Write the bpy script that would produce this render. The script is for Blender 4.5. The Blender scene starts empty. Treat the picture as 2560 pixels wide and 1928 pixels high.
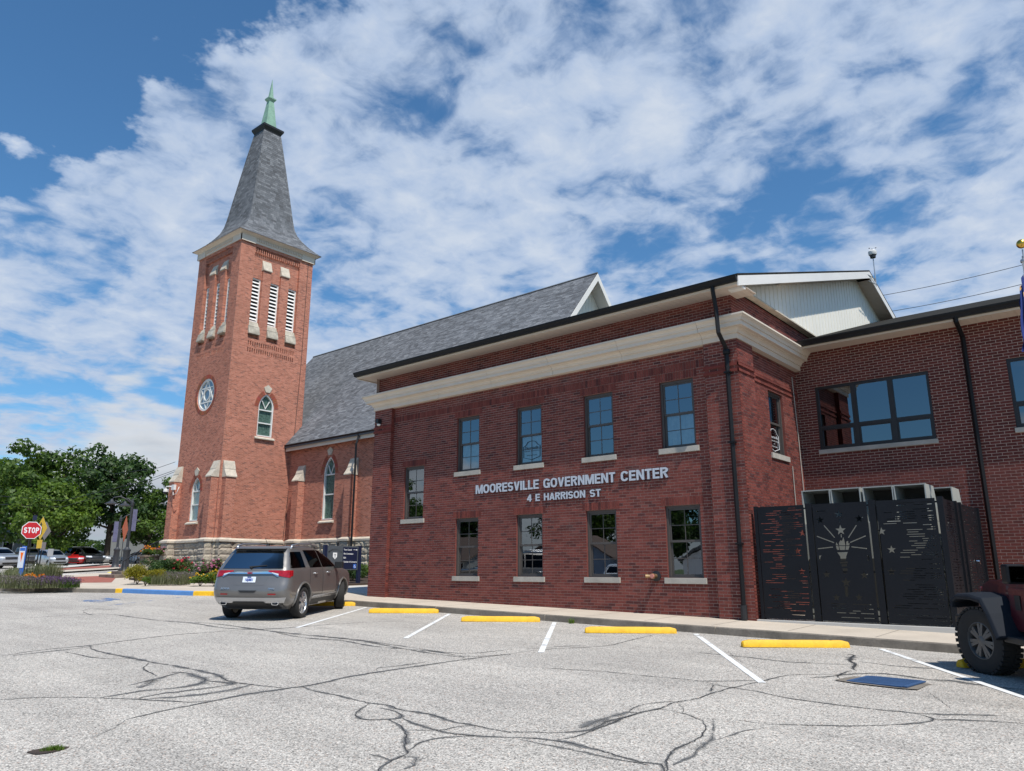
import bpy, bmesh, math, random
from mathutils import Vector, Matrix
R = math.radians
rnd = random.Random(7)
sc = bpy.context.scene
col = sc.collection

# ------------------------------------------------------------------ camera
FPX = 1897.33                      # focal length in pixels of the 2560 px wide photograph
CAM = Vector((16.067, -16.0, 1.65))
YAW, PITCH, ROLL = R(-40.446), R(13.7226), R(-0.065)
cd = bpy.data.cameras.new('camera')
cd.sensor_width = 36; cd.lens = FPX / 2560 * 36; cd.clip_end = 3000; cd.clip_start = 0.05
cam = bpy.data.objects.new('camera', cd); col.objects.link(cam)
cam.location = CAM; cam.rotation_euler = (math.pi / 2 + PITCH, ROLL, -YAW)
sc.camera = cam

# ------------------------------------------------------------------ sun, sky, exposure
SUN = Vector((0.46, -0.185, 0.868)).normalized()
sl = bpy.data.lights.new('sun', 'SUN'); sl.energy = 5.0; sl.angle = R(0.55); sl.color = (1.0, 0.955, 0.89)
so = bpy.data.objects.new('sun', sl); col.objects.link(so)
so.rotation_euler = SUN.to_track_quat('Z', 'Y').to_euler(); so.location = (20, -20, 40)
sc.view_settings.view_transform = 'Standard'; sc.view_settings.look = 'None'
sc.view_settings.exposure = 0.0; sc.view_settings.gamma = 1

def build_world():
    w = bpy.data.worlds.new('World'); sc.world = w; w.use_nodes = True
    nt = w.node_tree; N = nt.nodes; L = nt.links; N.clear()
    def n(t, **k):
        o = N.new(t)
        for a, b in k.items(): setattr(o, a, b)
        return o
    def m(op, a, b=None, c=None, clamp=False):
        o = n('ShaderNodeMath', operation=op, use_clamp=clamp)
        for i, v in enumerate((a, b, c)):
            if v is None: continue
            if isinstance(v, (int, float)): o.inputs[i].default_value = v
            else: L.new(v, o.inputs[i])
        return o.outputs[0]
    def smooth(v, a, b):
        o = n('ShaderNodeMapRange', interpolation_type='SMOOTHSTEP')
        L.new(v, o.inputs[0]); o.inputs[1].default_value = a; o.inputs[2].default_value = b
        return o.outputs[0]
    out = n('ShaderNodeOutputWorld')
    sky = n('ShaderNodeTexSky', sky_type='NISHITA'); sky.sun_disc = False
    sky.sun_elevation = R(60); sky.sun_rotation = math.atan2(SUN.x, SUN.y)
    sky.air_density = 1.0; sky.dust_density = 0.6; sky.ozone_density = 2.2; sky.altitude = 200
    tc = n('ShaderNodeTexCoord'); nz = n('ShaderNodeVectorMath', operation='NORMALIZE'); L.new(tc.outputs['Generated'], nz.inputs[0])
    sp = n('ShaderNodeSeparateXYZ'); L.new(nz.outputs[0], sp.inputs[0])
    z = m('MAXIMUM', sp.outputs[2], 0.0); dz = m('ADD', z, 0.16)
    px = m('DIVIDE', sp.outputs[0], dz); py = m('DIVIDE', sp.outputs[1], dz)
    cb = n('ShaderNodeCombineXYZ'); L.new(px, cb.inputs[0]); L.new(py, cb.inputs[1])
    def noise(vec, scale, detail, rough, dist=0.0, loc=(0, 0, 0), sca=(1, 1, 1), rot=0):
        mp = n('ShaderNodeMapping'); mp.inputs['Location'].default_value = loc; mp.inputs['Scale'].default_value = sca; mp.inputs['Rotation'].default_value = (0, 0, rot)
        L.new(vec, mp.inputs[0])
        t = n('ShaderNodeTexNoise', noise_dimensions='2D'); t.inputs['Scale'].default_value = scale
        t.inputs['Detail'].default_value = detail; t.inputs['Roughness'].default_value = rough; t.inputs['Distortion'].default_value = dist
        L.new(mp.outputs[0], t.inputs['Vector']); return t.outputs['Fac']
    P = cb.outputs[0]
    # altocumulus deck: broad cover, puffs a few degrees wide in ripples, fine ragged edges
    cover = noise(P, SK['s1'], 3, 0.5, 0.0, SK['l1'])
    warp = n('ShaderNodeTexNoise', noise_dimensions='2D'); warp.inputs['Scale'].default_value = 5.0; warp.inputs['Detail'].default_value = 3; L.new(P, warp.inputs['Vector'])
    wv = n('ShaderNodeVectorMath', operation='MULTIPLY_ADD'); L.new(warp.outputs['Color'], wv.inputs[0]); wv.inputs[1].default_value = (0.09, 0.09, 0); L.new(P, wv.inputs[2])
    puffs = noise(wv.outputs[0], SK['s2'], 5, 0.52, 0.0, SK['l2'], SK['sca2'], SK['rot2'])
    fine = noise(wv.outputs[0], SK['s3'], 6, 0.62, 0.0, (3.3, 8.1, 0))
    # the deck ends towards one side (clear sky beyond its edge)
    e = m('ADD', m('MULTIPLY', px, SK['ex']), m('MULTIPLY', py, SK['ey']))
    e = m('ADD', m('ADD', e, SK['e0']), m('MULTIPLY', m('SUBTRACT', noise(P, 4.0, 6, 0.6, 0.0, (9, 2, 0)), 0.5), SK['ew']))
    edge = smooth(e, -0.05, 0.12)
    d = m('ADD', m('MULTIPLY', cover, SK['a1']), m('ADD', m('MULTIPLY', puffs, SK['a2']), m('MULTIPLY', fine, SK['a3'])))
    d = m('SUBTRACT', d, m('MULTIPLY', m('SUBTRACT', 1.0, edge), SK['ea']))
    mask = smooth(d, SK['t0'], SK['t1'])
    thick = smooth(d, SK['t1'] - 0.06, SK['t1'] + 0.22)
    # low cumulus bank near the horizon
    hz = n('ShaderNodeMapping'); hz.inputs['Scale'].default_value = (1, 1, 3.2); L.new(nz.outputs[0], hz.inputs[0])
    tcum = n('ShaderNodeTexNoise'); tcum.inputs['Scale'].default_value = 3.4; tcum.inputs['Detail'].default_value = 7; tcum.inputs['Roughness'].default_value = 0.52
    L.new(hz.outputs[0], tcum.inputs['Vector'])
    cu = m('SUBTRACT', tcum.outputs['Fac'], m('MULTIPLY', z, 1.2))
    cmask = smooth(cu, 0.31, 0.40)
    cth = smooth(cu, 0.36, 0.56)
    # colours: thin cloud bluish white, thick cloud white, cumulus undersides grey
    def rgb(c):
        o = n('ShaderNodeRGB'); o.outputs[0].default_value = (*c, 1); return o.outputs[0]
    def mix(f, a, b):
        o = n('ShaderNodeMix', data_type='RGBA'); 
        if isinstance(f, (int, float)): o.inputs[0].default_value = f
        else: L.new(f, o.inputs[0])
        L.new(a, o.inputs[6]); L.new(b, o.inputs[7]); return o.outputs[2]
    skc = n('ShaderNodeMix', data_type='RGBA', blend_type='MULTIPLY'); skc.inputs[0].default_value = 1
    L.new(sky.outputs[0], skc.inputs[6]); skc.inputs[7].default_value = (*SK['tint'], 1)
    puffshade = noise(P, SK['s2'] * 2.0, 6, 0.6, 0.3, (1.7, 4.2, 0))
    ccol = mix(thick, rgb(SK['c0']), rgb(SK['c1']))
    ccol = mix(m('MULTIPLY', smooth(puffshade, 0.35, 0.7), 0.5), ccol, rgb(SK['c2']))
    c1 = mix(m('MULTIPLY', mask, SK['op']), skc.outputs[2], ccol)
    cucol = mix(cth, rgb(SK['k0']), rgb(SK['k1']))
    c2 = mix(m('MULTIPLY', cmask, 0.9), c1, cucol)
    bg = n('ShaderNodeBackground'); bg.inputs[1].default_value = SK['str']; L.new(c2, bg.inputs[0]); L.new(bg.outputs[0], out.inputs[0])
SK = dict(s1=1.5, l1=(7.3, 4.1, 0), s2=7.5, l2=(5.0, 3.0, 0), sca2=(1, 1, 1), rot2=0.0, s3=22, a1=0.95, a2=0.85, a3=0.24,
          ex=-0.193, ey=1.0, e0=-0.60, ew=0.42, ea=0.9, t0=0.76, t1=1.10, c0=(4.6, 5.7, 7.6), c1=(6.5, 7.2, 8.3), c2=(5.6, 6.5, 7.9), k0=(6.9, 7.2, 7.6), k1=(4.2, 4.6, 5.2),
          op=0.95, str=0.1, tint=(0.72, 1.18, 1.42))
build_world()

# ------------------------------------------------------------------ photograph pixels -> points on known surfaces
_fw = Vector((math.sin(YAW) * math.cos(PITCH), math.cos(YAW) * math.cos(PITCH), math.sin(PITCH)))
_rt = Vector((math.cos(YAW), -math.sin(YAW), 0)); _up = _rt.cross(_fw)
_r2 = math.cos(ROLL) * _rt + math.sin(ROLL) * _up; _u2 = -math.sin(ROLL) * _rt + math.cos(ROLL) * _up
def ray(px, py): return _fw + _r2 * ((px - 1280) / FPX) + _u2 * ((964 - py) / FPX)
def on_y(px, py, Y): d = ray(px, py); return CAM + d * ((Y - CAM.y) / d.y)
def on_x(px, py, X): d = ray(px, py); return CAM + d * ((X - CAM.x) / d.x)
GN = Vector((0.018, -0.0235, 1.0)); G0 = 0.67045
def gz(x, y):                                   # the lot drains towards the camera: one gentle plane, levelling out far away
    z = G0 - 0.018 * x + 0.0235 * y
    if z > 2.0: z = 2.0 + 0.7 * (1 - math.exp(-(z - 2.0) / 0.7))
    if z < -0.8: z = -0.8 - 0.8 * (1 - math.exp(-(-0.8 - z) / 0.8))
    return z
def G(px, py):                                  # pixel -> ground
    d = ray(px, py); return CAM + d * ((G0 - GN.dot(CAM)) / GN.dot(d))

# ------------------------------------------------------------------ helpers
def wmat(o):
    m = o.matrix_basis.copy()
    if o.parent: m = wmat(o.parent) @ o.matrix_parent_inverse @ m
    return m
def adopt(o, parent, world=True):
    if parent is not None:
        o.parent = parent
        if world: o.matrix_parent_inverse = wmat(parent).inverted()
    return o
def tag(o, label=None, cat=None, group=None, kind=None):
    if label: o['label'] = label
    if cat: o['category'] = cat
    if group: o['group'] = group
    if kind: o['kind'] = kind
    return o
def thing(name, label, cat, loc, rz=0.0, group=None):
    o = bpy.data.objects.new(name, None); col.objects.link(o); o.empty_display_size = 0.3
    o.location = loc; o.rotation_euler = (0, 0, rz)
    return tag(o, label, cat, group)
def copy_tree(o, parent=None):
    c = o.copy(); col.objects.link(c)
    if parent is not None: c.parent = parent; c.matrix_parent_inverse = o.matrix_parent_inverse.copy()
    for ch in o.children: copy_tree(ch, c)
    return c

class MB:
    def __init__(s): s.v = []; s.f = []; s.m = []; s.t = []
    def face(s, pts, mi=0, tint=None):
        b = len(s.v); s.v += [tuple(p) for p in pts]; s.f.append(tuple(range(b, b + len(pts)))); s.m.append(mi); s.t.append(tint); return s
    def add(s, verts, faces, mi=0, tint=None):
        b = len(s.v); s.v += [tuple(p) for p in verts]
        for f in faces: s.f.append(tuple(b + i for i in f)); s.m.append(mi); s.t.append(tint)
        return s
    def box(s, x0, x1, y0, y1, z0, z1, mi=0, M=None, tint=None):
        v = [(x0, y0, z0), (x1, y0, z0), (x1, y1, z0), (x0, y1, z0), (x0, y0, z1), (x1, y0, z1), (x1, y1, z1), (x0, y1, z1)]
        if M is not None: v = [tuple(M @ Vector(p)) for p in v]
        return s.add(v, [(0, 3, 2, 1), (4, 5, 6, 7), (0, 1, 5, 4), (1, 2, 6, 5), (2, 3, 7, 6), (3, 0, 4, 7)], mi, tint)
    def prism(s, poly, fn, d0, d1, mi=0, tint=None):          # poly 2D, fn(u, v, d) -> 3D
        n = len(poly)
        v = [fn(u, w, d0) for u, w in poly] + [fn(u, w, d1) for u, w in poly]
        f = [tuple(range(n - 1, -1, -1)), tuple(range(n, 2 * n))] + [(i, (i + 1) % n, n + (i + 1) % n, n + i) for i in range(n)]
        return s.add(v, f, mi, tint)
    def tube(s, path, r, n=8, mi=0, closed=False, caps=True):
        path = [Vector(p) for p in path]; N = len(path); rings = []
        rr = r if isinstance(r, (list, tuple)) else [r] * N
        up = None
        for i, p in enumerate(path):
            a = path[i - 1] if i else (path[-1] if closed else p); b = path[(i + 1) % N] if (i < N - 1 or closed) else p
            t = (b - a); t = t.normalized() if t.length > 1e-9 else Vector((0, 0, 1))
            if up is None: up = Vector((0, 0, 1)) if abs(t.z) < 0.9 else Vector((1, 0, 0))
            x = up.cross(t)
            if x.length < 1e-5: x = Vector((0, 1, 0)).cross(t)
            x.normalize(); y = t.cross(x); up = y
            rings.append([p + (x * math.cos(2 * math.pi * k / n) + y * math.sin(2 * math.pi * k / n)) * rr[i] for k in range(n)])
        b = len(s.v)
        for rg in rings: s.v += [tuple(p) for p in rg]
        for i in range(N if closed else N - 1):
            j = (i + 1) % N
            for k in range(n):
                s.f.append((b + i * n + k, b + i * n + (k + 1) % n, b + j * n + (k + 1) % n, b + j * n + k)); s.m.append(mi); s.t.append(None)
        if caps and not closed:
            s.f.append(tuple(b + k for k in range(n - 1, -1, -1))); s.f.append(tuple(b + (N - 1) * n + k for k in range(n))); s.m += [mi, mi]; s.t += [None, None]
        return s
    def lathe(s, prof, c=(0, 0, 0), n=20, mi=0, M=None):
        closed = prof[0] == prof[-1]       # prof [(r, z)], about z through c
        b = len(s.v); c = Vector(c)
        for r, z in prof:
            for k in range(n):
                p = Vector((r * math.cos(2 * math.pi * k / n), r * math.sin(2 * math.pi * k / n), z))
                s.v.append(tuple((M @ p if M is not None else p) + c))
        for i in range(len(prof) - 1):
            for k in range(n):
                s.f.append((b + i * n + k, b + i * n + (k + 1) % n, b + (i + 1) * n + (k + 1) % n, b + (i + 1) * n + k)); s.m.append(mi); s.t.append(None)
        for i, fl in ((0, True), (len(prof) - 1, False)):
            if prof[i][0] > 1e-4 and not closed:
                q = tuple(b + i * n + k for k in range(n)); s.f.append(q[::-1] if fl else q); s.m.append(mi); s.t.append(None)
        return s
    def sweep(s, path, prof, mi=0, right=True, caps=True):     # path 2D polyline in plan, prof [(outward, z)], mitred corners
        n = len(path); rings = []
        for i, p in enumerate(path):
            p = Vector(p); ns = []
            for a, b in ((i - 1, i), (i, i + 1)):
                if 0 <= a and b < n:
                    d = (Vector(path[b]) - Vector(path[a])).normalized(); ns.append(Vector((d.y, -d.x)) if right else Vector((-d.y, d.x)))
            nn = sum(ns, Vector((0, 0))); nn = nn / max(1e-6, nn.length); k = 1 / max(0.3, nn.dot(ns[0]))
            rings.append([(p.x + nn.x * k * d, p.y + nn.y * k * d, z) for d, z in prof])
        b = len(s.v); m = len(prof)
        for rg in rings: s.v += rg
        for i in range(n - 1):
            for k in range(m):
                k2 = (k + 1) % m
                s.f.append((b + i * m + k, b + (i + 1) * m + k, b + (i + 1) * m + k2, b + i * m + k2)); s.m.append(mi); s.t.append(None)
        if caps:
            s.f.append(tuple(b + k for k in range(m))); s.f.append(tuple(b + (n - 1) * m + k for k in range(m - 1, -1, -1))); s.m += [mi, mi]; s.t += [None, None]
        return s
    def mesh(s, name, mats):
        me = bpy.data.meshes.new(name); me.from_pydata(s.v, [], s.f)
        for m in (mats if isinstance(mats, (list, tuple)) else [mats]): me.materials.append(MAT[m] if isinstance(m, str) else m)
        if any(s.m): me.polygons.foreach_set('material_index', s.m)
        if any(t is not None for t in s.t):
            ca = me.color_attributes.new('tint', 'FLOAT_COLOR', 'CORNER'); d = []
            for f, t in zip(s.f, s.t):
                c = t if t is not None else (1, 1, 1)
                d += [c[0], c[1], c[2], 1.0] * len(f)
            ca.data.foreach_set('color', d)
        me.update(); return me
    def build(s, name, mats, parent=None, smooth=False, world=True, weld=False, recalc=True, bevel=0):
        me = s.mesh(name, mats)
        if recalc or weld or bevel:
            bm = bmesh.new(); bm.from_mesh(me)
            if weld or bevel: bmesh.ops.remove_doubles(bm, verts=bm.verts, dist=1e-4)
            if recalc: bmesh.ops.recalc_face_normals(bm, faces=bm.faces)
            if bevel:
                es = [e for e in bm.edges if e.is_manifold and e.calc_face_angle(0) > 0.5]
                bmesh.ops.bevel(bm, geom=es, offset=bevel, segments=2, affect='EDGES', profile=0.6)
            bm.to_mesh(me); bm.free()
        o = bpy.data.objects.new(name, me); col.objects.link(o)
        if smooth: set_smooth(me, smooth)
        return adopt(o, parent, world)
def set_smooth(me, ang=True):
    me.polygons.foreach_set('use_smooth', [True] * len(me.polygons))
    if ang is not True: me.set_sharp_from_angle(angle=R(ang))
def struct(o): o['kind'] = 'structure'; return o

# ------------------------------------------------------------------ materials (procedural)
MAT = {}
def nodes(name):
    m = bpy.data.materials.new(name); m.use_nodes = True; MAT[name] = m
    nt = m.node_tree; b = nt.nodes['Principled BSDF']; return m, nt, b
def nn(nt, t, **k):
    o = nt.nodes.new(t)
    for a, b in k.items(): setattr(o, a, b)
    return o
def noise_n(nt, vec, scale, detail=4, rough=0.55, dim='3D'):
    t = nn(nt, 'ShaderNodeTexNoise', noise_dimensions=dim); t.inputs['Scale'].default_value = scale; t.inputs['Detail'].default_value = detail; t.inputs['Roughness'].default_value = rough
    nt.links.new(vec, t.inputs['Vector']); return t.outputs['Fac']
def ramp(nt, fac, stops, interp='LINEAR'):
    r = nn(nt, 'ShaderNodeValToRGB'); e = r.color_ramp.elements; r.color_ramp.interpolation = interp
    while len(e) < len(stops): e.new(0.5)
    for s, (p, c) in zip(e, stops): s.position = p; s.color = (*(c if len(c) == 3 else c[:3]), 1)
    nt.links.new(fac, r.inputs[0]); return r.outputs[0]
def mixc(nt, f, a, b, mode='MIX'):
    o = nn(nt, 'ShaderNodeMix', data_type='RGBA', blend_type=mode)
    for i, v in ((0, f), (6, a), (7, b)):
        if isinstance(v, (int, float)): o.inputs[i].default_value = v
        elif isinstance(v, tuple): o.inputs[i].default_value = (*v, 1)
        else: nt.links.new(v, o.inputs[i])
    return o.outputs[2]
def bump_n(nt, b, h, strength=0.3, dist=0.01):
    u = nn(nt, 'ShaderNodeBump'); u.inputs['Strength'].default_value = strength; u.inputs['Distance'].default_value = dist
    nt.links.new(h, u.inputs['Height']); nt.links.new(u.outputs[0], b.inputs['Normal']); return u
def pos(nt):
    return nn(nt, 'ShaderNodeTexCoord').outputs['Object']
def M(name, c, rough=0.6, metal=0.0, var=0.15, vs=3.0, bump=0.0, bs=40.0, coat=0.0, spec=0.5, fine=0.0, fs=60.0):
    m, nt, b = nodes(name); p = pos(nt)
    b.inputs['Roughness'].default_value = rough; b.inputs['Metallic'].default_value = metal; b.inputs['Coat Weight'].default_value = coat; b.inputs['Coat Roughness'].default_value = 0.04
    b.inputs['Specular IOR Level'].default_value = spec
    d = tuple(x * (1 - var) for x in c); l = tuple(min(1, x * (1 + var)) for x in c)
    cc = ramp(nt, noise_n(nt, p, vs, 5, 0.6), [(0.3, d), (0.7, l)])
    if fine: cc = mixc(nt, 1.0, cc, ramp(nt, noise_n(nt, p, fs, 3, 0.6), [(0.3, (1 - fine,) * 3), (0.7, (1 + fine,) * 3)]), 'MULTIPLY')
    nt.links.new(cc, b.inputs['Base Color'])
    if bump: bump_n(nt, b, noise_n(nt, p, bs, 4), bump, 0.01)
    return m
def tinted(name, mult=(1, 1, 1), rough=0.85, bump=0.35, bs=55, stain=0.0, dk=0.72):
    m, nt, b = nodes(name); p = pos(nt); a = nn(nt, 'ShaderNodeVertexColor'); a.layer_name = 'tint'
    c = mixc(nt, 1.0, a.outputs[0], ramp(nt, noise_n(nt, p, bs * 0.6, 4, 0.65), [(0.3, (dk,) * 3), (0.7, (1.12,) * 3)]), 'MULTIPLY')
    g = nn(nt, 'ShaderNodeNewGeometry').outputs['Position']
    c = mixc(nt, 1.0, c, ramp(nt, noise_n(nt, g, 0.55, 5, 0.6), [(0.3, (0.87,) * 3), (0.7, (1.08,) * 3)]), 'MULTIPLY')
    if stain:   # pale lime bloom in patches
        s = ramp(nt, noise_n(nt, g, 1.3, 6, 0.7), [(0.55, (0, 0, 0)), (0.78, (stain,) * 3)]); c = mixc(nt, s, c, (0.42, 0.34, 0.30))
    c = mixc(nt, 1.0, c, mult, 'MULTIPLY')
    nt.links.new(c, b.inputs['Base Color']); b.inputs['Roughness'].default_value = rough; b.inputs['Specular IOR Level'].default_value = 0.3
    bump_n(nt, b, noise_n(nt, p, bs, 5, 0.7), bump, 0.004); return m
def brick_mat(name, c1, c2, c3, mortar, L=0.203, H=0.0677, axis='x', joint=0.010):
    # fine masonry too small to pick apart: brick texture with relief
    m, nt, b = nodes(name); g = nn(nt, 'ShaderNodeTexCoord').outputs['Object']; s = nn(nt, 'ShaderNodeSeparateXYZ'); nt.links.new(g, s.inputs[0])
    cb = nn(nt, 'ShaderNodeCombineXYZ'); nt.links.new(s.outputs[{'x': 0, 'y': 1}[axis]], cb.inputs[0]); nt.links.new(s.outputs[2], cb.inputs[1])
    t = nn(nt, 'ShaderNodeTexBrick'); t.offset = 0.5; nt.links.new(cb.outputs[0], t.inputs['Vector'])
    t.inputs['Color1'].default_value = (0, 0, 0, 1); t.inputs['Color2'].default_value = (1, 1, 1, 1); t.inputs['Mortar'].default_value = (0.5, 0.5, 0.5, 1)
    t.inputs['Scale'].default_value = 1; t.inputs['Brick Width'].default_value = L; t.inputs['Row Height'].default_value = H; t.inputs['Mortar Size'].default_value = joint / 2; t.inputs['Mortar Smooth'].default_value = 0.15; t.inputs['Bias'].default_value = 0
    c = ramp(nt, t.outputs['Color'], [(0.0, c3), (0.18, c1), (0.75, c2), (1.0, tuple(x * 1.12 for x in c2))])
    pw = nn(nt, 'ShaderNodeNewGeometry').outputs['Position']
    c = mixc(nt, 1.0, c, ramp(nt, noise_n(nt, pw, 0.35, 6, 0.65), [(0.3, (0.78, 0.76, 0.75)), (0.7, (1.1, 1.1, 1.1))]), 'MULTIPLY')
    c = mixc(nt, t.outputs['Fac'], c, mortar)
    nt.links.new(c, b.inputs['Base Color']); b.inputs['Roughness'].default_value = 0.9; b.inputs['Specular IOR Level'].default_value = 0.25
    inv = nn(nt, 'ShaderNodeMath', operation='SUBTRACT'); inv.inputs[0].default_value = 1; nt.links.new(t.outputs['Fac'], inv.inputs[1])
    h = nn(nt, 'ShaderNodeMath', operation='ADD'); nt.links.new(inv.outputs[0], h.inputs[0]); nt.links.new(noise_n(nt, g, 45, 4), h.inputs[1])
    bump_n(nt, b, h.outputs[0], 0.5, 0.008); return m
def glass_mat(name, refl=0.25, tr=(0.45, 0.5, 0.5), rough=0.01, wave=0.0, fr=0.75):
    m, nt, b = nodes(name); nt.nodes.remove(b); o = nt.nodes['Material Output']
    t = nn(nt, 'ShaderNodeBsdfTransparent'); t.inputs[0].default_value = (*tr, 1); g = nn(nt, 'ShaderNodeBsdfGlossy'); g.inputs['Roughness'].default_value = rough; g.inputs[0].default_value = (0.9, 0.95, 1, 1)
    lw = nn(nt, 'ShaderNodeFresnel'); lw.inputs[0].default_value = 1.5
    a = nn(nt, 'ShaderNodeMath', operation='MULTIPLY_ADD', use_clamp=True); nt.links.new(lw.outputs[0], a.inputs[0]); a.inputs[1].default_value = fr; a.inputs[2].default_value = refl
    mx = nn(nt, 'ShaderNodeMixShader'); nt.links.new(a.outputs[0], mx.inputs[0]); nt.links.new(t.outputs[0], mx.inputs[1]); nt.links.new(g.outputs[0], mx.inputs[2]); nt.links.new(mx.outputs[0], o.inputs[0])
    if wave:
        u = nn(nt, 'ShaderNodeBump'); u.inputs['Strength'].default_value = wave; u.inputs['Distance'].default_value = 0.02
        nt.links.new(noise_n(nt, pos(nt), 2.2, 1, 0.4), u.inputs['Height']); nt.links.new(u.outputs[0], g.inputs['Normal'])
    return m
def paint(name, c, metal=0.0, rough=0.35, flake=False):
    m, nt, b = nodes(name); b.inputs['Base Color'].default_value = (*c, 1); b.inputs['Metallic'].default_value = metal; b.inputs['Roughness'].default_value = rough; b.inputs['Coat Weight'].default_value = 1.0; b.inputs['Coat Roughness'].default_value = 0.03
    p = pos(nt); cc = mixc(nt, 1.0, c, ramp(nt, noise_n(nt, p, 1.6, 4), [(0.3, (0.9,) * 3), (0.7, (1.05,) * 3)]), 'MULTIPLY'); nt.links.new(cc, b.inputs['Base Color'])
    return m
def leaf_mat(name, a, bcol, c, trans=0.35):
    m, nt, b = nodes(name); g = nn(nt, 'ShaderNodeNewGeometry')
    cc = ramp(nt, g.outputs['Random Per Island'], [(0.0, a), (0.5, bcol), (1.0, c)])
    cc = mixc(nt, 1.0, cc, ramp(nt, noise_n(nt, g.outputs['Position'], 0.8, 4), [(0.3, (0.72,) * 3), (0.7, (1.2,) * 3)]), 'MULTIPLY')
    nt.links.new(cc, b.inputs['Base Color']); b.inputs['Roughness'].default_value = 0.55; b.inputs['Specular IOR Level'].default_value = 0.35
    tl = nn(nt, 'ShaderNodeBsdfTranslucent'); cl = mixc(nt, 1.0, cc, (1.5, 1.6, 0.7), 'MULTIPLY'); nt.links.new(cl, tl.inputs[0])
    mx = nn(nt, 'ShaderNodeMixShader'); mx.inputs[0].default_value = trans; nt.links.new(b.outputs[0], mx.inputs[1]); nt.links.new(tl.outputs[0], mx.inputs[2])
    nt.links.new(mx.outputs[0], nt.nodes['Material Output'].inputs[0]); return m
def asphalt_mat(name):
    m, nt, b = nodes(name); g = nn(nt, 'ShaderNodeNewGeometry').outputs['Position']
    v = nn(nt, 'ShaderNodeTexVoronoi', feature='F1'); v.inputs['Scale'].default_value = 75; nt.links.new(g, v.inputs['Vector'])
    bw = nn(nt, 'ShaderNodeSeparateColor'); nt.links.new(v.outputs['Color'], bw.inputs[0])
    c = ramp(nt, bw.outputs[0], [(0.0, (0.19, 0.185, 0.18)), (0.25, (0.44, 0.43, 0.41)), (0.7, (0.60, 0.585, 0.56)), (0.93, (0.74, 0.72, 0.68)), (1.0, (0.56, 0.43, 0.36))])
    c = mixc(nt, 1.0, c, ramp(nt, v.outputs['Distance'], [(0.35, (1.06,) * 3), (0.8, (0.62,) * 3)]), 'MULTIPLY')
    c = mixc(nt, 1.0, c, ramp(nt, noise_n(nt, g, 28, 4, 0.7), [(0.28, (0.66,) * 3), (0.7, (1.14,) * 3)]), 'MULTIPLY')
    c = mixc(nt, 1.0, c, ramp(nt, noise_n(nt, g, 0.45, 6, 0.6), [(0.28, (0.84, 0.84, 0.85)), (0.65, (1.06,) * 3)]), 'MULTIPLY')
    mp = nn(nt, 'ShaderNodeMapping'); mp.inputs['Rotation'].default_value = (0, 0, R(12)); mp.inputs['Scale'].default_value = (0.25, 2.2, 1); nt.links.new(g, mp.inputs[0])
    c = mixc(nt, 1.0, c, ramp(nt, noise_n(nt, mp.outputs[0], 1.1, 6, 0.6), [(0.3, (0.87,) * 3), (0.62, (1.04,) * 3)]), 'MULTIPLY')
    sp = ramp(nt, noise_n(nt, g, 0.9, 5, 0.6), [(0.66, (0, 0, 0)), (0.80, (0.45,) * 3)]); c = mixc(nt, sp, c, (0.16, 0.16, 0.16))
    c = mixc(nt, 1.0, c, (1.0, 0.955, 0.89), 'MULTIPLY')
    nt.links.new(c, b.inputs['Base Color']); b.inputs['Roughness'].default_value = 0.9; b.inputs['Specular IOR Level'].default_value = 0.3
    bump_n(nt, b, v.outputs['Distance'], 0.55, 0.006); return m
def sealant_mat(name, c=(0.035, 0.035, 0.037), lo=0.2, hi=0.42, ns=34):
    m, nt, b = nodes(name); g = nn(nt, 'ShaderNodeNewGeometry').outputs['Position']
    a = nn(nt, 'ShaderNodeVertexColor'); a.layer_name = 'edge'; s = nn(nt, 'ShaderNodeSeparateColor'); nt.links.new(a.outputs[0], s.inputs[0])
    f = nn(nt, 'ShaderNodeMath', operation='MULTIPLY'); nt.links.new(s.outputs[0], f.inputs[0]); nt.links.new(noise_n(nt, g, ns, 3, 0.75), f.inputs[1])
    f2 = nn(nt, 'ShaderNodeMath', operation='MULTIPLY'); nt.links.new(f.outputs[0], f2.inputs[0])
    k = ramp(nt, noise_n(nt, g, 2.2, 4, 0.6), [(0.3, (0.75,) * 3), (0.6, (1.25,) * 3)]); nt.links.new(k, f2.inputs[1])
    r = nn(nt, 'ShaderNodeMapRange', interpolation_type='SMOOTHSTEP'); nt.links.new(f2.outputs[0], r.inputs[0]); r.inputs[1].default_value = lo; r.inputs[2].default_value = hi
    b.inputs['Base Color'].default_value = (*c, 1); b.inputs['Roughness'].default_value = 0.75; b.inputs['Specular IOR Level'].default_value = 0.25
    nt.links.new(r.outputs[0], b.inputs['Alpha']); return m
def line_paint(name, c, wear=0.42):
    m, nt, b = nodes(name); g = nn(nt, 'ShaderNodeNewGeometry').outputs['Position']
    nt.links.new(ramp(nt, noise_n(nt, g, 18, 5), [(0.3, tuple(x * 0.82 for x in c)), (0.7, c)]), b.inputs['Base Color']); b.inputs['Roughness'].default_value = 0.75
    r = nn(nt, 'ShaderNodeMapRange', interpolation_type='SMOOTHSTEP'); mxn = nn(nt, 'ShaderNodeMath', operation='MULTIPLY_ADD'); nt.links.new(noise_n(nt, g, 60, 4, 0.7), mxn.inputs[0]); mxn.inputs[1].default_value = 0.55
    nt.links.new(noise_n(nt, g, 3.0, 4), mxn.inputs[2]); nt.links.new(mxn.outputs[0], r.inputs[0]); r.inputs[1].default_value = wear + 0.12; r.inputs[2].default_value = wear + 0.27
    nt.links.new(r.outputs[0], b.inputs['Alpha']); return m

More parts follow.
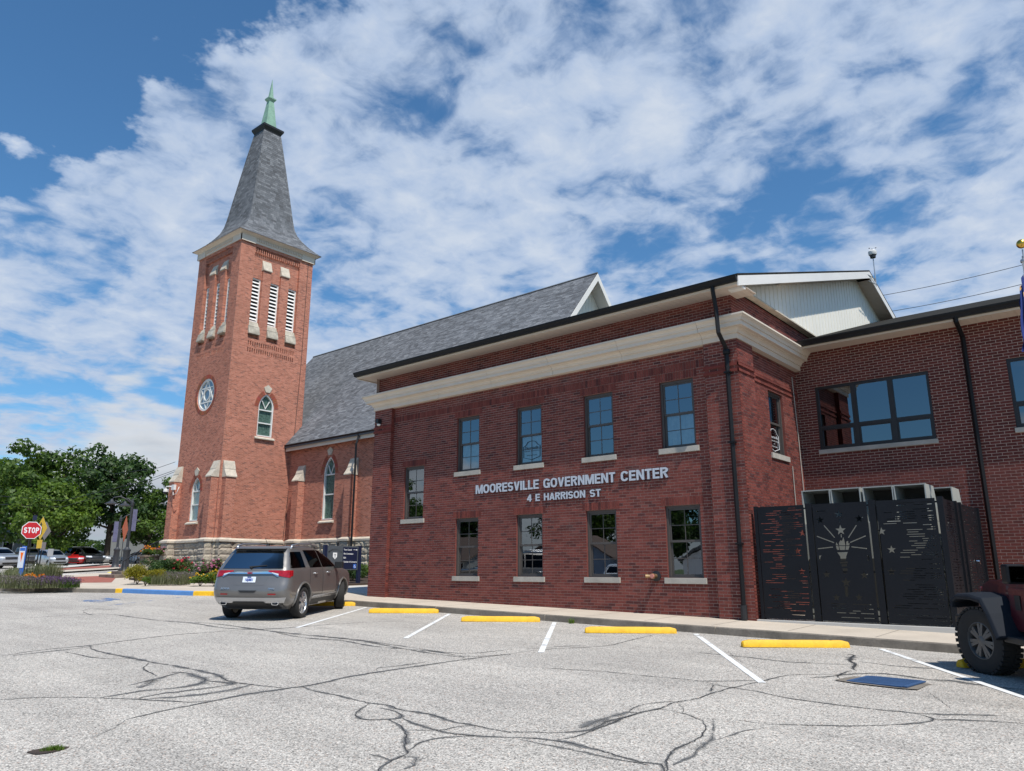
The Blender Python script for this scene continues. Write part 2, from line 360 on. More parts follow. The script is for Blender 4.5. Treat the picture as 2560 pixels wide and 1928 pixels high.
asphalt_mat('asphalt'); sealant_mat('crack', (0.045, 0.045, 0.047)); sealant_mat('sealer', (0.15, 0.15, 0.148), 0.33, 0.58, 70)
line_paint('white_line', (0.78, 0.78, 0.76)); line_paint('blue_line', (0.08, 0.2, 0.45), 0.62)
M('concrete', (0.50, 0.43, 0.345), 0.9, var=0.12, vs=0.9, bump=0.25, bs=60, fine=0.10, fs=45)
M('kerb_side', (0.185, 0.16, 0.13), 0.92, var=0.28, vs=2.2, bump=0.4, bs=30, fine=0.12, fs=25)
M('street', (0.33, 0.32, 0.30), 0.9, var=0.1, vs=0.5, bump=0.2, bs=60, fine=0.12, fs=30)
M('pale_concrete', (0.52, 0.50, 0.46), 0.9, var=0.08, vs=0.8)
M('yellow_paint', (0.78, 0.44, 0.012), 0.62, var=0.10, vs=6, bump=0.25, bs=35, fine=0.10, fs=18)
M('blue_paint', (0.09, 0.23, 0.50), 0.7, var=0.12, vs=4, bump=0.2, bs=35, fine=0.08)
M('grass', (0.075, 0.11, 0.03), 0.95, var=0.35, vs=0.7, fine=0.3, fs=12)
M('mulch', (0.045, 0.03, 0.022), 0.95, var=0.4, vs=14, bump=0.9, bs=35)
M('red_paver', (0.30, 0.095, 0.065), 0.9, var=0.15, vs=3, bump=0.3, bs=20, fine=0.15, fs=9)
M('mortar_gov', (0.45, 0.34, 0.285), 0.95, var=0.12, vs=6)
M('mortar_wing', (0.58, 0.47, 0.39), 0.95, var=0.1, vs=6)
M('brick_edge', (0.165, 0.042, 0.032), 0.9, var=0.25, vs=9, bump=0.3, bs=30); M('wing_edge', (0.14, 0.036, 0.027), 0.9, var=0.25, vs=9); tinted('gov_brick', (1, 1, 1), stain=0.12); tinted('wing_brick', (1, 1, 1))
CB = dict(c1=(0.39, 0.130, 0.080), c2=(0.50, 0.185, 0.118), c3=(0.25, 0.090, 0.065), mortar=(0.50, 0.37, 0.29))
brick_mat('church_x', axis='x', **CB); brick_mat('church_y', axis='y', **CB)
M('limestone', (0.52, 0.46, 0.37), 0.9, var=0.18, vs=3.0, bump=0.3, bs=25, fine=0.12, fs=14)
M('dark_limestone', (0.40, 0.36, 0.29), 0.92, var=0.35, vs=1.6, bump=0.35, bs=22, fine=0.15, fs=12)
tinted('rock_stone', (1, 1, 1), 0.95, 0.9, 16, dk=0.6)
M('sill_stone', (0.40, 0.37, 0.32), 0.9, var=0.15, vs=3, bump=0.2, bs=30, fine=0.08)
M('cream_trim', (0.64, 0.555, 0.455), 0.65, var=0.06, vs=1.2)
M('white_trim', (0.72, 0.70, 0.66), 0.55, var=0.04, vs=1.0)
M('white_siding', (0.80, 0.77, 0.68), 0.5, var=0.03, vs=1.0)
M('soffit', (0.60, 0.505, 0.42), 0.6, var=0.05, vs=1.0)
M('louver_white', (0.78, 0.76, 0.72), 0.6, var=0.06, vs=3)
M('black_metal', (0.008, 0.008, 0.009), 0.45, metal=0.0, var=0.2, vs=2.0, spec=0.25)
M('fence_black', (0.007, 0.008, 0.011), 0.5, var=0.15, vs=1.5, spec=0.25)
M('window_frame', (0.075, 0.066, 0.06), 0.5, var=0.06, vs=2)
M('dark_frame', (0.017, 0.016, 0.016), 0.45, var=0.1, vs=2)
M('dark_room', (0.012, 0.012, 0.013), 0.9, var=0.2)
M('curtain', (0.78, 0.82, 0.86), 0.9, var=0.12, vs=9)
M('copper', (0.22, 0.37, 0.28), 0.7, var=0.16, vs=2.2, bump=0.1)
tinted('shingle', (1.5, 1.5, 1.5), 0.95, 0.5, 70); M('shingle_base', (0.10, 0.105, 0.11), 0.95, var=0.15); M('dark_shingle', (0.030, 0.029, 0.026), 0.95, var=0.3, vs=9, bump=0.3, bs=14, spec=0.05, fine=0.3, fs=30)
glass_mat('glass', 0.20, (0.42, 0.46, 0.46), wave=0.035); glass_mat('dark_glass', 0.17, (0.10, 0.11, 0.11), wave=0.02); glass_mat('church_glass', 0.0, (0.75, 0.8, 0.78), 0.35, wave=0.2, fr=0.3)
glass_mat('car_glass', 0.0, (0.04, 0.044, 0.046), fr=0.36); glass_mat('clear_glass', 0.05, (0.35, 0.4, 0.4), fr=0.9)
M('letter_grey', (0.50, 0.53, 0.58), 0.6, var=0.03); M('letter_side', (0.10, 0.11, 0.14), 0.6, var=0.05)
paint('suv_paint', (0.165, 0.155, 0.145), 0.35, 0.38); paint('jeep_paint', (0.085, 0.01, 0.016), 0.2, 0.35)
paint('silver_paint', (0.45, 0.47, 0.50), 0.6, 0.35); paint('black_paint', (0.008, 0.008, 0.009)); paint('red_paint', (0.5, 0.012, 0.014)); paint('white_paint', (0.75, 0.76, 0.77)); paint('grey_paint', (0.09, 0.095, 0.10), 0.4)
M('chrome', (0.75, 0.76, 0.78), 0.12, metal=1.0, var=0.02); M('satin', (0.52, 0.53, 0.55), 0.32, metal=0.85, var=0.03); M('steel', (0.42, 0.43, 0.44), 0.45, metal=0.7, var=0.1)
M('rubber', (0.018, 0.017, 0.016), 0.85, var=0.2, vs=8, bump=0.2); M('black_plastic', (0.015, 0.015, 0.016), 0.55, var=0.1, vs=5); M('slate_plastic', (0.016, 0.020, 0.027), 0.7, var=0.06, vs=2, spec=0.12)
M('tail_red', (0.33, 0.004, 0.008), 0.2, var=0.35, vs=14, coat=0.5); M('lamp_clear', (0.6, 0.62, 0.64), 0.15, var=0.1, vs=20, coat=1.0); M('amber', (0.7, 0.22, 0.02), 0.3, var=0.05)
M('jeep_rim', (0.11, 0.108, 0.105), 0.45, metal=0.3, var=0.1); M('plate_white', (0.68, 0.72, 0.78), 0.5, var=0.05); M('plate_blue', (0.03, 0.07, 0.3), 0.5, var=0.05)
M('sign_red', (0.52, 0.012, 0.018), 0.45, var=0.05); M('sign_white', (0.82, 0.82, 0.82), 0.45, var=0.03); M('sign_yellow', (0.85, 0.50, 0.015), 0.45, var=0.04); M('sign_orange', (0.9, 0.16, 0.015), 0.5, var=0.05); M('sign_blue', (0.04, 0.14, 0.5), 0.5, var=0.05); M('sign_grey', (0.42, 0.43, 0.44), 0.5, metal=0.4, var=0.05)
M('navy', (0.008, 0.012, 0.042), 0.5, var=0.08); M('sign_slate', (0.075, 0.085, 0.10), 0.6, var=0.06); M('flag_navy', (0.012, 0.03, 0.17), 0.8, var=0.15, vs=5); M('gold', (0.62, 0.40, 0.08), 0.28, metal=1.0, var=0.05); M('flag_gold', (0.75, 0.42, 0.12), 0.7, var=0.1)
M('hvac', (0.36, 0.37, 0.34), 0.5, var=0.05, vs=2); M('hvac_dark', (0.05, 0.05, 0.045), 0.7, var=0.1)
M('bark', (0.06, 0.045, 0.032), 0.95, var=0.3, vs=6, bump=0.8, bs=14); M('wood_pole', (0.10, 0.08, 0.06), 0.95, var=0.2)
leaf_mat('leaf', (0.028, 0.058, 0.010), (0.062, 0.115, 0.018), (0.115, 0.18, 0.028)); leaf_mat('leaf_light', (0.05, 0.095, 0.012), (0.10, 0.17, 0.022), (0.16, 0.23, 0.035)); leaf_mat('leaf_dark', (0.02, 0.048, 0.014), (0.042, 0.085, 0.022), (0.075, 0.13, 0.032))
leaf_mat('leaf_yellow', (0.13, 0.14, 0.01), (0.24, 0.22, 0.015), (0.34, 0.27, 0.02)); leaf_mat('leaf_grey', (0.10, 0.12, 0.055), (0.16, 0.17, 0.09), (0.24, 0.24, 0.14)); leaf_mat('bloom_purple', (0.06, 0.03, 0.09), (0.13, 0.06, 0.17), (0.22, 0.12, 0.28), 0.2)
leaf_mat('bloom_pink', (0.55, 0.12, 0.25), (0.7, 0.22, 0.4), (0.8, 0.4, 0.55), 0.2); leaf_mat('bloom_red', (0.5, 0.03, 0.05), (0.65, 0.05, 0.09), (0.7, 0.12, 0.14), 0.2); leaf_mat('bloom_yellow', (0.7, 0.35, 0.01), (0.8, 0.5, 0.02), (0.85, 0.6, 0.05), 0.2); leaf_mat('bloom_orange', (0.7, 0.15, 0.01), (0.8, 0.28, 0.01), (0.85, 0.4, 0.02), 0.2)
leaf_mat('lavender', (0.10, 0.09, 0.085), (0.17, 0.14, 0.13), (0.24, 0.2, 0.2), 0.2)
M('house_wall', (0.24, 0.25, 0.25), 0.8, var=0.05); M('house_white', (0.75, 0.76, 0.76), 0.7, var=0.04); M('house_blue', (0.17, 0.23, 0.33), 0.8, var=0.05); M('house_roof', (0.12, 0.12, 0.12), 0.9, var=0.15); M('brown_roof', (0.13, 0.09, 0.07), 0.9, var=0.15)
M('stone_wall', (0.19, 0.15, 0.115), 0.95, var=0.4, vs=3, bump=0.8, bs=9); M('iron', (0.015, 0.015, 0.017), 0.55, var=0.2); M('lamp_iron', (0.035, 0.037, 0.042), 0.5, var=0.15); M('banner', (0.12, 0.12, 0.20), 0.8, var=0.25, vs=6)
M('stain_blue', (0.06, 0.10, 0.16), 0.5, var=0.5, vs=9); M('stain_teal', (0.16, 0.24, 0.20), 0.5, var=0.6, vs=12); M('lead_white', (0.70, 0.70, 0.66), 0.55, var=0.05)
M('drain_blue', (0.035, 0.085, 0.19), 0.65, var=0.15, vs=6, bump=0.2); M('sandbag', (0.75, 0.62, 0.05), 0.8, var=0.15, vs=8, bump=0.4, bs=12); M('brass', (0.45, 0.30, 0.16), 0.4, metal=0.8, var=0.1); M('pinkcap', (0.55, 0.22, 0.17), 0.5, var=0.1)
# ================================================================== THE GROUND
def gw(px, py, h=0.0):
    d = ray(px, py); return CAM + d * ((G0 + h - GN.dot(CAM)) / GN.dot(d))
def sheet(name, xs, ys, h, mat, parent=None):
    b = MB(); nx, ny = len(xs), len(ys)
    v = [(x, y, gz(x, y) + h) for y in ys for x in xs]
    f = [(j * nx + i, j * nx + i + 1, (j + 1) * nx + i + 1, (j + 1) * nx + i) for j in range(ny - 1) for i in range(nx - 1)]
    b.add(v, f); return b.build(name, mat, parent, recalc=False)
def slab(name, pts, h, mat, parent=None, thick=0.3):
    b = MB(); top = [(x, y, gz(x, y) + h) for x, y in pts]; bot = [(x, y, gz(x, y) + h - thick) for x, y in pts]; n = len(pts)
    b.add(top + bot, [tuple(range(n)), tuple(range(2 * n - 1, n - 1, -1))] + [(i, n + i, n + (i + 1) % n, (i + 1) % n) for i in range(n)])
    return b.build(name, mat, parent)
def frange(a, b, n): return [a + (b - a) * i / (n - 1) for i in range(n)]
far = [-1400, -900, -500, -300, -200, -160]
struct(sheet('ground', far + frange(-130, 110, 49) + [140, 200, 300, 500, 900, 1400], far + frange(-130, 110, 49) + [140, 200, 300, 500, 900, 1400], -0.06, 'grass'))
lot = struct(sheet('parking_lot', frange(-92, 60, 77), frange(-70, 34, 53), 0.0, 'asphalt'))

KERB = [(44, -1.80), (13.3, -1.80), (4.9, -1.72), (-2.3, -1.66), (-8.9, -1.9), (-9.55, -1.98), (-10.14, -2.35), (-11.9, -2.8), (-13.74, -3.22), (-15.31, -4.2), (-16.3, -4.85), (-17.48, -5.45), (-18.61, -5.75), (-20.5, -5.9), (-23, -5.5), (-25.5, -3.7), (-28, -1.6), (-31.2, 0.8)]
WALK_H = 0.138
walk = struct(slab('sidewalk', [(x, y + 0.02) for x, y in KERB] + [(-33.5, 4), (-36, 12), (-38, 34), (44, 34)], WALK_H, 'concrete'))
def kerb_piece(name, pts, mat, parent, h0=0.148, h1=None, side='kerb_side'):
    b = MB(); n = len(pts); L = []
    for i, p in enumerate(pts):
        a = Vector(pts[max(0, i - 1)]); c = Vector(pts[min(n - 1, i + 1)]); d = (c - a).normalized(); nr = Vector((-d.y, d.x))   # towards the lot for a path running -x
        if nr.y > 0 and i < n: nr = -nr if nr.y > 0.2 else nr
        h = h0 if h1 is None else h0 + (h1 - h0) * i / (n - 1)
        p = Vector(p)
        def q(o, z): r = p + nr * o; return (r.x, r.y, gz(r.x, r.y) + z)
        L.append([q(0.03, -0.05), q(0.02, h - 0.02), q(0.0, h), q(-0.15, h), q(-0.15, -0.05)])
    for i in range(n - 1):
        A, B = L[i], L[i + 1]
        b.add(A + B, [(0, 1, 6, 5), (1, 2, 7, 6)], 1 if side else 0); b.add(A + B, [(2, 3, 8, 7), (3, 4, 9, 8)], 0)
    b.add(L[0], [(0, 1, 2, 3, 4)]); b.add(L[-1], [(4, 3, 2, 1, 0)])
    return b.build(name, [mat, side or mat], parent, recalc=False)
def resample(pts, step):
    out = [pts[0]]
    for a, b in zip(pts, pts[1:]):
        a = Vector(a); b = Vector(b); k = max(1, int((b - a).length / step))
        for i in range(1, k + 1): out.append(tuple(a.lerp(b, i / k)))
    return out
kerb = bpy.data.objects.new('kerb', None); col.objects.link(kerb); kerb.location = (0, -1.75, gz(0, -1.75)); struct(kerb)
run = resample(KERB[:4], 3.05)
i = 0
while i < len(run) - 1:                          # cast kerb stones about three metres long with open joints
    a = Vector(run[i]); b2_ = Vector(run[i + 1]); d = (b2_ - a).normalized() * 0.006
    kerb_piece('kerb_stone', [tuple(a + d), tuple((a + b2_) / 2), tuple(b2_ - d)], 'concrete', kerb, 0.147 + rnd.uniform(-0.004, 0.004)); i += 1
kerb_piece('kerb_stone', KERB[3:5], 'concrete', kerb, 0.147)
tag(kerb_piece('painted_end', [KERB[4], KERB[5], KERB[6]], 'yellow_paint', kerb, 0.150, 0.150, None), 'yellow painted kerb end')
tag(kerb_piece('painted_kerb', resample(KERB[6:9], 0.6), 'blue_paint', kerb, 0.150, None, None), 'blue painted kerb run')
tag(kerb_piece('painted_end', [KERB[8], (-13.98, -3.37)], 'yellow_paint', kerb, 0.152, None, None), 'short yellow painted kerb end')
kerb_piece('kerb_stone', resample([(-13.98, -3.37)] + KERB[9:], 0.5), 'concrete', kerb, 0.148)
b = MB()                                         # control joints across the walk: sawn grooves
for k in range(-2, 18):
    x = k * 1.52 - 0.2; p = [(x - 0.006, -1.6), (x + 0.006, -1.6), (x + 0.006, -0.14), (x - 0.006, -0.14)]
    b.face([(u, v, gz(u, v) + WALK_H + 0.003) for u, v in p])
b.build('walk_joint', 'kerb_side', walk, recalc=False)

def px4(x, y): return (x * 420 / 2212, 1280 + y * 220 / 1159)
def decal(name, picks, h, mat, parent, f=px4, off=0.004):
    pts = [gw(*f(*p), h) for p in picks]
    b = MB(); b.face([(p.x, p.y, gz(p.x, p.y) + h + off) for p in pts]); return b.build(name, mat, parent, recalc=False)
decal('brick_crossing', [(560, 905), (690, 882), (1560, 846), (1470, 942), (960, 948)], WALK_H, 'red_paver', walk)
decal('pale_ramp', [(585, 853), (760, 888), (1275, 870), (1030, 832), (760, 838)], 0.0, 'pale_concrete', lot, off=0.03)
decal('far_kerb', [(585, 840), (1590, 776), (1590, 757), (585, 818)], 0.0, 'concrete', lot, off=0.12)
decal('brick_strip', [(690, 808), (1590, 755), (1590, 728), (1480, 733), (880, 772), (690, 795)], 0.0, 'red_paver', lot, off=0.125)
decal('far_white_kerb', [(660, 772), (880, 766), (1440, 708), (1440, 694), (700, 745)], 0.0, 'pale_concrete', lot, off=0.13)
# planting beds
bed1 = struct(slab('planting_bed', [(-21.9, 0.5), (-19.5, 0.15), (-17.2, 0.75), (-14.9, 1.15), (-9.6, 1.5), (-9.2, 5.2), (-10, 9.4), (-22.5, 9.4), (-22.5, 4.8), (-25.5, 4.8), (-25.2, 3.0)], WALK_H + 0.07, 'mulch', thick=0.2))
bed2 = struct(slab('planting_bed', [(-17.6, -4.9), (-18.7, -5.25), (-20.6, -5.45), (-22.8, -5.1), (-24.8, -3.6), (-27.4, -1.5), (-25.5, -0.8), (-21.5, -1.8), (-18.6, -3.0), (-16.9, -3.9)], WALK_H + 0.06, 'mulch', thick=0.2))
struct(slab('entrance_path', [(-9.4, 1.5), (-3.6, 0.6), (-3.6, 9.4), (-9.1, 9.4), (-8.6, 5.0)], WALK_H + 0.012, 'pale_concrete', thick=0.1))

# ------------------------------------------------------------------ stall lines, paint, cracks on the lot
def ribbon(name, pts, w, mat, h, parent, taper=False, jit=0.0, attr=False):
    b = []; n = len(pts); f = []; cols = []
    for i, p in enumerate(pts):
        a = Vector(pts[max(0, i - 1)]); c = Vector(pts[min(n - 1, i + 1)]); d = (c - a).normalized(); nr = Vector((-d.y, d.x)); p = Vector(p)
        k = w * (1 + rnd.uniform(-jit, jit))
        if taper: k *= min(1, 0.25 + 3.0 * min(i, n - 1 - i) / n)
        for o in (-1, 0, 1):
            q = p + nr * k * o / 2; b.append((q.x, q.y, gz(q.x, q.y) + h)); cols.append(1.0 if o == 0 else 0.0)
    for i in range(n - 1):
        for j in (0, 1): f.append((i * 3 + j, (i + 1) * 3 + j, (i + 1) * 3 + j + 1, i * 3 + j + 1))
    me = bpy.data.meshes.new(name); me.from_pydata(b, [], f); me.materials.append(MAT[mat])
    if attr:
        ca = me.color_attributes.new('edge', 'FLOAT_COLOR', 'POINT'); ca.data.foreach_set('color', [x for c in cols for x in (c, c, c, 1)])
    o = bpy.data.objects.new(name, me); col.objects.link(o); return adopt(o, parent)
for a, c in (((-1.33, -1.86), (1.9, -6.3)), ((1.95, -1.86), (5.05, -6.1)), ((5.30, -1.90), (8.15, -6.0)), ((8.78, -1.98), (11.95, -6.4)), ((12.15, -2.05), (15.6, -6.9)), ((-4.6, -1.9), (-1.4, -6.3)), ((15.6, -2.0), (19, -6.7))):
    ribbon('stall_line', resample([a, c], 0.3), 0.095, 'white_line', 0.006, lot, jit=0.03)
ribbon('stall_line', resample([(-9.8, -2.7), (-7.6, -6.2)], 0.3), 0.1, 'blue_line', 0.006, lot)
decal('blue_marking', [(170, 1301), (228, 1294), (262, 1297), (215, 1304)], 0.0, 'blue_line', lot, f=lambda x, y: (x * 2560 / 2212, y * 2560 / 2212), off=0.006)

def smooth_line(pts, step):
    P = [Vector(p[:2]) for p in pts]; out = []
    for i in range(len(P) - 1):
        p0 = P[max(0, i - 1)]; p1 = P[i]; p2 = P[i + 1]; p3 = P[min(len(P) - 1, i + 2)]; k = max(2, int((p2 - p1).length / step))
        for j in range(k):
            t = j / k; out.append(0.5 * ((2 * p1) + (p2 - p0) * t + (2 * p0 - 5 * p1 + 4 * p2 - p3) * t * t + (3 * p1 - p0 - 3 * p2 + p3) * t ** 3))
    out.append(P[-1]); return out
def gl(x, y): return (x * 1280 / 2212, 1450 + y * 478 / 826)
def gr(x, y): return (1280 + x * 1280 / 2212, 1450 + y * 478 / 826)
CR = [  # (view, picks, crack width, smear width)
 (gl, [(0, 178), (180, 166), (400, 152), (480, 155)], .022, .06), (gl, [(355, 138), (400, 130), (520, 133)], .03, .1), (gl, [(360, 142), (400, 156), (500, 155), (545, 161), (680, 178), (830, 190), (960, 210), (1100, 216), (1240, 210), (1480, 191), (1760, 178)], .035, .14),
 (gl, [(545, 128), (760, 112), (940, 98)], .015, 0), (gl, [(830, 186), (960, 196), (1090, 214), (1250, 233), (1430, 250), (1570, 266), (1700, 291), (1850, 316), (2010, 336)], .035, .2), (gl, [(1180, 226), (1300, 250), (1480, 265), (1600, 286), (1750, 300), (1880, 311), (2020, 331), (2212, 322)], .03, .16), (gl, [(1240, 240), (1500, 255), (1720, 285), (1990, 318), (2212, 300)], .02, .1),
 (gl, [(0, 336), (130, 315), (260, 300), (390, 288), (560, 265), (760, 241), (930, 228), (1090, 216)], .032, .1), (gl, [(60, 332), (180, 318), (300, 305), (400, 292)], .02, .12),
 (gl, [(390, 291), (405, 306), (480, 325), (560, 340), (660, 360), (760, 376), (830, 390), (930, 411), (990, 440), (1060, 452), (1160, 463), (1230, 471)], .04, .16), (gl, [(285, 316), (330, 325), (400, 340), (500, 346), (560, 341)], .03, .09), (gl, [(645, 364), (622, 386), (652, 406), (682, 421)], .03, .06),
 (gl, [(740, 405), (800, 405), (850, 420), (890, 436), (850, 456), (760, 471), (640, 481), (540, 496), (440, 513)], .035, .2), (gl, [(555, 461), (640, 441), (700, 426), (762, 408), (830, 398)], .03, .14), (gl, [(890, 440), (1010, 452), (900, 471), (780, 486), (700, 496), (600, 516)], .03, .16), (gl, [(1100, 452), (1000, 478), (860, 500), (740, 512), (620, 520)], .02, .2), (gl, [(610, 470), (640, 455), (665, 437)], .02, .25),
 (gl, [(0, 524), (130, 516), (300, 512), (440, 516), (560, 519), (700, 526), (830, 532), (930, 522)], .03, .08), (gl, [(510, 636), (560, 606), (640, 586), (720, 566), (800, 551), (880, 536), (960, 519), (1050, 501), (1160, 484), (1240, 472), (1310, 463), (1400, 446), (1520, 419), (1660, 396), (1830, 371), (2000, 346), (2212, 319)], .04, .13),
 (gl, [(510, 636), (440, 670), (360, 696)], .014, 0), (gl, [(1310, 465), (1350, 480), (1450, 500), (1540, 521), (1600, 535), (1680, 545), (1740, 565), (1850, 580), (1950, 611), (2080, 636), (2212, 661)], .03, .11), (gl, [(1600, 536), (1560, 561), (1540, 582), (1570, 605), (1650, 606), (1720, 601), (1737, 590), (1700, 566), (1640, 555)], .022, .08),
 (gl, [(1680, 606), (1730, 631), (1756, 671), (1750, 721), (1760, 751), (1700, 781), (1650, 811), (1635, 840)], .028, .1), (gl, [(1740, 600), (1790, 621), (1850, 641), (1910, 656), (2000, 671), (2212, 682)], .022, .09), (gl, [(1760, 651), (1900, 651), (2000, 632), (2060, 630)], .014, .06), (gl, [(1765, 740), (1830, 701), (1930, 681), (2050, 676)], .012, .06), (gl, [(1740, 765), (1800, 770), (1780, 810), (1720, 826)], .008, .12), (gl, [(1600, 755), (1660, 770), (1690, 785)], .01, .06),
 (gl, [(1630, 395), (1640, 382), (1700, 376), (1850, 355)], .015, .06), (gl, [(0, 90), (120, 100)], .02, 0),
 (gr, [(0, 319), (140, 301), (400, 285), (500, 263), (615, 236)], .026, .06), (gr, [(0, 681), (100, 686), (200, 696), (300, 716), (450, 756), (560, 786), (640, 796), (672, 840)], .024, .11), (gr, [(0, 656), (150, 661), (200, 660), (330, 650), (420, 611), (550, 576)], .016, .09), (gr, [(40, 690), (180, 720), (320, 745), (480, 780), (600, 800)], .01, .09),
 (gr, [(200, 691), (300, 671), (400, 631), (500, 591), (560, 571), (640, 556), (700, 531), (800, 511), (860, 491), (920, 473), (960, 463), (1080, 436), (1200, 409), (1340, 406), (1440, 406)], .032, .08), (gr, [(300, 640), (400, 600), (500, 572), (545, 570)], .012, .2), (gr, [(510, 571), (540, 546), (620, 531), (740, 521)], .016, .06), (gr, [(640, 556), (720, 571), (800, 596), (836, 621), (830, 661), (780, 701), (700, 736), (672, 781), (672, 840)], .03, .06), (gr, [(870, 600), (872, 651), (860, 691), (820, 721), (780, 761), (700, 800)], .01, .1), (gr, [(720, 535), (745, 555), (738, 575)], .012, 0),
 (gr, [(850, 448), (960, 465), (1060, 480), (1200, 509), (1400, 536), (1600, 560), (1740, 573), (1822, 601), (1700, 620), (1500, 628), (1300, 626), (1100, 619), (980, 606), (840, 600)], .022, .06), (gr, [(1822, 601), (1950, 601), (2100, 609), (2212, 616)], .03, .09), (gr, [(1740, 573), (1900, 578), (2100, 580)], .02, .1), (gr, [(0, 371), (150, 381), (400, 396), (600, 416), (780, 431), (880, 449), (960, 466)], .018, .05), (gr, [(840, 455), (870, 452), (862, 480)], .03, .1), (gr, [(780, 436), (900, 436), (1060, 432)], .015, .07),
 (gr, [(1452, 318), (1478, 322), (1462, 345), (1485, 362), (1472, 378), (1490, 390)], .085, .16), (gr, [(1290, 420), (1400, 412), (1452, 392), (1480, 388)], .035, .08), (gr, [(1415, 424), (1425, 408), (1600, 402), (1800, 426), (1900, 440)], .04, .12), (gr, [(1780, 428), (1900, 432), (2060, 455), (2212, 470)], .05, .2), (gr, [(1790, 476), (1850, 515), (1900, 555)], .01, 0), (gr, [(890, 690), (960, 665), (1030, 645), (1100, 640)], .008, .06), (gr, [(780, 310), (1000, 330), (1200, 352), (1500, 365)], .014, .09), (gr, [(60, 300), (260, 285), (420, 290)], .012, .06), (gr, [(1500, 350), (1700, 372), (1950, 385)], .012, .08), (gr, [(930, 300), (980, 345), (1060, 375), (1200, 410)], .01, 0),
]
for f, picks, w, sm in CR:
    pts = smooth_line([gw(*f(*p)) for p in picks], 0.05)
    pts = [p + Vector((rnd.uniform(-1, 1), rnd.uniform(-1, 1))) * 0.011 for p in pts]
    if sm: ribbon('sealer_smear', pts[::2] if len(pts) > 8 else pts, sm * 2.1, 'sealer', 0.0035, lot, True, 0.45, True)
    ribbon('asphalt_crack', pts, w * 1.0, 'crack', 0.005, lot, True, 0.4, True)

# ------------------------------------------------------------------ wheel stops
def make_stop(name):
    b = MB(); L = 0.89; prof = [(-0.085, 0.0), (-0.08, 0.06), (-0.045, 0.115), (0.045, 0.115), (0.08, 0.06), (0.085, 0.0)]
    st = [(-L, 0.62, 0.75), (-L + 0.02, 0.8, 0.95), (-L + 0.12, 1, 1)] + [(x, 1 + 0.01 * math.sin(9 * x), 1) for x in frange(-L + 0.2, L - 0.2, 14)] + [(L - 0.12, 1, 1), (L - 0.02, 0.8, 0.95), (L, 0.62, 0.75)]
    for x, kz, ky in st: b.v += [(x, y * ky, z * kz) for y, z in prof]
    n = len(prof)
    for i in range(len(st) - 1):
        for k in range(n): b.f.append((i * n + k, (i + 1) * n + k, (i + 1) * n + (k + 1) % n, i * n + (k + 1) % n)); b.m.append(0); b.t.append(None)
    b.f += [tuple(range(n)), tuple(range((len(st) - 1) * n + n - 1, (len(st) - 1) * n - 1, -1))]; b.m += [0, 0]; b.t += [None, None]
    o = b.build('body', 'yellow_paint', None, smooth=35); o.name = 'wheel_stop'
    for x in (-0.6, 0.6): MB().lathe([(0.022, 0.10), (0.022, 0.119), (0.0, 0.121)], (x, 0, 0), 10).build('anchor_pin', 'iron', o, world=False)
    return o
STOPS = [((-2.75, -2.22), 'yellow wheel stop in front of the grey SUV, mostly hidden by its wheels'), ((0.84, -2.40), 'yellow wheel stop in the first empty stall right of the grey SUV'), ((4.24, -2.52), 'yellow wheel stop in the second empty stall right of the grey SUV'), ((7.72, -2.63), 'yellow wheel stop below the hose connection, third empty stall from the SUV'), ((10.98, -2.70), 'yellow wheel stop in front of the black screen panels, nearest empty stall'), ((14.22, -2.85), 'yellow wheel stop behind the big front tyre of the maroon off-roader')]
s0 = make_stop('wheel_stop')
for k, ((x, y), lab) in enumerate(STOPS):
    o = s0 if k == 0 else copy_tree(s0)
    o.location = (x, y, gz(x, y) + 0.001); o.rotation_euler = (-0.02, 0.004, R(39 + rnd.uniform(-1, 1))); tag(o, lab, 'wheel stop', 'yellow wheel stops along the sidewalk')

# ------------------------------------------------------------------ storm drain grate
c = [gw(x * 2560 / 2212, y * 2560 / 2212) for x, y in ((1840, 1473), (1885, 1459), (1985, 1471), (1955, 1486))]
cen = sum(c, Vector()) / 4; a = (c[2] - c[1]).to_2d(); ang = math.atan2(a.y, a.x); hx = 0.33; hy = 0.33
ang = math.atan2((c[3] - c[0]).y + (c[2] - c[1]).y, (c[3] - c[0]).x + (c[2] - c[1]).x)
dg = thing('drain_grate', 'blue painted cast iron storm drain grate set in the lot', 'drain', (cen.x, cen.y, gz(cen.x, cen.y) + 0.004), ang)
b = MB()
for s in (-1, 1): b.box(s * hx - 0.025, s * hx + 0.025, -hy, hy, 0, 0.014); b.box(-hx + 0.026, hx - 0.026, s * hy - 0.025, s * hy + 0.025, 0, 0.0139)
b.build('frame', 'drain_blue', dg, world=False)
for k in range(9):
    y = -hy + 0.06 + k * (2 * hy - 0.12) / 8; MB().box(-hx + 0.027, hx - 0.027, y - 0.022, y + 0.022, 0, 0.012).build('bar', 'drain_blue', dg, world=False)
MB().box(-hx, hx, -hy, hy, 0.0005, 0.003).build('dark_pit_plate', 'iron', dg, world=False)  # flat dark plate under the bars stands in for the shade down the pit
b = MB(); b.face([(x, y, gz(cen.x + x, cen.y) - gz(cen.x, cen.y) + 0.001) for x, y in ((-0.50, -0.36), (-0.2, -0.43), (0.30, -0.40), (0.47, -0.33), (0.44, 0.1), (0.47, 0.38), (-0.1, 0.42), (-0.45, 0.39))]); b.build('concrete_collar', 'kerb_side', dg, world=False, recalc=False)

